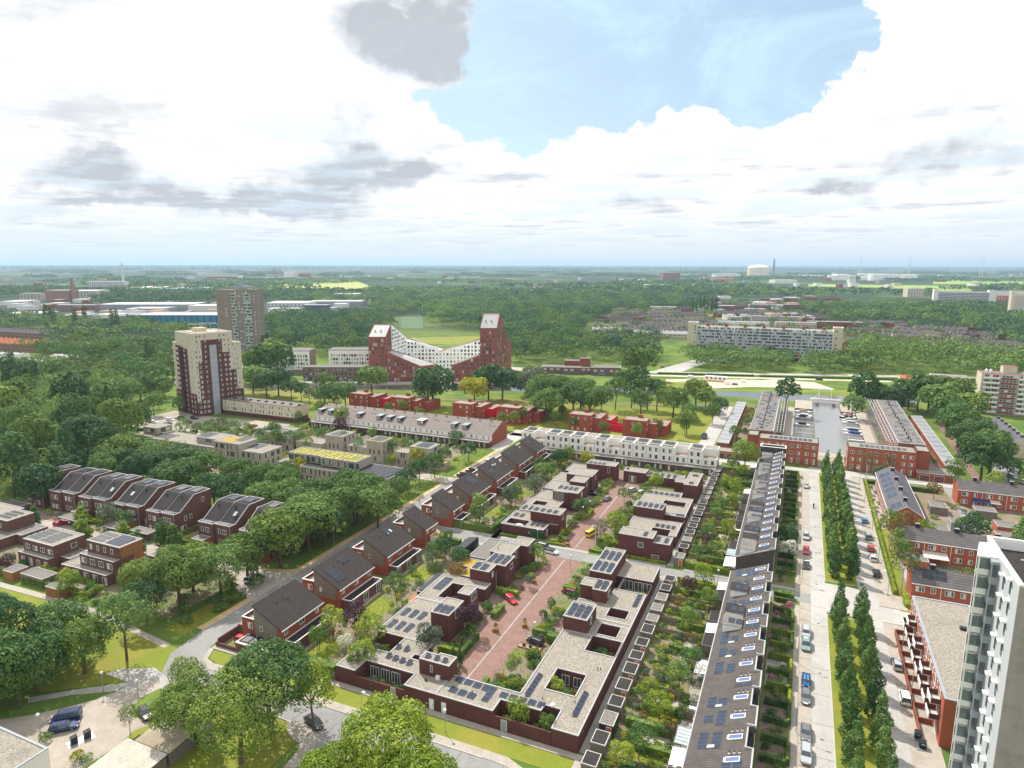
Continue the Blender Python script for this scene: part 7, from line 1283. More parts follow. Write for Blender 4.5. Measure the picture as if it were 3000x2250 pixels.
for i, (x, y, z, f, kk) in enumerate(rows):
 wd = rg.choice([.8, .8, 1.4]) if not kk else rg.choice([.9, 1.6])
 if i % 6 == 0 and i < 590 and f == 'S': lwin(t, x, y, z, f, wd, 1.8, fr='dark', mull=0)
 elif f == 'S': sm.box(x-wd/2, y-.05, z, x+wd/2, y-.003, z+1.8, rg.choice([0, 0, 0, 0, 1]))
 else: sm.poly([(x-KS*wd/2, y-wd/2, z), (x+KS*wd/2, y+wd/2, z), (x+KS*wd/2, y+wd/2, z+1.8), (x-KS*wd/2, y-wd/2, z+1.8)], rg.choice([0, 0, 0, 1]) if not kk else 0)
part('window', sm, [GLS, CURT], t, local=True, kind='stuff')
b = MB(); b.box(45, .2, 0, 57.5, 12, 1.6); b.box(46, 12.1, 0, 58, 26, 3.); part('courtyard_steps', b, WHT, t, local=True)
b = MB(); b.poly([(16, 3.5, 20.1), (34.5, 4.5, 12.3), (35, 6, 12.1), (16.3, 5.2, 20.)]); b.poly([(24, 52, 25.2), (44, 52, 16.8), (44, 54, 16.8), (24, 54, 25.2)]); part('skylight_strip', b, GLB, t, local=True)
b = MB(); [b.lathe([(.6, 0), (.6, .8)], (x, 5.5, zz), 8) for x, zz in ((4, 35.4), (8, 35.4), (C_+4, 42.4), (C_+8, 42.4))]; part('vent_pipe', b, MET, t, local=True)
t = rot_thing('old_school', 'low purple-brown brick building with boarded windows and blue graffiti by the canal', 'building', -180., 470, 16); lmass(t, [(0, 0, 17, 12, 5), (17, -3, 30, 12, 5.4), (30, 0, 38, 12, 5), (38, -4, 60, 10, 6.)], M('brick_purple', (.20, .13, .14), 'brick', .2), [GRVD], TRIM); lmass(t, [(17, 8, 37, 16, 9.), (29, 8, 37, 14, 11.)], BRR, [GRVD], ZNC)
for i, (x, y) in enumerate([(3, 0), (8, 0), (13, 0), (19, -3), (23.5, -3), (32, 0), (36, 0), (41, -4), (46, -4), (53, -4), (57, -4)]): lwin(t, x, y, 2.6, 'S', 2.6, 1.7, fr='wood', pane='curtain', mull=1)
b = MB(); rg = random.Random(2)
for i in range(4): x = 43+i*1.5; [b.box(x+dx*.45, -4.04, .5+dz*.5, x+dx*.45+.4, -4.005, .9+dz*.5) for dx in (0, 1, 2) for dz in (0, 1, 2) if rg.random() < .7]
part('graffiti', b, M('paint_sky_blue', (.10, .38, .55)), t, local=True)
# gallery slab in the middle distance
t = thing('apartment_slab', 'long ten-storey gallery slab with two sand stair towers above the highway', 'apartment block', (-32, 622, 0)); x0, x1, y0, y1, h = -87., 25., 622., 634., 27.
mass(t, [(x0, y0, x1, y1, h), (-95, 620, -87.1, 632, 30.5), (25.1, 621, 32.5, 633, 30.)], BRBE, [GRV], WHT, tw=.5); SD = M('slab_panel_blue_grey', (.20, .22, .26), var=.35, scale=2.)
b = MB(); b.box(x0+.5, y0-.06, 2.8, x1-.5, y0-.004, h-1.); part('facade_infill', b, SD, t); b = MB(); b.box(x0-.02, y0-.05, 0, x1+.02, y0-.003, 2.6); part('plinth', b, BR, t)
for f in range(9):
 z = 2.8+f*2.7; b = MB(); b.box(x0, y0-1.4, z-.18, x1, y0-.07, z+.02); part('gallery_floor', b, WHP, t)
 b = MB(); b.box(x0, y0-1.42, z+.05, x1, y0-1.36, z+.9); part('gallery_rail', b, M('rail_pale_blue', (.42, .46, .52), var=.35, scale=3.), t)
rg = random.Random(4); b = MB()
for f in range(9):
 for i in range(78): x = x0+1+i*1.42; b.box(x, y0-.12, 3.5+f*2.7, x+1.0, y0-.065, 5.1+f*2.7, rg.choice([0, 0, 1, 2]))
part('window', b, [GLS, CURT, WHP], t, kind='stuff')
for i in range(8): b = MB(); x = x0+i*16; b.box(x-.15, y0-1.5, 0, x+.15, y0-.1, h-.2); part('fin', b, WHP, t)
for i in range(7): b = MB(); x = x0+9+i*16; b.box(x-1.2, 625, h-.1, x+1.2, 628, h+2.4); part('chimney', b, BRR, t)
b = MB(); b.box(-2.5, y0-1.5, 6.2-.7, .8, y0-1.43, 6.9-.1); part('balcony_banner', b, M('banner_orange', (.7, .15, .04)), t)
for z in range(9):
 for x in (-88.5, 26.): win(t, x if x < 0 else 27.5, 620 if x < 0 else 621, 3+z*2.9, 'S', 1.2, 1.3, 'dark', mull=0)
t = thing('apartment_slab', 'distant grey-white slab with balconies in front of the fields, far right', 'apartment block', (285, 1575, 0)); mass(t, [(238, 1570, 330, 1584, 31), (238, 1566, 246, 1584, 35)], WHT, GRV); b = MB(); [b.box(246, 1569.5-.4, 3+i*3, 330, 1569.9, 4.6+i*3) for i in range(9)]; part('balcony_band', b, M('shade_blue', (.22, .25, .32)), t)
t = thing('apartment_slab', 'distant grey-white slab with a red lower front, far right', 'apartment block', (360, 1575, 0)); mass(t, [(331, 1575, 400, 1590, 33), (331, 1570, 341, 1590, 34)], WHT, GRV); b = MB(); b.box(345, 1574, 0, 400, 1574.9, 24, 0); [b.box(347+i*5, 1573.8, 4+k*5, 349.5+i*5, 1573.95, 7+k*5, 1) for i in range(10) for k in range(4)]; part('red_front', b, [M('far_red', (.55, .12, .10)), CURT], t)
t = thing('tower_block', 'pale high-rise with curved balcony edges cut by the right edge, mid distance', 'tower block', (296, 1200, 0)); mass(t, [(285, 1200, 330, 1216, 41), (281, 1202, 285, 1214, 44)], BRBE, GRV, WHT); b = MB(); [b.box(280.5, 1198.5, 2.5+i*2.9, 329, 1199.9, 3.5+i*2.9) for i in range(13)]; part('balcony_band', b, WHT, t)
# hazy industry on the left, storage tanks on the right
def far_box(name, label, cat, px0, px1, pyb, h, D, wall, roof=GRV, band_=None, face=0):
 (xa, ya), (xb, yb) = G(px0, pyb), G(px1, pyb); L = math.hypot(xb-xa, yb-ya); t = thing(name, label, cat, (xa, ya, 0), math.atan2(yb-ya, xb-xa)+face)
 lmass(t, [(0, 0, L, D, h)], wall, [roof], TRIM, tw=1.)
 if band_ is not None:
  b = MB(); n = max(2, int(h/3.6)); k = max(6, int(L/7))
  [b.box(L*(i+.2)/k, -.25, 1.3+j*3.4, L*(i+.8)/k, -.02, 3.1+j*3.4) for i in range(k) for j in range(n) if 3.2+j*3.4 < h]; part('window_band', b, band_, t, local=True)
 return t
BLUS = M('sheet_blue', (.05, .20, .33), 'rows_y', .1, scale=.3); WHI = M('sheet_white', (.70, .70, .68)); GRI = M('sheet_grey', (.30, .32, .35)); BRI = M('brick_far', (.30, .17, .13)); WIN = M('far_glass', (.12, .15, .2)); ROFW = M('roof_pale_sheet', (.62, .62, .60)); ROFG = M('roof_grey_sheet', (.36, .37, .39))
FB = [('blue_hall', 'long blue industrial hall behind the beige tower', 'warehouse', 388, 640, 962, 17, 60, BLUS, ROFG, None), ('blue_hall', 'blue shed with white roof left of the long blue hall', 'warehouse', 392, 500, 945, 9, 40, BLUS, ROFW, None), ('office_block', 'long pale office with coloured window band behind the blue hall', 'office', 326, 455, 936, 9, 14, BRBE, ROFG, WIN), ('office_block', 'brown brick office between dark trees on the left', 'office', 165, 278, 912, 11, 16, BRI, ROFG, WIN),
  ('warehouse', 'wide grey flat hall behind the brown office', 'warehouse', 288, 560, 908, 10, 70, GRI, ROFW, None), ('warehouse', 'low dark hall with grey roof behind the blue hall', 'warehouse', 370, 480, 918, 8, 50, GRI, ROFG, None), ('factory', 'old red-brown factory beside the tall chimney', 'factory', 134, 200, 883, 24, 40, BRI, ROFG, None), ('factory', 'pale factory hall right of the tall chimney', 'factory', 200, 282, 877, 20, 60, M('far_cream', (.60, .56, .48)), ROFW, WIN), ('apartment_block', 'stepped white apartment block with a slim tower on the far left', 'apartment block', 256, 365, 848, 26, 30, WHI, ROFW, WIN),
  ('warehouse', 'big white-roofed distribution hall beyond the trees', 'warehouse', 378, 480, 858, 15, 120, WHI, ROFW, None), ('warehouse', 'dark grey distribution hall next to the white-roofed one', 'warehouse', 482, 590, 860, 14, 120, GRI, ROFG, None), ('warehouse', 'white shed with yellow and red stripe behind the grey tower', 'warehouse', 552, 640, 912, 10, 40, WHI, ROFW, None), ('office_block', 'pale brown office at the far left edge', 'office', 60, 120, 880, 16, 20, BRBE, ROFG, WIN), ('warehouse', 'low white sheds near the left edge', 'warehouse', 0, 60, 895, 8, 60, WHI, ROFW, None), ('warehouse', 'row of pale sheds left of the poplars', 'warehouse', 0, 115, 932, 7, 50, GRI, ROFW, None), ('warehouse', 'grey roofs between the two poplar groups', 'warehouse', 150, 245, 938, 7, 40, GRI, ROFG, WIN), ('warehouse', 'white roofed hall behind the row with window band', 'warehouse', 285, 330, 935, 7, 40, WHI, ROFW, None),
  ('warehouse', 'wide white-roofed works right of the grey tower', 'warehouse', 782, 905, 902, 10, 60, WHI, ROFW, WIN), ('warehouse', 'long grey works behind the wooded strip', 'warehouse', 905, 1060, 896, 9, 60, GRI, ROFW, None), ('warehouse', 'large grey box building with twin pipes', 'warehouse', 978, 1050, 884, 17, 50, ROFW, ROFW, None), ('office_block', 'dark blue-grey office half hidden by trees right of the grey tower', 'office', 888, 960, 914, 12, 20, M('far_navy', (.08, .11, .17)), ROFG, None), ('warehouse', 'low white roof in front of the works', 'warehouse', 785, 880, 918, 8, 30, WHI, ROFW, None),
  ('office_block', 'far white round hall on the horizon left of centre', 'hall', 832, 864, 812, 34, 60, WHI, ROFW, None), ('office_block', 'far red building beside the white hall on the horizon', 'hall', 876, 906, 812, 24, 60, BRR, ROFG, None), ('warehouse', 'far green-grey greenhouse roof right of centre', 'greenhouse', 1355, 1408, 822, 18, 60, GLB, GLB, None), ('office_block', 'far red brick estate blocks on the left horizon', 'apartment block', 606, 690, 818, 14, 40, BRR, ROFG, None),
  ('church', 'long brick hall with white gables on the right skyline', 'hall', 1942, 1992, 828, 46, 50, BRI, ROFW, WIN), ('warehouse', 'low white works right of the church-like hall', 'warehouse', 1890, 1960, 846, 14, 60, WHI, ROFW, None), ('warehouse', 'far pale works left of the storage dome', 'warehouse', 2095, 2170, 812, 22, 60, WHI, ROFW, None), ('warehouse', 'far orange-roofed works below the storage dome', 'warehouse', 2090, 2150, 826, 16, 60, M('far_orange', (.5, .22, .12)), TILO, None), ('warehouse', 'far white works right below the storage dome', 'warehouse', 2270, 2335, 829, 14, 60, WHI, ROFW, None), ('apartment_block', 'cream low block at the field edge, right', 'apartment block', 2658, 2706, 870, 22, 20, M('far_cream2', (.66, .60, .42)), ROFG, WIN)]
for f in FB: far_box(*f)
def cyl(name, label, cat, px, pyb, r, h, mat, dome=0.):
 x, y = G(px, pyb); t = thing(name, label, cat, (x, y, 0)); b = MB(); pr = [(r, 0), (r, h)]+([(r*math.cos(a), h+dome*math.sin(a)) for a in (.4, .8, 1.2, 1.5)] if dome else [(r*.98, h+.3), (.1, h+1)]); b.lathe(pr, (0, 0, 0), 28); part('shell', b, mat, t, local=True); return t
TNK = M('tank_white', (.85, .84, .80)); TNC = M('tank_cream', (.80, .72, .56))
cyl('storage_dome', 'huge cream domed storage tank on the right skyline', 'storage tank', 2220, 814, 66, 62, TNC, 20); far_box('storage_block', 'cream block attached to the domed tank', 'building', 2236, 2247, 814, 66, 30, TNC, ROFW)
for i, (px, py, r, h) in enumerate([(2440, 820, 30, 26), (2463, 820, 46, 30), (2490, 819, 30, 22), (2533, 815, 44, 28), (2580, 822, 62, 34), (2617, 819, 40, 30), (2662, 818, 45, 26), (2380, 816, 22, 20), (2400, 817, 22, 20), (2350, 815, 30, 18), (2540, 820, 34, 18), (2690, 815, 30, 16)]): cyl('storage_tank', 'white oil tank on the right skyline, %s of the group' % od(i), 'storage tank', px, py, r, h, TNK)
def mastt(px, py, h, r, mat, label, name='chimney_stack'):
 x, y = G(px, py); t = thing(name, label, 'chimney' if name == 'chimney_stack' else 'pylon', (x, y, 0)); b = MB(); b.tube((0, 0, 0), (0, 0, h), r, r*.6, 10); part('shaft', b, mat, t, local=True); return t
mastt(216, 882, 50, 5.2, BRI, 'tall red brick factory chimney on the left'); mastt(363, 838, 86, 5., WHI, 'slim white tower beside the stepped apartments'); mastt(2265, 815, 118, 8, GRI, 'dark chimney right of the storage dome'); mastt(1808, 826, 38, 6, BRI, 'far brick tower on the right horizon'); mastt(805, 822, 62, 2.0, REDC, 'thin red crane on the far horizon', 'crane')
for i, px in enumerate((2515, 2521, 2658, 2664, 2870, 2877)): mastt(px, 812, 150, 2.2, WHI, 'white power pylon on the right horizon, %s from the left' % od(i), 'pylon')
# far housing between the woods: small pitched and flat rows
FRR = random.Random(12)
def far_row(px, py, L, deg, he, hr, wall, roof, label, group):
 x, y = G(px, py); t = thing('row_of_houses', label, 'row of houses', (x, y, 0), math.radians(deg), group); b = MB(); D = 9.; 
 b.poly([(0, 0, 0), (L, 0, 0), (L, 0, he), (0, 0, he)]); b.poly([(L, 0, 0), (L, D, 0), (L, D, he), (L, D/2, hr), (L, 0, he)]); b.poly([(0, D, 0), (0, 0, 0), (0, 0, he), (0, D/2, hr), (0, D, he)]); b.poly([(L, D, 0), (0, D, 0), (0, D, he), (L, D, he)]); part('wall', b, wall, t, local=True)
 b = MB(); b.poly([(-.2, -.3, he-.1), (L+.2, -.3, he-.1), (L+.2, D/2, hr+.05), (-.2, D/2, hr+.05)]); b.poly([(L+.2, D+.3, he-.1), (-.2, D+.3, he-.1), (-.2, D/2, hr+.05), (L+.2, D/2, hr+.05)]); part('roof', b, roof, t, local=True)
 b = MB(); n = max(2, int(L/6)); [b.box(L*(i+.5)/n-.5, D/2-.4, hr-.4, L*(i+.5)/n+.5, D/2+.4, hr+1.1) for i in range(n)]; part('chimneys', b, BRK, t, local=True)
 b = MB(); [b.box(L*(i+k)/n-.7, -.06, z, L*(i+k)/n+.7, -.01, z+1.4) for i in range(n) for k in (.28, .72) for z in (1., 3.7)]; part('window_row', b, GLS, t, local=True)
ROWS = [(1735, 980, 34, 10, 6, 9, BRBE, ROFG), (1735, 1000, 48, 8, 6, 9, BRBE, ROFG), (1855, 990, 80, 8, 6, 9, BRBE, ROFG), (1845, 965, 40, 60, 6, 9, BRBE, TILY), (1900, 975, 44, 55, 6, 9, BRBE, TILY), (1975, 992, 40, 52, 6, 9, BRBE, TILY), (1940, 962, 60, 8, 6, 9, BRBE, TILY), (1780, 948, 60, 55, 6, 9, BRR, TILX), (1895, 948, 50, 12, 6, 9, BRBE, TILY), (1900, 925, 46, 14, 6, 9, BRBE, TILY), (1960, 935, 60, 58, 6, 9, BRBE, TILY), (1905, 912, 45, 10, 8.5, 9, BRBE, ROFG), (1830, 935, 46, 52, 6, 9, BRR, TILX), (1990, 915, 60, 50, 6, 9, BRR, TILX), (2000, 955, 45, 14, 6, 9, BRBE, TILY),
  (2105, 960, 62, 6, 8.6, 9, WHT, ROFG), (2168, 942, 50, 6, 8.6, 9, BRBE, ROFG), (2130, 945, 20, 6, 8.6, 9, BRBE, ROFG), (2270, 962, 50, 6, 8.6, 9, BRBE, ROFG), (2285, 945, 46, 6, 8.6, 9, BRBE, ROFG), (2365, 960, 66, 8, 8.6, 9, BRR, ROFG), (2195, 905, 60, 14, 8.6, 9, WHT, ROFG), (2290, 905, 70, 10, 8.6, 9, BRR, ROFG), (2230, 893, 60, 52, 6, 9, BRR, TILX), (2310, 895, 60, 54, 6, 9, BRR, TILX), (2360, 930, 60, 54, 6, 9, BRR, TILX), (2100, 912, 30, 8, 10, 11, BRR, ROFG), (2080, 905, 70, 18, 6, 9, BRR, TILX), (2020, 895, 70, 20, 6, 9, BRR, TILX), (2340, 880, 90, 12, 6, 9, BRR, TILX),
  (2525, 1012, 64, 12, 6, 9, BRR, TILY), (2600, 1016, 54, 12, 6, 9, BRR, TILX), (2690, 1024, 40, 12, 6, 9, BRR, TILY), (2710, 1045, 60, 12, 6, 9, BRBE, TILY), (2680, 975, 44, 10, 6, 9, BRBE, TILY), (2625, 970, 34, 60, 6, 9, BRR, TILY), (2585, 1000, 30, 60, 6, 9, BRBE, TILY), (2690, 992, 34, 55, 6, 9, BRBE, TILY), (2740, 978, 34, 8, 6, 9, BRBE, TILY), (2790, 1012, 34, 8, 6, 9, BRBE, TILY), (2500, 965, 30, 60, 6, 9, BRR, TILY), (2560, 960, 30, 60, 6, 9, BRBE, TILY), (2512, 1000, 30, 62, 6, 9, BRR, TILX), (2850, 1010, 120, 118, 6, 9.5, BRBE, TILX), (3000, 1050, 60, 128, 6, 9.5, BRBE, TILX), (2840, 1040, 40, 100, 3, 4, BRBE, ROFW),
  (-20, 985, 140, 2, 6, 10, BRI, TILY), (110, 990, 95, 2, 6, 10, BRI, TILY), (310, 1003, 66, 4, 6, 10, BRI, TILY), (-30, 1024, 110, 4, 7, 12, BRI, TILO), (150, 1062, 26, 6, 6, 7, WHT, ROFW), (-5, 1080, 22, 10, 12, 12.5, WHT, ROFG), (60, 1075, 20, 8, 5, 6, WHT, ROFW), (195, 1075, 20, 8, 8, 8.5, BRR, ROFG), (305, 1092, 12, 40, 5, 9, BRR, TILO), (505, 985, 20, 5, 5, 6, BRR, ROFG), (380, 1140, 12, 20, 3, 3.5, BRBE, ROFG)]
RR = random.Random(21)
for n_r, (xa, xb, ya, yb) in ((22, (2470, 2860, 955, 1030)), (22, (2040, 2440, 878, 950)), (10, (1750, 1990, 905, 990)), (8, (60, 480, 985, 1070))):
 for i in range(n_r): ROWS.append((RR.uniform(xa, xb), RR.uniform(ya, yb), RR.uniform(30, 64), RR.choice([10, 12, 56, 60]), 6, 9, RR.choice([BRBE, BRR, BRR]), RR.choice([TILY, TILX, TILY])))
for i, rw in enumerate(ROWS):
 ar = 'left of the centre slab' if rw[0] > 1500 and rw[0] < 2015 else ('behind the centre slab' if rw[0] < 2420 and rw[0] > 1500 else ('right of the centre slab among trees' if rw[0] > 1500 else 'on the left behind the woods'))
 far_row(*rw, 'distant %s houses with %s roof, %s' % ({BRBE: 'sand brick', BRR: 'red brick', WHT: 'white', BRI: 'brown'}[rw[6]], {ROFG: 'grey flat', TILY: 'grey tiled', TILX: 'brown tiled', TILO: 'orange tiled', ROFW: 'pale'}[rw[7]], ar), 'rows of houses '+ar)
# more far buildings out to the horizon
kinds = [(WHI, ROFW), (BRR, ROFG), (GRI, ROFG), (BRBE, TILO), (WHI, ROFG)]
for i in range(190):
 rg = random.Random(i+900); px = rg.uniform(0, 3000); py = rg.uniform(800, 858) if px > 1500 or px < 600 else rg.uniform(805, 832); k = kinds[i % 5]
 if i > 100: px, py = (rg.uniform(0, 620), rg.uniform(868, 948)) if i < 150 else ((rg.uniform(2030, 2450), rg.uniform(872, 945)) if i < 178 else (rg.uniform(780, 1080), rg.uniform(886, 912)))
 far_box('distant_building', 'tiny distant %s building lost among far trees on the %s' % (['white', 'red', 'grey', 'cream orange-roofed', 'white grey-roofed'][i % 5], 'right' if px > 1500 else 'left'), 'building', px, px+rg.uniform(8, 26)*(1.6 if i > 100 else 1), py, rg.uniform(6, 9) if i > 100 else rg.uniform(9, 17), 24, k[0], k[1])['group'] = 'tiny distant buildings %d%d' % (i % 5, px > 1500)
# ---------------------------------------------------------------- cars, vans, street furniture, people
CARM = {}
def paint(name, col):
 if name not in CARM: CARM[name] = M('paint_'+name, col, var=.03, rough=.22, spec=.8, metal=.0 if name == 'white' else .25)
 return CARM[name]
CC = {'maroon': (.16, .01, .02), 'white': (.75, .75, .73), 'silver': (.45, .48, .50), 'grey': (.17, .175, .19), 'black': (.015, .016, .02), 'navy': (.012, .03, .11), 'red': (.55, .015, .03), 'blue': (.02, .16, .50), 'yellow': (.85, .52, .01), 'teal': (.22, .33, .36), 'beige': (.42, .38, .32), 'bright_blue': (.02, .28, .65)}
CMS = {}
def carmeshes(kind):
 if kind in CMS: return CMS[kind]
 L, Wd, H = {'hatch': (4.1, 1.75, 1.48), 'sedan': (4.6, 1.8, 1.42), 'suv': (4.6, 1.88, 1.68), 'van': (4.9, 1.95, 1.95), 'wagon': (4.7, 1.82, 1.5)}[kind]
 hw = Wd/2; nose = {'hatch': .24, 'sedan': .27, 'suv': .24, 'van': .16, 'wagon': .26}[kind]; tail = {'hatch': .02, 'sedan': .16, 'suv': .02, 'van': .01, 'wagon': .02}[kind]
 zb = .92 if kind != 'van' else 1.1; B = MB()
 st = [(-.5, .42, .70, .82), (-.485, .28, zb-.06, .93), (-.30, .25, zb, 1.), (0, .25, zb, 1.), (.5-nose, .25, zb, 1.), (.40, .26, zb-.14, .95), (.48, .30, .70, .86), (.5, .40, .60, .74)]
 rows = []
 for s, z0, z1, k in st:
  x = s*L; rows.append([(x, -hw*k*.96, z0), (x, -hw*k, (z0+z1)/2), (x, -hw*k*.97, z1-.05), (x, -hw*k*.88, z1), (x, hw*k*.88, z1), (x, hw*k*.97, z1-.05), (x, hw*k, (z0+z1)/2), (x, hw*k*.96, z0)])
 for p, q_ in zip(rows, rows[1:]):
  for i in range(7): B.poly([p[i], p[i+1], q_[i+1], q_[i]])
  B.poly([p[7], p[0], q_[0], q_[7]])
 B.poly(rows[0][::-1]); B.poly(rows[-1])
 x0, x1 = -.5*L+tail*L+.03, (.5-nose)*L; rr0, rr1 = x0+(.28 if kind != 'van' else .1), x1-(.62 if kind != 'van' else .5)
 w0, w1 = hw*.90, hw*.72; 
 base = [(x0, -w0, zb-.01), (x1, -w0, zb-.01), (x1, w0, zb-.01), (x0, w0, zb-.01)]; top = [(rr0, -w1, H-.04), (rr1, -w1, H-.04), (rr1, w1, H-.04), (rr0, w1, H-.04)]
 Gm = MB()
 for i in range(4): j = (i+1) % 4; Gm.poly([base[i], base[j], top[j], top[i]])
 rb = MB(); e = .03; n0 = [(rr0-e, -w1-e, H-.06), (rr1+e, -w1-e, H-.06), (rr1+e, w1+e, H-.06), (rr0-e, w1+e, H-.06)]; n1 = [(rr0+.1, -w1+.12, H), (rr1-.1, -w1+.12, H), (rr1-.1, w1-.12, H), (rr0+.1, w1-.12, H)]
 for i in range(4): j = (i+1) % 4; rb.poly([n0[i], n0[j], n1[j], n1[i]])
 rb.poly(n1)
 for i in range(4):    # pillars
  p, q_ = Vector(base[i]), Vector(top[i]); rb.tube(p, q_, .045, n=4, cap=False)
 for s in (-1, 1): rb.tube(((x0+x1)/2-.1, s*(w0+.005), zb), ((rr0+rr1)/2-.1, s*(w1+.005), H-.05), .04, n=4, cap=False); rb.box(x1-.5, s*(hw*.97)-.09, zb+.02, x1-.35, s*(hw*.97)+.09, zb+.16)
 wh = MB(); wh.tube((0, -.1, 0), (0, .1, 0), .32, n=14); ri = MB(); ri.tube((0, -.108, 0), (0, .108, 0), .20, n=10)
 hl = MB(); hl.box(-.05, -.17, -.06, .05, .17, .06)
 pl = MB(); pl.box(-.01, -.26, -.05, .01, .26, .06)
 CMS[kind] = dict(L=L, hw=hw, nose=nose, zb=zb, body=B.mesh('body', paint('white', CC['white'])), glass=Gm.mesh('window', GLS), roof=rb.mesh('roof', paint('white', CC['white'])), wheel=wh.mesh('wheel', TYR), rim=ri.mesh('rim', RIM), hl=hl.mesh('headlight', LMP), tl=hl.mesh('tail_light', LRED), plate=pl.mesh('number_plate', paint('yellow', CC['yellow'])))
 return CMS[kind]
def car(x, y, deg, kind, col, label, group=None, roof=None, z=.035):
 m = carmeshes(kind); mt = paint(col, CC[col]); rt = thing('parked_van' if kind == 'van' else 'parked_car', label, 'van' if kind == 'van' else 'car', (x, y, z), math.radians(deg), group)
 inst('body', m['body'], rt, (0, 0, 0), mat=mt, local=True); inst('window', m['glass'], rt, (0, 0, 0), local=True); inst('roof', m['roof'], rt, (0, 0, 0), mat=paint(roof, CC[roof]) if roof else mt, local=True)
 L, hw = m['L'], m['hw']
 for sx in (-.30, .31):
  for sy in (-1, 1): inst('rim', m['rim'], inst('wheel', m['wheel'], rt, (sx*L, sy*(hw-.12), .32), local=True), (0, 0, 0), local=True)
 for sy in (-1, 1): inst('headlight', m['hl'], rt, (L*.478, sy*hw*.62, .68), local=True); inst('tail_light', m['tl'], rt, (-L*.482, sy*hw*.72, .82), local=True)
 inst('number_plate', m['plate'], rt, (L*.503, 0, .45), local=True); inst('number_plate', m['plate'], rt, (-L*.503, 0, .58), local=True)
 return rt
def gy(px, py): return G(px, py)
# left kerb of the main street, from the camera
LK = [(2359, 2243, 'wagon', 'silver', 'pale silver estate car parked nearest the camera on the left kerb'), (2368, 2180, 'sedan', 'grey', 'dark grey saloon behind the pale estate on the left kerb'), (2363, 2070, 'hatch', 'grey', 'grey-brown hatchback behind the striped car on the left kerb'), (2363, 2023, 'hatch', 'navy', 'dark car with two bright blue stripes on the left kerb'), (2362, 1911, 'suv', 'teal', 'blue-green car parked in front of a silver one on the left kerb'), (2363, 1874, 'wagon', 'silver', 'silver car behind the blue-green one on the left kerb'),
  (2364, 1671, 'hatch', 'black', 'black hatchback beyond the side street on the left kerb'), (2366, 1628, 'hatch', 'red', 'faded red car on the left kerb'), (2366, 1585, 'suv', 'silver', 'silver-grey car beyond the red one on the left kerb'), (2371, 1434, 'hatch', 'silver', 'lone silver hatchback near the harbour end of the left kerb')]
for px, py, k, c, l in LK:
 x, y = G(px, py); o = car(5.95, y+2.2, -90, k, c, l, 'cars parked along the left kerb')
 if 'stripes' in l:
  b = MB(); [b.box(-.9, s-.16, 1.435, .85, s+.16, 1.49) for s in (-.3, .3)]; [b.box(1.15, s-.16, .9, 1.85, s+.16, .935) for s in (-.3, .3)]; part('stripes', b, paint('bright_blue', CC['bright_blue']), o, local=True)
for px, py, k, c, l in [(2639, 1970, 'wagon', 'silver', 'grey estate car outside the yard walls of the low red block'), (2661, 2073, 'suv', 'white', 'white estate car nearest the bins on the right kerb'), (2536, 1536, 'hatch', 'bright_blue', 'bright blue hatchback on the right-hand street'), (2546, 1584, 'suv', 'teal', 'grey-green off-road car with roof rack on the right-hand street'), (2553, 1620, 'hatch', 'red', 'red hatchback on the right-hand street'), (2560, 1648, 'wagon', 'white', 'white estate car with roof bars on the right-hand street'), (2570, 1694, 'sedan', 'black', 'black saloon with yellow plate on the right-hand street')]:
 x, y = G(px, py); car(23.3, y+2.2, 90, k, c, l, 'cars on the right-hand street')
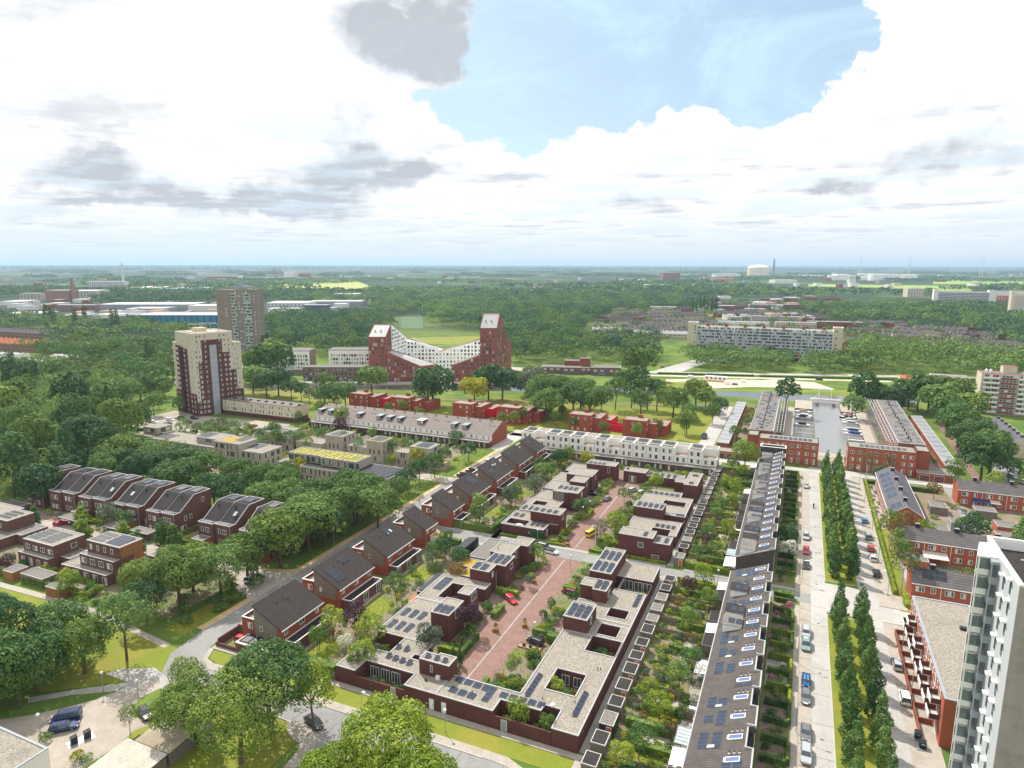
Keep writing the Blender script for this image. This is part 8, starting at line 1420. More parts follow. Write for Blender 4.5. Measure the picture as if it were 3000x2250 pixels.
for x, y, d, k, c, l in [(-48.6, 124.9, 168, 'hatch', 'black', 'dark blue-black hatchback parked by the plant trough on the red court'), (-60.8, 139.6, -35, 'hatch', 'red', 'bright red hatchback under a hedge on the red court'), (-61.3, 169.8, -8, 'hatch', 'white', 'white small car with black roof crossing the side street'), (-65.6, 172.4, 170, 'suv', 'grey', 'grey boxy car on the side street'), (-71., 172.5, 172, 'wagon', 'navy', 'dark blue car on the side street, left of the grey one'), (-54.6, 187., 75, 'van', 'yellow', 'bright yellow van at the mouth of the far court'), (-65.5, 185.3, -8, 'suv', 'white', 'white car against the hedge at the junction house'), (-64.5, 213.5, -10, 'hatch', 'white', 'white car parked left in the far court'), (-58.6, 219.3, 80, 'sedan', 'grey', 'dark grey car driving up the far court'), (-64.5, 222, 0, 'sedan', 'black', 'black car half hidden by shrubs in the far court'), (-52.5, 232.2, 70, 'hatch', 'silver', 'silver car by the white garage door'), (-48.8, 230.8, 65, 'hatch', 'silver', 'second silver car beside the tall shrub in the far court'), (-46.3, 203.2, 10, 'sedan', 'black', 'black car tucked beside the upper box with five panels'), (-49, 149.2, 170, 'hatch', 'maroon', 'dark red car half hidden behind a small tree on the court'), (-42.6, 168.8+.1, 0, 'hatch', 'white', 'white car front poking out behind the side-street house'),
  (-107.4, 99.3, 0, 'hatch', 'red', 'small red car in the corner drive behind the brick wall'), (-75.6, 84.4, -20, 'sedan', 'black', 'black car under the big tree at the southern junction'), (-105.5, 73.8, -20, 'hatch', 'black', 'black hatchback on the grass edge of the gravel yard'), (-115.5, 65.4, 42, 'wagon', 'navy', 'dark blue long car parked nearer the bins on the gravel yard'), (-117.6, 67.2, 222, 'van', 'navy', 'dark blue van beside the long blue car on the gravel yard'), (-211.5, 126.6, 80, 'hatch', 'red', 'red hatchback half under the flat carport'), (-200.5, 126.3, 60, 'sedan', 'grey', 'grey car by the second carport of the parking court'), (-126.5, 121.5, 10, 'suv', 'white', 'white car hidden under the street trees'), (-118.3, 222.8, 75, 'wagon', 'black', 'black estate car beside the left street near the junction'), (-117.6, 229., 75, 'wagon', 'black', 'second black estate car beside the left street'), (-116.5, 245, 75, 'wagon', 'silver', 'silver car behind the trees far up the left street'),
  (-277., 243, -10, 'hatch', 'red', 'bright red car in the car park of the beige tower'), (-290., 243, 10, 'sedan', 'black', 'black car in the car park of the beige tower'), (-306.5, 236, 10, 'wagon', 'white', 'white car at the left end of the tower car park'), (-303., 243., 10, 'wagon', 'white', 'second white car in the tower car park, near the tower foot'), (-300., 247.5, 10, 'suv', 'black', 'black car by the hedge in the tower car park'), (-294.5, 251, 5, 'suv', 'black', 'black car right under the beige tower'), (-297, 236.5, 60, 'hatch', 'black', 'black car behind a small tree in the tower car park'), (-253, 250.5, 70, 'sedan', 'red', 'red car beside the dark carports of the cream row'), (-260, 239.5, 20, 'sedan', 'black', 'black car in the middle of the tower car park'), (-266, 240.5, 20, 'hatch', 'grey', 'grey car in the middle of the tower car park'), (-247, 239, 10, 'suv', 'white', 'white car at the right end of the tower car park'), (-247, 234.5, 10, 'wagon', 'white', 'second white car at the right end of the tower car park'), (-270, 229, 80, 'hatch', 'black', 'black car behind the long grey-brick block'),
  (14.5, 524.2, 8, 'van', 'navy', 'dark blue van on the sandy road beyond the canal'), (82.5, 300.5, -60, 'hatch', 'white', 'white car in the lane at the right edge'), (80., 307.5, -60, 'hatch', 'teal', 'pale blue car in the lane near the right edge'), (55.5, 248.5, 80, 'hatch', 'silver', 'silver car in the lane behind the slate-roofed terrace'), (56., 243, 80, 'hatch', 'grey', 'grey car behind the silver one in the lane'), (-38.2, 402, 80, 'suv', 'grey', 'grey car on the track by the garages, far one'), (-39.5, 326, 80, 'sedan', 'navy', 'dark blue car on the track by the long grey garages'), (-38.6, 320, 80, 'hatch', 'black', 'black car nearest on the track by the garages'), (62.3, 386, 80, 'hatch', 'silver', 'silver car beside the right-hand garages'), (-176, 424, 24, 'hatch', 'white', 'white car beside the quay right of the twin-peaked block'), (-280, 398, 60, 'hatch', 'white', 'white car between the canal row and the twin-peaked block'), (-121, 297, 60, 'hatch', 'white', 'white car in front of a red cube villa'), (-58, 640, 80, 'hatch', 'white', 'white car on the road left of the gallery slab'), (-101, 537, 80, 'hatch', 'grey', 'grey car at the crossing by the highway')]:
 car(x, y, d, k, c, l, roof='black' if 'black roof' in l else None)
def lamp(x, y, h, label, arm=0., deg=0., globe=True):
 t = thing('street_lamp', label, 'street lamp', (x, y, 0), math.radians(deg)); b = MB(); b.tube((0, 0, 0), (0, 0, h), .07, .05, 6)
 if arm: b.tube((0, 0, h), (arm, 0, h+.1), .05, .04, 5)
 part('pole', b, MET, t, local=True); b = MB()
 if globe and not arm: b.lathe([(.1, -.1), (.26, .08), (.3, .2), (.18, .4), (.02, .46)], (0, 0, h), 10)
 else: b.box(arm-.35, -.14, h+.02, arm+.35, .14, h+.16)
 part('lamp_head', b, LMP, t, local=True); return t
for i, (px, py) in enumerate([(2341, 2148), (2345, 1945), (2347, 1705), (2351, 1600), (2356, 1470)]): x, y = G(px, py); lamp(4.3, y, 6., 'slim lamp post on the left pavement of the main street, %s from the camera' % od(i), 1.2, 0)
for i, (x, y) in enumerate([(24.7, 137.8), (25., 154.), (24.8, 180.4), (24.8, 203.7), (25., 226.4), (24.6, 252), (24.4, 273.9)]): lamp(x, y, 6.5, 'lamp post on the pavement of the right-hand street, %s from the camera' % od(i), 1.2, 180)
lamp(-69.3, 90.2, 4.6, 'lone lamp post on the southern pavement beside the kerb', .5); lamp(-52.9, 92.2, 4.2, 'globe lamp on the southern grass strip'); lamp(-119.2, 75.4, 4., 'lamp post at the fork of the gravel yard path'); lamp(-111.3, 76.8, 3.6, 'short post lamp on the grass beside the gravel yard'); lamp(-117.9, 62.8, 3.9, 'white globe lamp beside the parked blue cars')
lamp(-52.6, 161, 4.5, 'globe lamp at the side-street end of the near court'); lamp(-49.7, 127.4, 3.2, 'small black lantern post on the red court'); lamp(-60.5, 197, 4.6, 'globe lamp in front of the dense tree in the far court'); lamp(-67.5, 174.6, 4.2, 'globe lamp behind the parked cars on the side street'); lamp(-104, 175, 4., 'globe lamp by the tall hedge at the left end of the side street'); lamp(-15, 168.0, 4.5, 'lamp at the gable of the near dark-roofed row'); lamp(5., 180, 6., 'lamp at the corner of main and side street', 1.)
for i, (x, y) in enumerate([(-119.8, 169.6), (-120.1, 146.7), (-119.9, 196), (-119.8, 116), (-119.8, 230)]): lamp(x, y, 6.5, 'lamp post on the yellow brick path, %s' % ['by the red cycle path', 'between street trees', 'beside shrub beds', 'at the near side turning', 'beyond the junction'][i])
for i, (x, y) in enumerate([(-128, 497), (-79.9, 527.7), (-34.4, 534.6), (12, 540.3), (58.9, 566.3), (111.1, 591.), (-170, 500), (-212, 492), (-95, 515)]): lamp(x, y, 11.5, 'tall highway lamp post beyond the canal, %s from the left' % od([2, 4, 5, 6, 7, 8, 1, 0, 3][i]), 1.6, -70)
for i, (x, y) in enumerate([(-350, 640), (-330, 700), (-300, 712), (-372, 668), (-312, 655), (-285, 735), (-395, 640)]): lamp(x, y, 15, 'floodlight mast round the sports fields, %s of seven' % od(i), 1., 0)
for i, (x, y) in enumerate([(-66.4, 78.6)]):
 t = thing('road_sign', 'round sign on a post at the southern junction corner', 'road sign', (x, y, 0)); b = MB(); b.tube((0, 0, 0), (0, 0, 2.6), .04); part('pole', b, MET, t, local=True); b = MB(); b.tube((0, -.03, 2.5), (0, .03, 2.5), .32, n=14); part('plate', b, GRI, t, local=True)
for i, (x, y, l) in enumerate([(-110.5, 63.9, 'black waste container on a steel plate, left one of the two on the gravel yard'), (-109.8, 65.8, 'black waste container on a steel plate, right one of the two on the gravel yard'), (24.4, 121.8, 'black waste container by the right kerb, nearer of two'), (24.0, 124.2, 'black waste container by the right kerb, farther of two')]):
 t = thing('waste_container', l, 'waste container', (x, y, 0), math.radians(-20 if x < 0 else 0)); b = MB(); b.box(-1., -1., 0, 1., 1., .08+(.06 if x > 0 else 0)); part('base_plate', b, MET, t, local=True)
 b = MB(); b.box(-.5, -.5, .1, .5, .5, 1.15); b.prism([(-.5, -.5), (.5, -.5), (.5, .5), (-.5, .5)], 1.15, [1.25, 1.25, 1.4, 1.4]); part('body', b, BLK, t, local=True); b = MB(); b.box(-.3, -.53, .85, .3, -.5, 1.1); part('flap', b, MET, t, local=True)
def person(x, y, deg, label, top, legs, h=1.75, bike=False):
 """one skinned body per person"""
 t = thing('person', label, 'person', (x, y, .06), math.radians(deg)); s = h/1.75
 V = [(0, 0, .95), (0, 0, 1.2), (0, 0, 1.42), (0, 0, 1.53), (.02, 0, 1.66), (0, -.19, 1.40), (.06, -.24, 1.14), (.2, -.23, .92), (0, .19, 1.40), (-.04, .24, 1.14), (.1, .23, .92), (0, -.09, .92), (.14, -.1, .52), (.06, -.1, .08), (.2, -.1, .04), (0, .09, .92), (-.1, .1, .5), (-.3, .1, .1), (-.18, .1, .04)]
 E_ = [(0, 1), (1, 2), (2, 3), (3, 4), (2, 5), (5, 6), (6, 7), (2, 8), (8, 9), (9, 10), (0, 11), (11, 12), (12, 13), (13, 14), (0, 15), (15, 16), (16, 17), (17, 18)]
 Rd = [.15, .15, .16, .06, .11, .07, .05, .035, .07, .05, .035, .1, .07, .045, .04, .1, .07, .045, .04]
 me = bpy.data.meshes.new('body'); me.from_pydata([(a*s, b_*s, c*s) for a, b_, c in V], E_, []); me.materials.append(top); o = bpy.data.objects.new('body', me); COL.objects.link(o); o.parent = t
 o.modifiers.new('skin', 'SKIN'); sv = me.skin_vertices[0].data
 for i, r in enumerate(Rd): sv[i].radius = (r*s, r*s)
 sv[0].use_root = True; m2 = o.modifiers.new('sub', 'SUBSURF'); m2.levels = 1; m2.render_levels = 1
 b = MB(); b.lathe([(.13, 0), (.13, .07), (.08, .13), (.01, .15)], (.01, 0, 1.66*s), 8); part('hair', b, BARK, t, local=True)
 return t
person(8.3, 240.2, 80, 'person in dark clothes cycling along the main street', BLK, BLK, bike=True)
t = thing('bicycle', 'bicycle ridden by the person on the main street', 'bicycle', (8.3, 240.2, .04), math.radians(80)); 
for dx in (-.52, .52): b = MB(); b.tube((dx, -.02, .34), (dx, .02, .34), .34, n=14); part('wheel', b, TYR, t, local=True)
b = MB(); b.tube((-.52, 0, .34), (0, 0, .34), .02); b.tube((0, 0, .34), (.4, 0, .8), .02); b.tube((-.1, 0, .85), (.4, 0, .85), .02); b.tube((-.1, 0, .85), (0, 0, .34), .02); b.tube((.4, -.25, 1.), (.4, .25, 1.), .02); b.tube((.4, 0, 1.), (.52, 0, .34), .02); part('frame', b, BLK, t, local=True)
person(-117.4, 189.5, 100, 'person in a pink top walking on the left street', M('cloth_pink', (.55, .2, .22)), BLK)
t = thing('flag_pole', 'white flag pole at the corner of the far court', 'flag pole', (-50.6, 177.6, 0)); b = MB(); b.tube((0, 0, 0), (0, 0, 9.), .07, .04); part('pole', b, WHP, t, local=True)
b = MB(); b.box(-60, 503, 0, -44, 506.5, 2.9); 
t = thing('site_cabins', 'white site cabins on yellow feet on the sand lot', 'cabin', (-53, 487, 0)); b = MB(); b.box(-61, 486, .9, -45.5, 489, 3.8); part('wall', b, WHT, t); b = MB(); b.box(-61.2, 485.9, .3, -45.3, 489.1, .9); part('feet', b, paint('yellow', CC['yellow']), t); b = MB(); [b.box(-60+i*3, 485.93, 1.8, -58.6+i*3, 485.99, 3.) for i in range(5)]; part('window_row', b, GLS, t)
for i, (x, y, w_, l) in enumerate([(-46.5, 476, 4.5, 'rounded white tank on the sand lot'), (-74, 492, 4., 'small white container at the left of the sand lot'), (-36.5, 487.5, 3.4, 'white crates right of the site cabins')]): b = MB(); b.box(x, y, 0, x+w_, y+2.4, 1.9); b.box(x+.2, y+.2, 1.9, x+w_-.2, y+2.2, 2.3); solo('container', b, WHP, l, 'container', (x, y))
b = MB(); b.box(-41, 476.5, 0, -37.5, 478, 1.4); solo('pallet_stack', b, WOODG, 'dark pallet stack beside the white tank', 'pallets', (-39, 477))
b = MB(); b.poly([(-121, 58.5, 4.), (-121, 40, 4.), (-100, 40, 4), (-107.9, 58.5, 4.)])
t = thing('flat_building', 'low pale building with gravel roof cut by the bottom left corner', 'building', (-115, 55, 0)); mass(t, [(-140, 36, -108., 58.4, 4.)], WHT, GRV, ZNC, tw=.35); b = MB(); b.box(-118, 50, 3.85, -115.5, 52.5, 4.0); part('roof_hatch', b, WHP, t); b = MB(); b.box(-119.5, 55, 3.85, -118.6, 55.6, 4.3); part('vent_box', b, ZNC, t)
for i, (x0, y0, x1, y1, z, m_, l) in enumerate([(-99.5, 59, -90, 66, 2.6, CURT, 'corrugated pale shed roof behind the yard hedge, nearest the camera'), (-98.5, 66.5, -90.5, 72, 2.5, WOODG, 'corrugated tan shed roof behind the yard hedge, middle one'), (-96, 72.5, -89, 75, 2.5, CURT, 'small tan canopy roof with a dark panel behind the hedge')]):
 t = thing('yard_shed', l, 'shed', (x0, y0, 0)); b = MB(); b.box(x0+.2, y0+.2, 0, x1-.2, y1-.2, z-.1); part('wall', b, WOODG, t); b = MB(); n = 22
 for k in range(n): xa = x0+(x1-x0)*k/n; xb = x0+(x1-x0)*(k+1)/n; mm = (xa+xb)/2; b.poly([(xa, y0, z), (mm, y0, z+.09), (mm, y1, z+.45), (xa, y1, z+.36)]); b.poly([(mm, y0, z+.09), (xb, y0, z), (xb, y1, z+.36), (mm, y1, z+.45)])
 part('roof', b, CORT if 0 else M('corrugated_tan_%d' % i, [(.50, .47, .40), (.42, .36, .27), (.45, .38, .29)][i], var=.2), t)
hedge(-101.3, 58, -97.5, 77.6, 1.7, 'long hedge between the grass strip and the tan sheds', 'leaf_hedge', wd=1.3); hedge(-99., 56, -91, 58.6, 1.9, 'yellowish hedge at the bottom edge near the tan sheds', 'leaf_hedge_lime', wd=1.5)
bush(-105.8, 61.6, 'yellow-white flowering bush at the near edge of the gravel yard', 1.5, 'leaf_yellow'); bush(-104.6, 62.1, 'green part of the flowering bush clump on the gravel yard', 1.2, 'leaf_hedge'); bush(-115.6, 62., 'low green shrubs between blue cars and pale building', 1.3, 'leaf_mid')

# ---------------------------------------------------------------- trees
def D(px, py, z=9.): return G(px*1.3562, py*1.3562, z)
for row, x in (('left', 12.7), ('right', 17.0)):
 for i in range(9): tree('cone', x+random.uniform(-.25, .25), 92.5+i*8.6+random.uniform(-.7, .7), 'slender hornbeam in the %s row of the nearer median, %s from the camera' % (row, od(i)), 'leaf_mid' if (i+len(row)) % 3 else 'leaf_dark', random.uniform(1.0, 1.12), 'hornbeams of the nearer median', sz=random.uniform(1.0, 1.12))
 for i in range(15): tree('cone', x+random.uniform(-.25, .25), 186.5+i*6.7+random.uniform(-.6, .6), 'slender hornbeam in the %s row of the farther median, %s from the crossing' % (row, od(i)), 'leaf_mid' if i % 3 else 'leaf_dark', random.uniform(1.0, 1.15), 'hornbeams of the farther median', sz=random.uniform(1.0, 1.15))
near = [(-81.5, 80.0, 'big', 'leaf_dark', .98, 'very large dark tree at the bottom centre-left'), (-80.5, 72.0, 'big', 'leaf_hedge', .92, 'large olive-green tree in front of the darkest big tree'), (-74.6, 83.2, 'oval', 'leaf_lime', 1.25, 'lime-green tree leaning out right of the big dark one'), (-92.5, 72, 'broad', 'leaf_hedge', .85, 'tree at the left foot of the olive-green one'),
  (-54.8, 76.5, 'broad', 'leaf_lime', 1.05, 'large yellow-green maple at the bottom centre'), (-46.6, 71.5, 'broad', 'leaf_lime', .92, 'second yellow-green maple at the bottom edge, right of the first'), (-60.5, 70, 'broad', 'leaf_lime', .75, 'smaller yellow-green maple at the bottom edge, left of the others'), (-101.8, 79.8, 'oval', 'leaf_hedge_lime', .9, 'leaning young tree on the small green by the left junction'), (-124.6, 84.4, 'oval', 'leaf_mid', 1.55, 'single broad tree on the lawn left of the junction'), (-102.6, 68.6, 'birch', 'leaf_hedge', .55, 'thin drooping tree between yard and hedge')]
for x, y, k, lf, s, l in near: tree(k, x, y, l, lf, s)
for i, (x, y, k, lf, s) in enumerate([(-146, 72, 'big', 'leaf_dark', .9), (-137, 78, 'broad', 'leaf_dark', 1.), (-131, 70.5, 'broad', 'leaf_mid', .95), (-128.5, 78, 'broad', 'leaf_hedge', .8), (-141, 66, 'broad', 'leaf_dark', .9), (-133, 64, 'oval', 'leaf_mid', 1.2), (-158, 74, 'broad', 'leaf_dark', .9), (-150, 62, 'broad', 'leaf_dark', .8), (-166, 78, 'broad', 'leaf_mid', .9), (-129, 66, 'round', 'leaf_hedge', 1.)]): tree('mound' if i % 3 else k, x, y, 'dense green tree of the thicket at the lower left edge', lf, s, 'trees of the lower left thicket')
for i, (x, y, k, lf, s) in enumerate([(-132.8, 104.5, 'broad', 'leaf_hedge', .92), (-127.8, 112.5, 'broad', 'leaf_mid', .8), (-137, 112, 'broad', 'leaf_hedge', .78), (-127.9, 121.2, 'broad', 'leaf_hedge', .85), (-126.2, 131.4, 'broad', 'leaf_hedge', .98), (-125.7, 142.4, 'broad', 'leaf_mid', 1.0), (-133, 137, 'round', 'leaf_mid', 1.1), (-131, 150, 'broad', 'leaf_mid', .85), (-127, 155, 'broad', 'leaf_dark', .9), (-126, 164, 'broad', 'leaf_dark', .92), (-142, 102, 'round', 'leaf_hedge', 1.1), (-133, 95.8, 'round', 'leaf_dark', 1.)]): tree(k, x, y, 'tall light green tree on the verge of the left street, %s from the camera' % od(i), lf, s*1.2, 'verge trees of the left street')
AV = [(225, 1010, 0), (262, 1000, 0), (300, 1012, 1), (345, 1010, 0), (360, 1035, 1), (405, 1020, 0), (460, 1048, 1), (515, 1022, 0), (500, 1060, 1), (570, 1072, 1), (560, 1040, 0), (628, 1070, 1), (610, 1045, 0), (685, 1062, 1), (660, 1090, 1), (722, 1098, 1), (755, 1050, 0), (770, 1075, 1), (795, 1062, 0), (700, 1125, 0), (640, 1110, 0), (190, 1000, 0), (450, 1005, 0), (385, 1000, 0), (150, 1010, 1), (815, 1090, 1)]
for i, (px, py, a) in enumerate(AV): x, y = D(px, py, 8.); tree('broad', x, y, 'round-headed dark green avenue tree behind the brown houses, %s from the left' % od(sorted(AV).index((px, py, a))), ['leaf_mid', 'leaf_dark'][(i+a) % 2], random.uniform(.88, 1.05), 'avenue trees behind the brown houses')
for i, (px, py, s) in enumerate([(862, 1050, .95), (905, 1010, 1.), (938, 1000, 1.05), (880, 1030, 1.), (1012, 968, .9), (840, 1078, .85), (960, 975, .75)]): x, y = D(px, py, 6.); tree('round', x, y, 'clipped round-headed tree lining the left street, %s from the camera' % od([1, 3, 4, 2, 6, 0, 5][i]), 'leaf_dark', s, 'round-headed trees of the left street')
for i, (px, py, lf, s, k) in enumerate([(598, 935, 'leaf_mid', .9, 'gauzy'), (575, 940, 'leaf_mid', .85, 'gauzy'), (640, 952, 'leaf_mid', .9, 'gauzy'), (665, 957, 'leaf_lime', .75, 'gauzy'), (700, 945, 'leaf_mid', .9, 'gauzy'), (745, 955, 'leaf_mid', .9, 'gauzy'), (775, 965, 'leaf_mid', .85, 'gauzy'), (880, 968, 'leaf_mid', .9, 'gauzy'), (850, 970, 'leaf_mid', .85, 'gauzy'), (905, 985, 'leaf_yellow', .95, 'round'), (845, 985, 'leaf_lime', .6, 'round'), (649, 1003, 'leaf_yellow', .8, 'round'), (520, 1000, 'leaf_yellow', .6, 'round'), (620, 1010, 'leaf_dark', .8, 'oval'), (660, 900, 'leaf_purple', .55, 'round'), (935, 900, 'leaf_mid', .6, 'round'), (1120, 1090, 'leaf_hedge', .01, 'oval')]):
 if s > .1: x, y = D(px, py, 5.); tree(k, x, y, '%s tree among the sand-grey cubes, %s from the left' % ({'gauzy': 'feathery light green', 'round': 'yellow-green' if lf == 'leaf_yellow' else 'rounded', 'oval': 'upright dark'}[k], od(i)), lf, s, 'trees among the sand-grey cubes')
for i, (px, py, k, lf, s) in enumerate([(735, 918, 'round', 'leaf_purple', .8), (840, 905, 'small', 'leaf_mid', 1.4), (985, 945, 'round', 'leaf_dark', .8), (1062, 1000-85, 'small', 'leaf_mid', 1.2)]): x, y = D(px, py, 4.); tree(k, x, y, 'garden tree in front of the long grey-roofed terrace, %s from the left' % od(i), lf, s)
for i in range(16): tree('oval' if i % 3 else 'gauzy', -262+i*4.+random.uniform(-1, 1), 216+(i % 4)*4.2, 'young tree between the long sand-grey block and the car park, %s from the left' % od(i), 'leaf_hedge' if i % 2 else 'leaf_mid', random.uniform(.75, 1.05), 'young trees beside the tower car park')
hedge(-262, 227.5, -243, 228.5, 1.3, 'hedge between car park and young trees below the beige tower', 'leaf_hedge'); hedge(-300, 222, -266, 226.5, 1.3, 'hedge at the left front of the tower car park', 'leaf_hedge', wd=1.2)
random.seed(5)
for i in range(60): bush(random.uniform(-226, -128), random.uniform(240, 261.5), 'shrub in the gardens of the long grey-roofed terrace', random.uniform(1.2, 2.1), group='shrubs before the grey-roofed terrace')
for i in range(22): bush(random.uniform(-232, -140), random.uniform(210, 222), 'shrub between the sand-grey blocks', random.uniform(1.2, 2.), group='shrubs between the sand-grey blocks')
cover('undergrowth', [(-226, 246), (-127, 250), (-127, 262), (-226, 262)], 1.4, .8, .6, 'mixed planting before the grey-roofed terrace', 'leaf_mid', 21, 2)
cover('undergrowth', [(-129, 132), (-121.8, 132), (-121.8, 210), (-129, 210)], .9, .6, .4, 'rough growth on the verge of the left street', 'leaf_hedge', 22, 2); cover('undergrowth', [(-129, 178), (-121.8, 174), (-121.8, 262), (-130, 262)], 1.1, .9, .5, 'golden shrub bed along the yellow path', 'leaf_hedge_lime', 23, 2); cover('undergrowth', [(-135, 98), (-121.8, 98), (-121.8, 114), (-131, 116)], .9, .6, .4, 'rough growth under the nearest street trees', 'leaf_hedge', 24, 2)
# left wood, park strip, canal banks, harbour surroundings (picture positions of the crown centres)
LW = [(40, 850, 'tallwood'), (95, 840, 'tallwood'), (150, 850, 'tallwood'), (200, 830, 'tallwood'), (240, 860, 'tallwood'), (290, 870, 'tallwood'), (265, 905, 'tallwood'), (215, 895, 'tallwood'), (160, 900, 'tallwood'), (100, 905, 'tallwood'), (45, 900, 'tallwood'), (10, 930, 'tallwood'), (70, 950, 'tallwood'), (130, 950, 'tallwood'), (190, 950, 'tallwood'), (240, 945, 'tallwood'), (20, 985, 'tallwood'), (85, 1000, 'tallwood'), (10, 870, 'tallwood'), (150, 990, 'broad'), (205, 985, 'broad'), (250, 975, 'broad'), (280, 960, 'round'), (180, 800, 'tallwood'), (230, 800, 'broad'), (200, 760, 'broad'), (245, 755, 'broad'), (130, 790, 'broad'), (330, 860, 'round'), (300, 830, 'broad'), (60, 810, 'broad'),
  (10, 800, 'poplar'), (25, 790, 'poplar'), (42, 800, 'poplar'), (58, 795, 'poplar'), (75, 805, 'poplar'), (320, 800, 'broad'), (350, 805, 'tallwood'), (345, 770, 'willow'), (372, 790, 'broad'), (318, 755, 'poplar'), (330, 765, 'poplar'), (300, 780, 'pine'), (280, 800, 'round'), (355, 830, 'oval'), (340, 845, 'oval'), (385, 860, 'oval')]
for i, (px, py, k) in enumerate(LW):
 x, y = D(px, py, 15. if k in ('tallwood', 'poplar') else 10.); tree('mound' if k in ('broad', 'tallwood') and i % 2 else k, x, y, ('tall slim poplar above the left wood' if k == 'poplar' else 'dense tree of the wood on the left edge') if i < 45 else 'small tree on the green left of the beige tower', ['leaf_hedge', 'leaf_mid', 'leaf_dark'][i % 3] if k != 'poplar' else 'leaf_dark', random.uniform(.9, 1.1)*(1.25 if i < 31 else 1.05), ('poplars above the left wood' if k == 'poplar' else 'trees of the left wood') if i < 45 else 'small trees left of the beige tower')
MID = [(560, 800, 'tallwood', 'leaf_mid', 1.), (585, 790, 'tallwood', 'leaf_hedge', 1.1), (610, 795, 'tallwood', 'leaf_mid', 1.05), (545, 820, 'broad', 'leaf_mid', .9), (600, 825, 'broad', 'leaf_dark', .9), (628, 830, 'round', 'leaf_dark', 1.), (575, 830, 'broad', 'leaf_dark', .9), (535, 785, 'broad', 'leaf_hedge', .9), (650, 835, 'round', 'leaf_mid', .9), (690, 820, 'willow', 'leaf_grey', .6), (708, 822, 'oval', 'leaf_mid', 1.2), (718, 845, 'round', 'leaf_dark', 1.3), (700, 850, 'willow', 'leaf_mid', .7), (745, 850, 'broad', 'leaf_mid', .7), (668, 850, 'oval', 'leaf_grey', .8), (735, 870, 'small', 'leaf_lime', 1.3),
  (803, 825, 'broad', 'leaf_mid', 1.), (935, 835, 'broad', 'leaf_dark', 1.2), (925, 850, 'broad', 'leaf_dark', .8), (1025, 845, 'broad', 'leaf_yellow', .85), (1055, 825, 'broad', 'leaf_dark', 1.1), (1085, 830, 'broad', 'leaf_dark', 1.), (1150, 815, 'willow', 'leaf_grey', 1.1), (1135, 830, 'willow', 'leaf_grey', .8), (1165, 855, 'broad', 'leaf_mid', .9), (1190, 850, 'broad', 'leaf_mid', 1.1), (1215, 845, 'willow', 'leaf_mid', 1.1), (1240, 865, 'broad', 'leaf_dark', 1.), (1255, 850, 'broad', 'leaf_mid', .9), (1180, 875, 'broad', 'leaf_mid', .9),
  (1275, 870, 'broad', 'leaf_mid', .9), (1380, 815, 'pine', 'leaf_dark', 1.2), (1400, 840, 'pine', 'leaf_dark', 1.2), (1365, 845, 'pine', 'leaf_dark', 1.), (1420, 850, 'pine', 'leaf_dark', 1.), (1385, 870, 'pine', 'leaf_dark', 1.1), (1330, 830, 'oval', 'leaf_mid', 1.5), (1350, 820, 'broad', 'leaf_mid', .9), (1300, 850, 'oval', 'leaf_dark', 1.3), (1505, 845, 'broad', 'leaf_hedge', .95), (1455, 865, 'broad', 'leaf_hedge', .95), (1525, 860, 'broad', 'leaf_hedge', .75), (1485, 895, 'round', 'leaf_hedge', 1.), (1490, 880, 'round', 'leaf_mid', .8), (1540, 880, 'round', 'leaf_hedge', .9), (1555, 865, 'round', 'leaf_dark', .9), (1395, 790, 'tallwood', 'leaf_mid', 1.), (1370, 795, 'tallwood', 'leaf_hedge', 1.),
  (1700, 850, 'pine', 'leaf_dark', 1.25), (1865, 855, 'tallwood', 'leaf_dark', .9), (1845, 862, 'round', 'leaf_mid', 1.2), (1885, 855, 'broad', 'leaf_hedge', .9), (1612, 970, 'oval', 'leaf_lime', 1.15), (1650, 1000-75, 'small', 'leaf_lime', .01),
  (1985, 855, 'tallwood', 'leaf_dark', .9), (2010, 845, 'broad', 'leaf_dark', 1.2), (2030, 865, 'broad', 'leaf_mid', 1.2), (2060, 850, 'broad', 'leaf_hedge', 1.2), (2050, 890, 'broad', 'leaf_mid', 1.), (2075, 915, 'broad', 'leaf_mid', 1.1), (2095, 880, 'broad', 'leaf_hedge', 1.05), (2110, 935, 'broad', 'leaf_dark', .9), (2085, 945, 'broad', 'leaf_dark', .85), (2125, 985, 'broad', 'leaf_dark', 1.05), (2145, 970, 'broad', 'leaf_mid', .95), (1950, 860, 'tallwood', 'leaf_dark', .8), (1920, 862, 'broad', 'leaf_dark', .9), (1965, 850, 'broad', 'leaf_dark', .9)]
for i, (px, py, k, lf, s) in enumerate(MID):
 if s < .1: continue
 x, y = D(px, py, 10*s); ar = 'behind the beige tower' if px < 760 else ('on the canal bank before the twin-peaked block' if px < 1290 else ('in the park strip left of the harbour' if px < 1640 else ('around the harbour mouth' if px < 1900 else 'in the row towards the right-hand flats')))
 tree(k, x, y, '%s tree %s, %s from the left' % ({'willow': 'silvery willow-like', 'pine': 'dark conifer-like', 'oval': 'upright', 'round': 'rounded', 'small': 'small', 'broad': 'broad', 'tallwood': 'tall broad'}[k], ar, od(sorted(m[0] for m in MID).index(px))), lf, s*(1.45 if px < 1300 else 1.3))
random.seed(8)
for i, (px, py) in enumerate([(645, 905), (690, 885), (735, 895), (840, 888), (870, 880), (905, 900), (1085, 912), (1110, 905), (1130, 900), (1240, 915), (1305, 925), (1375, 935), (1200, 905), (1215, 890), (1185, 890), (1160, 885), (1420, 925), (1480, 925), (1590, 940)]): x, y = D(px, py, 4.); tree('oval', x, y, 'young light green street tree beside the red cube villas, %s from the left' % od(i), 'leaf_hedge', random.uniform(.75, .95), 'young trees of the villa street')
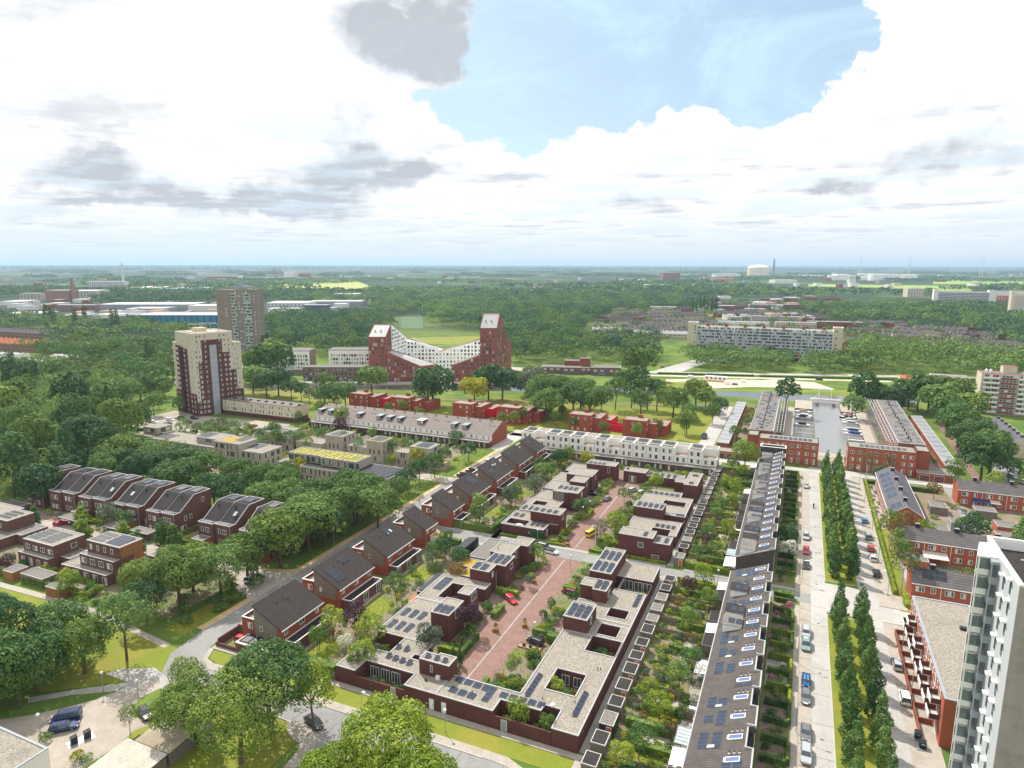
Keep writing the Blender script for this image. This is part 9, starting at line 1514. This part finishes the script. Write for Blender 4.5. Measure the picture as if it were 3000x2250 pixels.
for i, (px, py) in enumerate([(640, 935), (805, 938), (830, 950), (895, 945), (580, 955), (590, 945), (560, 940)][:2]+[(555, 1290-350), (520, 938)]): x, y = D(px, py, 3.); tree('small', x, y, 'young tree in the car park planting, %s from the left' % od(i), 'leaf_hedge', 1.1, 'young car park trees')

# woods that read as one mass, from near the highway to the horizon
woods('dense broadleaf wood filling the left edge', [[(-330, 160), (-246, 158), (-205, 160), (-200, 176), (-236, 186), (-290, 192), (-305, 215), (-335, 232), (-345, 262), (-430, 300), (-430, 200)], [(-246, 100), (-330, 100), (-330, 158), (-248, 152)]], 9., 6., 13.5, 31, 520, .85, leaf='leaf_mid', leaf2='leaf_dark')
def P_(*pts): return [G(x, y) for x, y in pts]
woods('broadleaf wood between the sports fields and the canal', [P_((790, 1045), (760, 960), (820, 935), (1080, 935), (1150, 965), (1110, 1010), (1080, 1045), (1000, 1050), (915, 1055), (905, 1030))], 12., 7.6, 16, 1, 190, 1.8)
woods('broadleaf wood between twin-peaked block and estate roofs', [P_((1505, 1076), (1480, 1000), (1400, 960), (1500, 930), (1720, 915), (1790, 925), (1740, 960), (1700, 985), (1720, 1015), (1850, 1015), (1905, 1000), (1930, 1072), (1840, 1070), (1700, 1062))], 12., 8., 17, 2, 190, 1.8, excl=([G(1720, 940), G(2010, 930), G(2010, 1012), G(1735, 1016)],))
woods('belt of trees in front of the gallery slab', [P_((2000, 1072), (2030, 1040), (2150, 1048), (2260, 1052), (2330, 1060), (2330, 1092), (2180, 1090), (2020, 1084)), P_((2330, 1072), (2440, 1062), (2500, 1050), (2560, 1056), (2560, 1099), (2440, 1097), (2330, 1092))], 10., 6.4, 11.5, 3, 170, 1.8, leaf='leaf_mid')
woods('belt of trees along the highway on the right', [P_((2480, 1080), (2500, 1035), (2750, 1060), (3080, 1085), (3080, 1142), (2900, 1128), (2760, 1106), (2600, 1097))], 11., 7.8, 20, 4, 190, 1.8, leaf='leaf_mid')
RX = [G(2000, 950), G(2420, 950), G(2420, 985), G(2000, 985)]
woods('mixed trees between the distant rows of houses on the right', [P_((2440, 1050), (2470, 960), (2600, 945), (2750, 950), (2800, 1000), (2960, 1060), (3000, 1075), (2800, 1052), (2600, 1030), (2510, 1036))], 33., 6.5, 10, 5, 120, 1.9)
woods('wood behind the housing on the right', [P_((2380, 930), (2480, 950), (2760, 955), (2860, 985), (3080, 1060), (3080, 930), (2900, 905), (2500, 905), (2350, 905)), P_((1500, 915), (1500, 880), (1800, 870), (2000, 880), (2060, 905), (1990, 905), (1800, 915), (1720, 912))], 15., 9.5, 16, 6, 90, 2.7)
woods('trees between the rows of houses behind the centre slab', [P_((1700, 1010), (1740, 925), (1850, 900), (2000, 890), (2420, 880), (2440, 950), (2430, 1010), (2000, 1010))], 38., 6.5, 9.5, 7, 80, 2.3)
woods('wood in the centre behind the sports fields', [P_((1080, 905), (1180, 885), (1500, 888), (1500, 925), (1400, 945), (1440, 975), (1370, 972), (1330, 962), (1250, 950), (1235, 915), (1100, 935)), P_((820, 880), (1100, 870), (1500, 868), (1500, 880), (1180, 882), (1080, 893), (960, 893), (830, 893))], 15., 9.5, 16, 8, 90, 2.7)
woods('wood on the left behind the sand-grey blocks', [P_((-60, 1160), (-60, 1090), (60, 1095), (180, 1100), (330, 1105), (400, 1095), (500, 1085), (520, 1125), (440, 1160), (400, 1150), (300, 1130), (120, 1140)), P_((60, 1045), (140, 1030), (330, 1030), (510, 1020), (515, 1060), (450, 1085), (330, 1085), (200, 1070), (120, 1060))], 12., 7.6, 15, 9, 180, 1.9, leaf='leaf_mid')
woods('dark belt of trees before the brown tiled rows on the left', [P_((150, 1015), (160, 975), (230, 965), (320, 960), (420, 965), (520, 975), (640, 990), (520, 1010), (420, 1015), (300, 1020)), P_((-60, 975), (-60, 945), (120, 945), (170, 955), (230, 960), (160, 975), (60, 972))], 14., 8.5, 16, 10, 100, 2.5)
woods('dark belt of trees behind the office blocks on the left', [P_((270, 900), (280, 870), (390, 872), (600, 868), (640, 885), (540, 895), (400, 898)), P_((-60, 880), (-60, 848), (200, 850), (260, 858), (380, 862), (260, 870), (120, 868)), P_((640, 890), (640, 868), (960, 862), (1100, 868), (900, 880), (800, 885))], 17., 8.5, 15, 11, 40, 3.6)
for k, (x, y) in enumerate([(165, 695), (186, 688), (112, 690), (102, 685), (120, 700), (1504, 655), (1512, 652), (1520, 650), (1528, 652), (1537, 655), (1546, 655), (1496, 657), (245, 700), (255, 698)]):
 gx, gy_ = G(x*1.3562, (y+22)*1.3562); tree('poplar', gx, gy_, 'tall dark poplar %s' % ('between the distant office roofs on the left' if x < 500 else 'in the row behind the centre slab'), 'leaf_dark', 1.35, 'distant poplars '+('left' if x < 500 else 'centre'))
far_rng = np.random.RandomState(77)
for i, (xa, ya, xb, yb) in enumerate([(-98, 503.5, -30, 521), (-26, 522, 37, 538.5), (40, 539.5, 84, 552), (-200, 482, -104, 501)]): hedge(xa, ya, xb, yb, 1.2, 'long dark hedge strip between highway and sandy road, %s of four' % od(i), 'leaf_mid', wd=2.)
random.seed(3)
for i in range(16): bush(random.uniform(-131, -122.5), random.uniform(99, 130), 'big shrub under the nearest street trees', random.uniform(1.8, 2.6), 'leaf_hedge' if i % 2 else 'leaf_mid', 'big shrubs under the street trees')
polys = []
for i in range(150):
 py = 790+82*far_rng.rand()**1.4; px = far_rng.uniform(-100, 3100); wd = far_rng.uniform(60, 420)*(py-776)/60; d = (py-774)*.06
 if (740 < px < 1420 and 812 < py < 862) or (2200 < px < 2720 and 826 < py < 860): continue
 polys.append(P_((px, py), (px+wd, py+d*.4), (px+wd*.9, py-d), (px+wd*.1, py-d)))
woods('far belts of trees towards the horizon', polys, 34., 15., 15, 12, 10, 11.)
polys = []
for i in range(110):
 py = 778.+14*far_rng.rand(); px = far_rng.uniform(-200, 3100); wd = far_rng.uniform(150, 700)
 if py-774 < 3.2: py = 777.3
 polys.append(P_((px, py), (px+wd, py+.1), (px+wd, py-.35), (px, py-.35)))
woods('thin lines of trees on the horizon', polys, 150., 70., 19, 13, 7, 48.)
woods('line of young trees edging the bright field', [P_((1040, 862), (1500, 860), (1500, 848), (1080, 846)), P_((600, 842), (800, 838), (1100, 826), (1500, 832), (1500, 824), (1000, 818), (600, 824))], 24., 9., 11, 14, 16, 7.)
flush_bushes()
# ---------------------------------------------------------------- haze
b = MB(); b.box(-42000, -2500, -1., 42000, 44000, 204.)
hz = bpy.data.materials.new('haze'); hz.use_nodes = True; ht = hz.node_tree; ht.nodes.clear()
pvn = ht.nodes.new('ShaderNodeVolumePrincipled'); pvn.inputs['Color'].default_value = (.56, .77, 1., 1); pvn.inputs['Density'].default_value = HAZE = .00007; pvn.inputs['Anisotropy'].default_value = .2
ho = ht.nodes.new('ShaderNodeOutputMaterial'); ht.links.new(pvn.outputs[0], ho.inputs['Volume'])
struct('haze', b, hz, 'stuff')
for o in list(COL.objects):      # things standing on a roof belong to the roof
 if o.parent and o.name.split('.')[0] in ('chimney', 'dormer', 'skylight', 'roof_window', 'vent_pipe', 'solar_panel', 'roof_hatch', 'roof_fan', 'chimneys') and not o.parent.parent:
  r = [c for c in o.parent.children if c.name.split('.')[0] == 'roof']
  if r: o.parent = r[0]
print('TREES', NT_[0], 'BUSHES', NB[0], 'OBJS', len(bpy.data.objects))
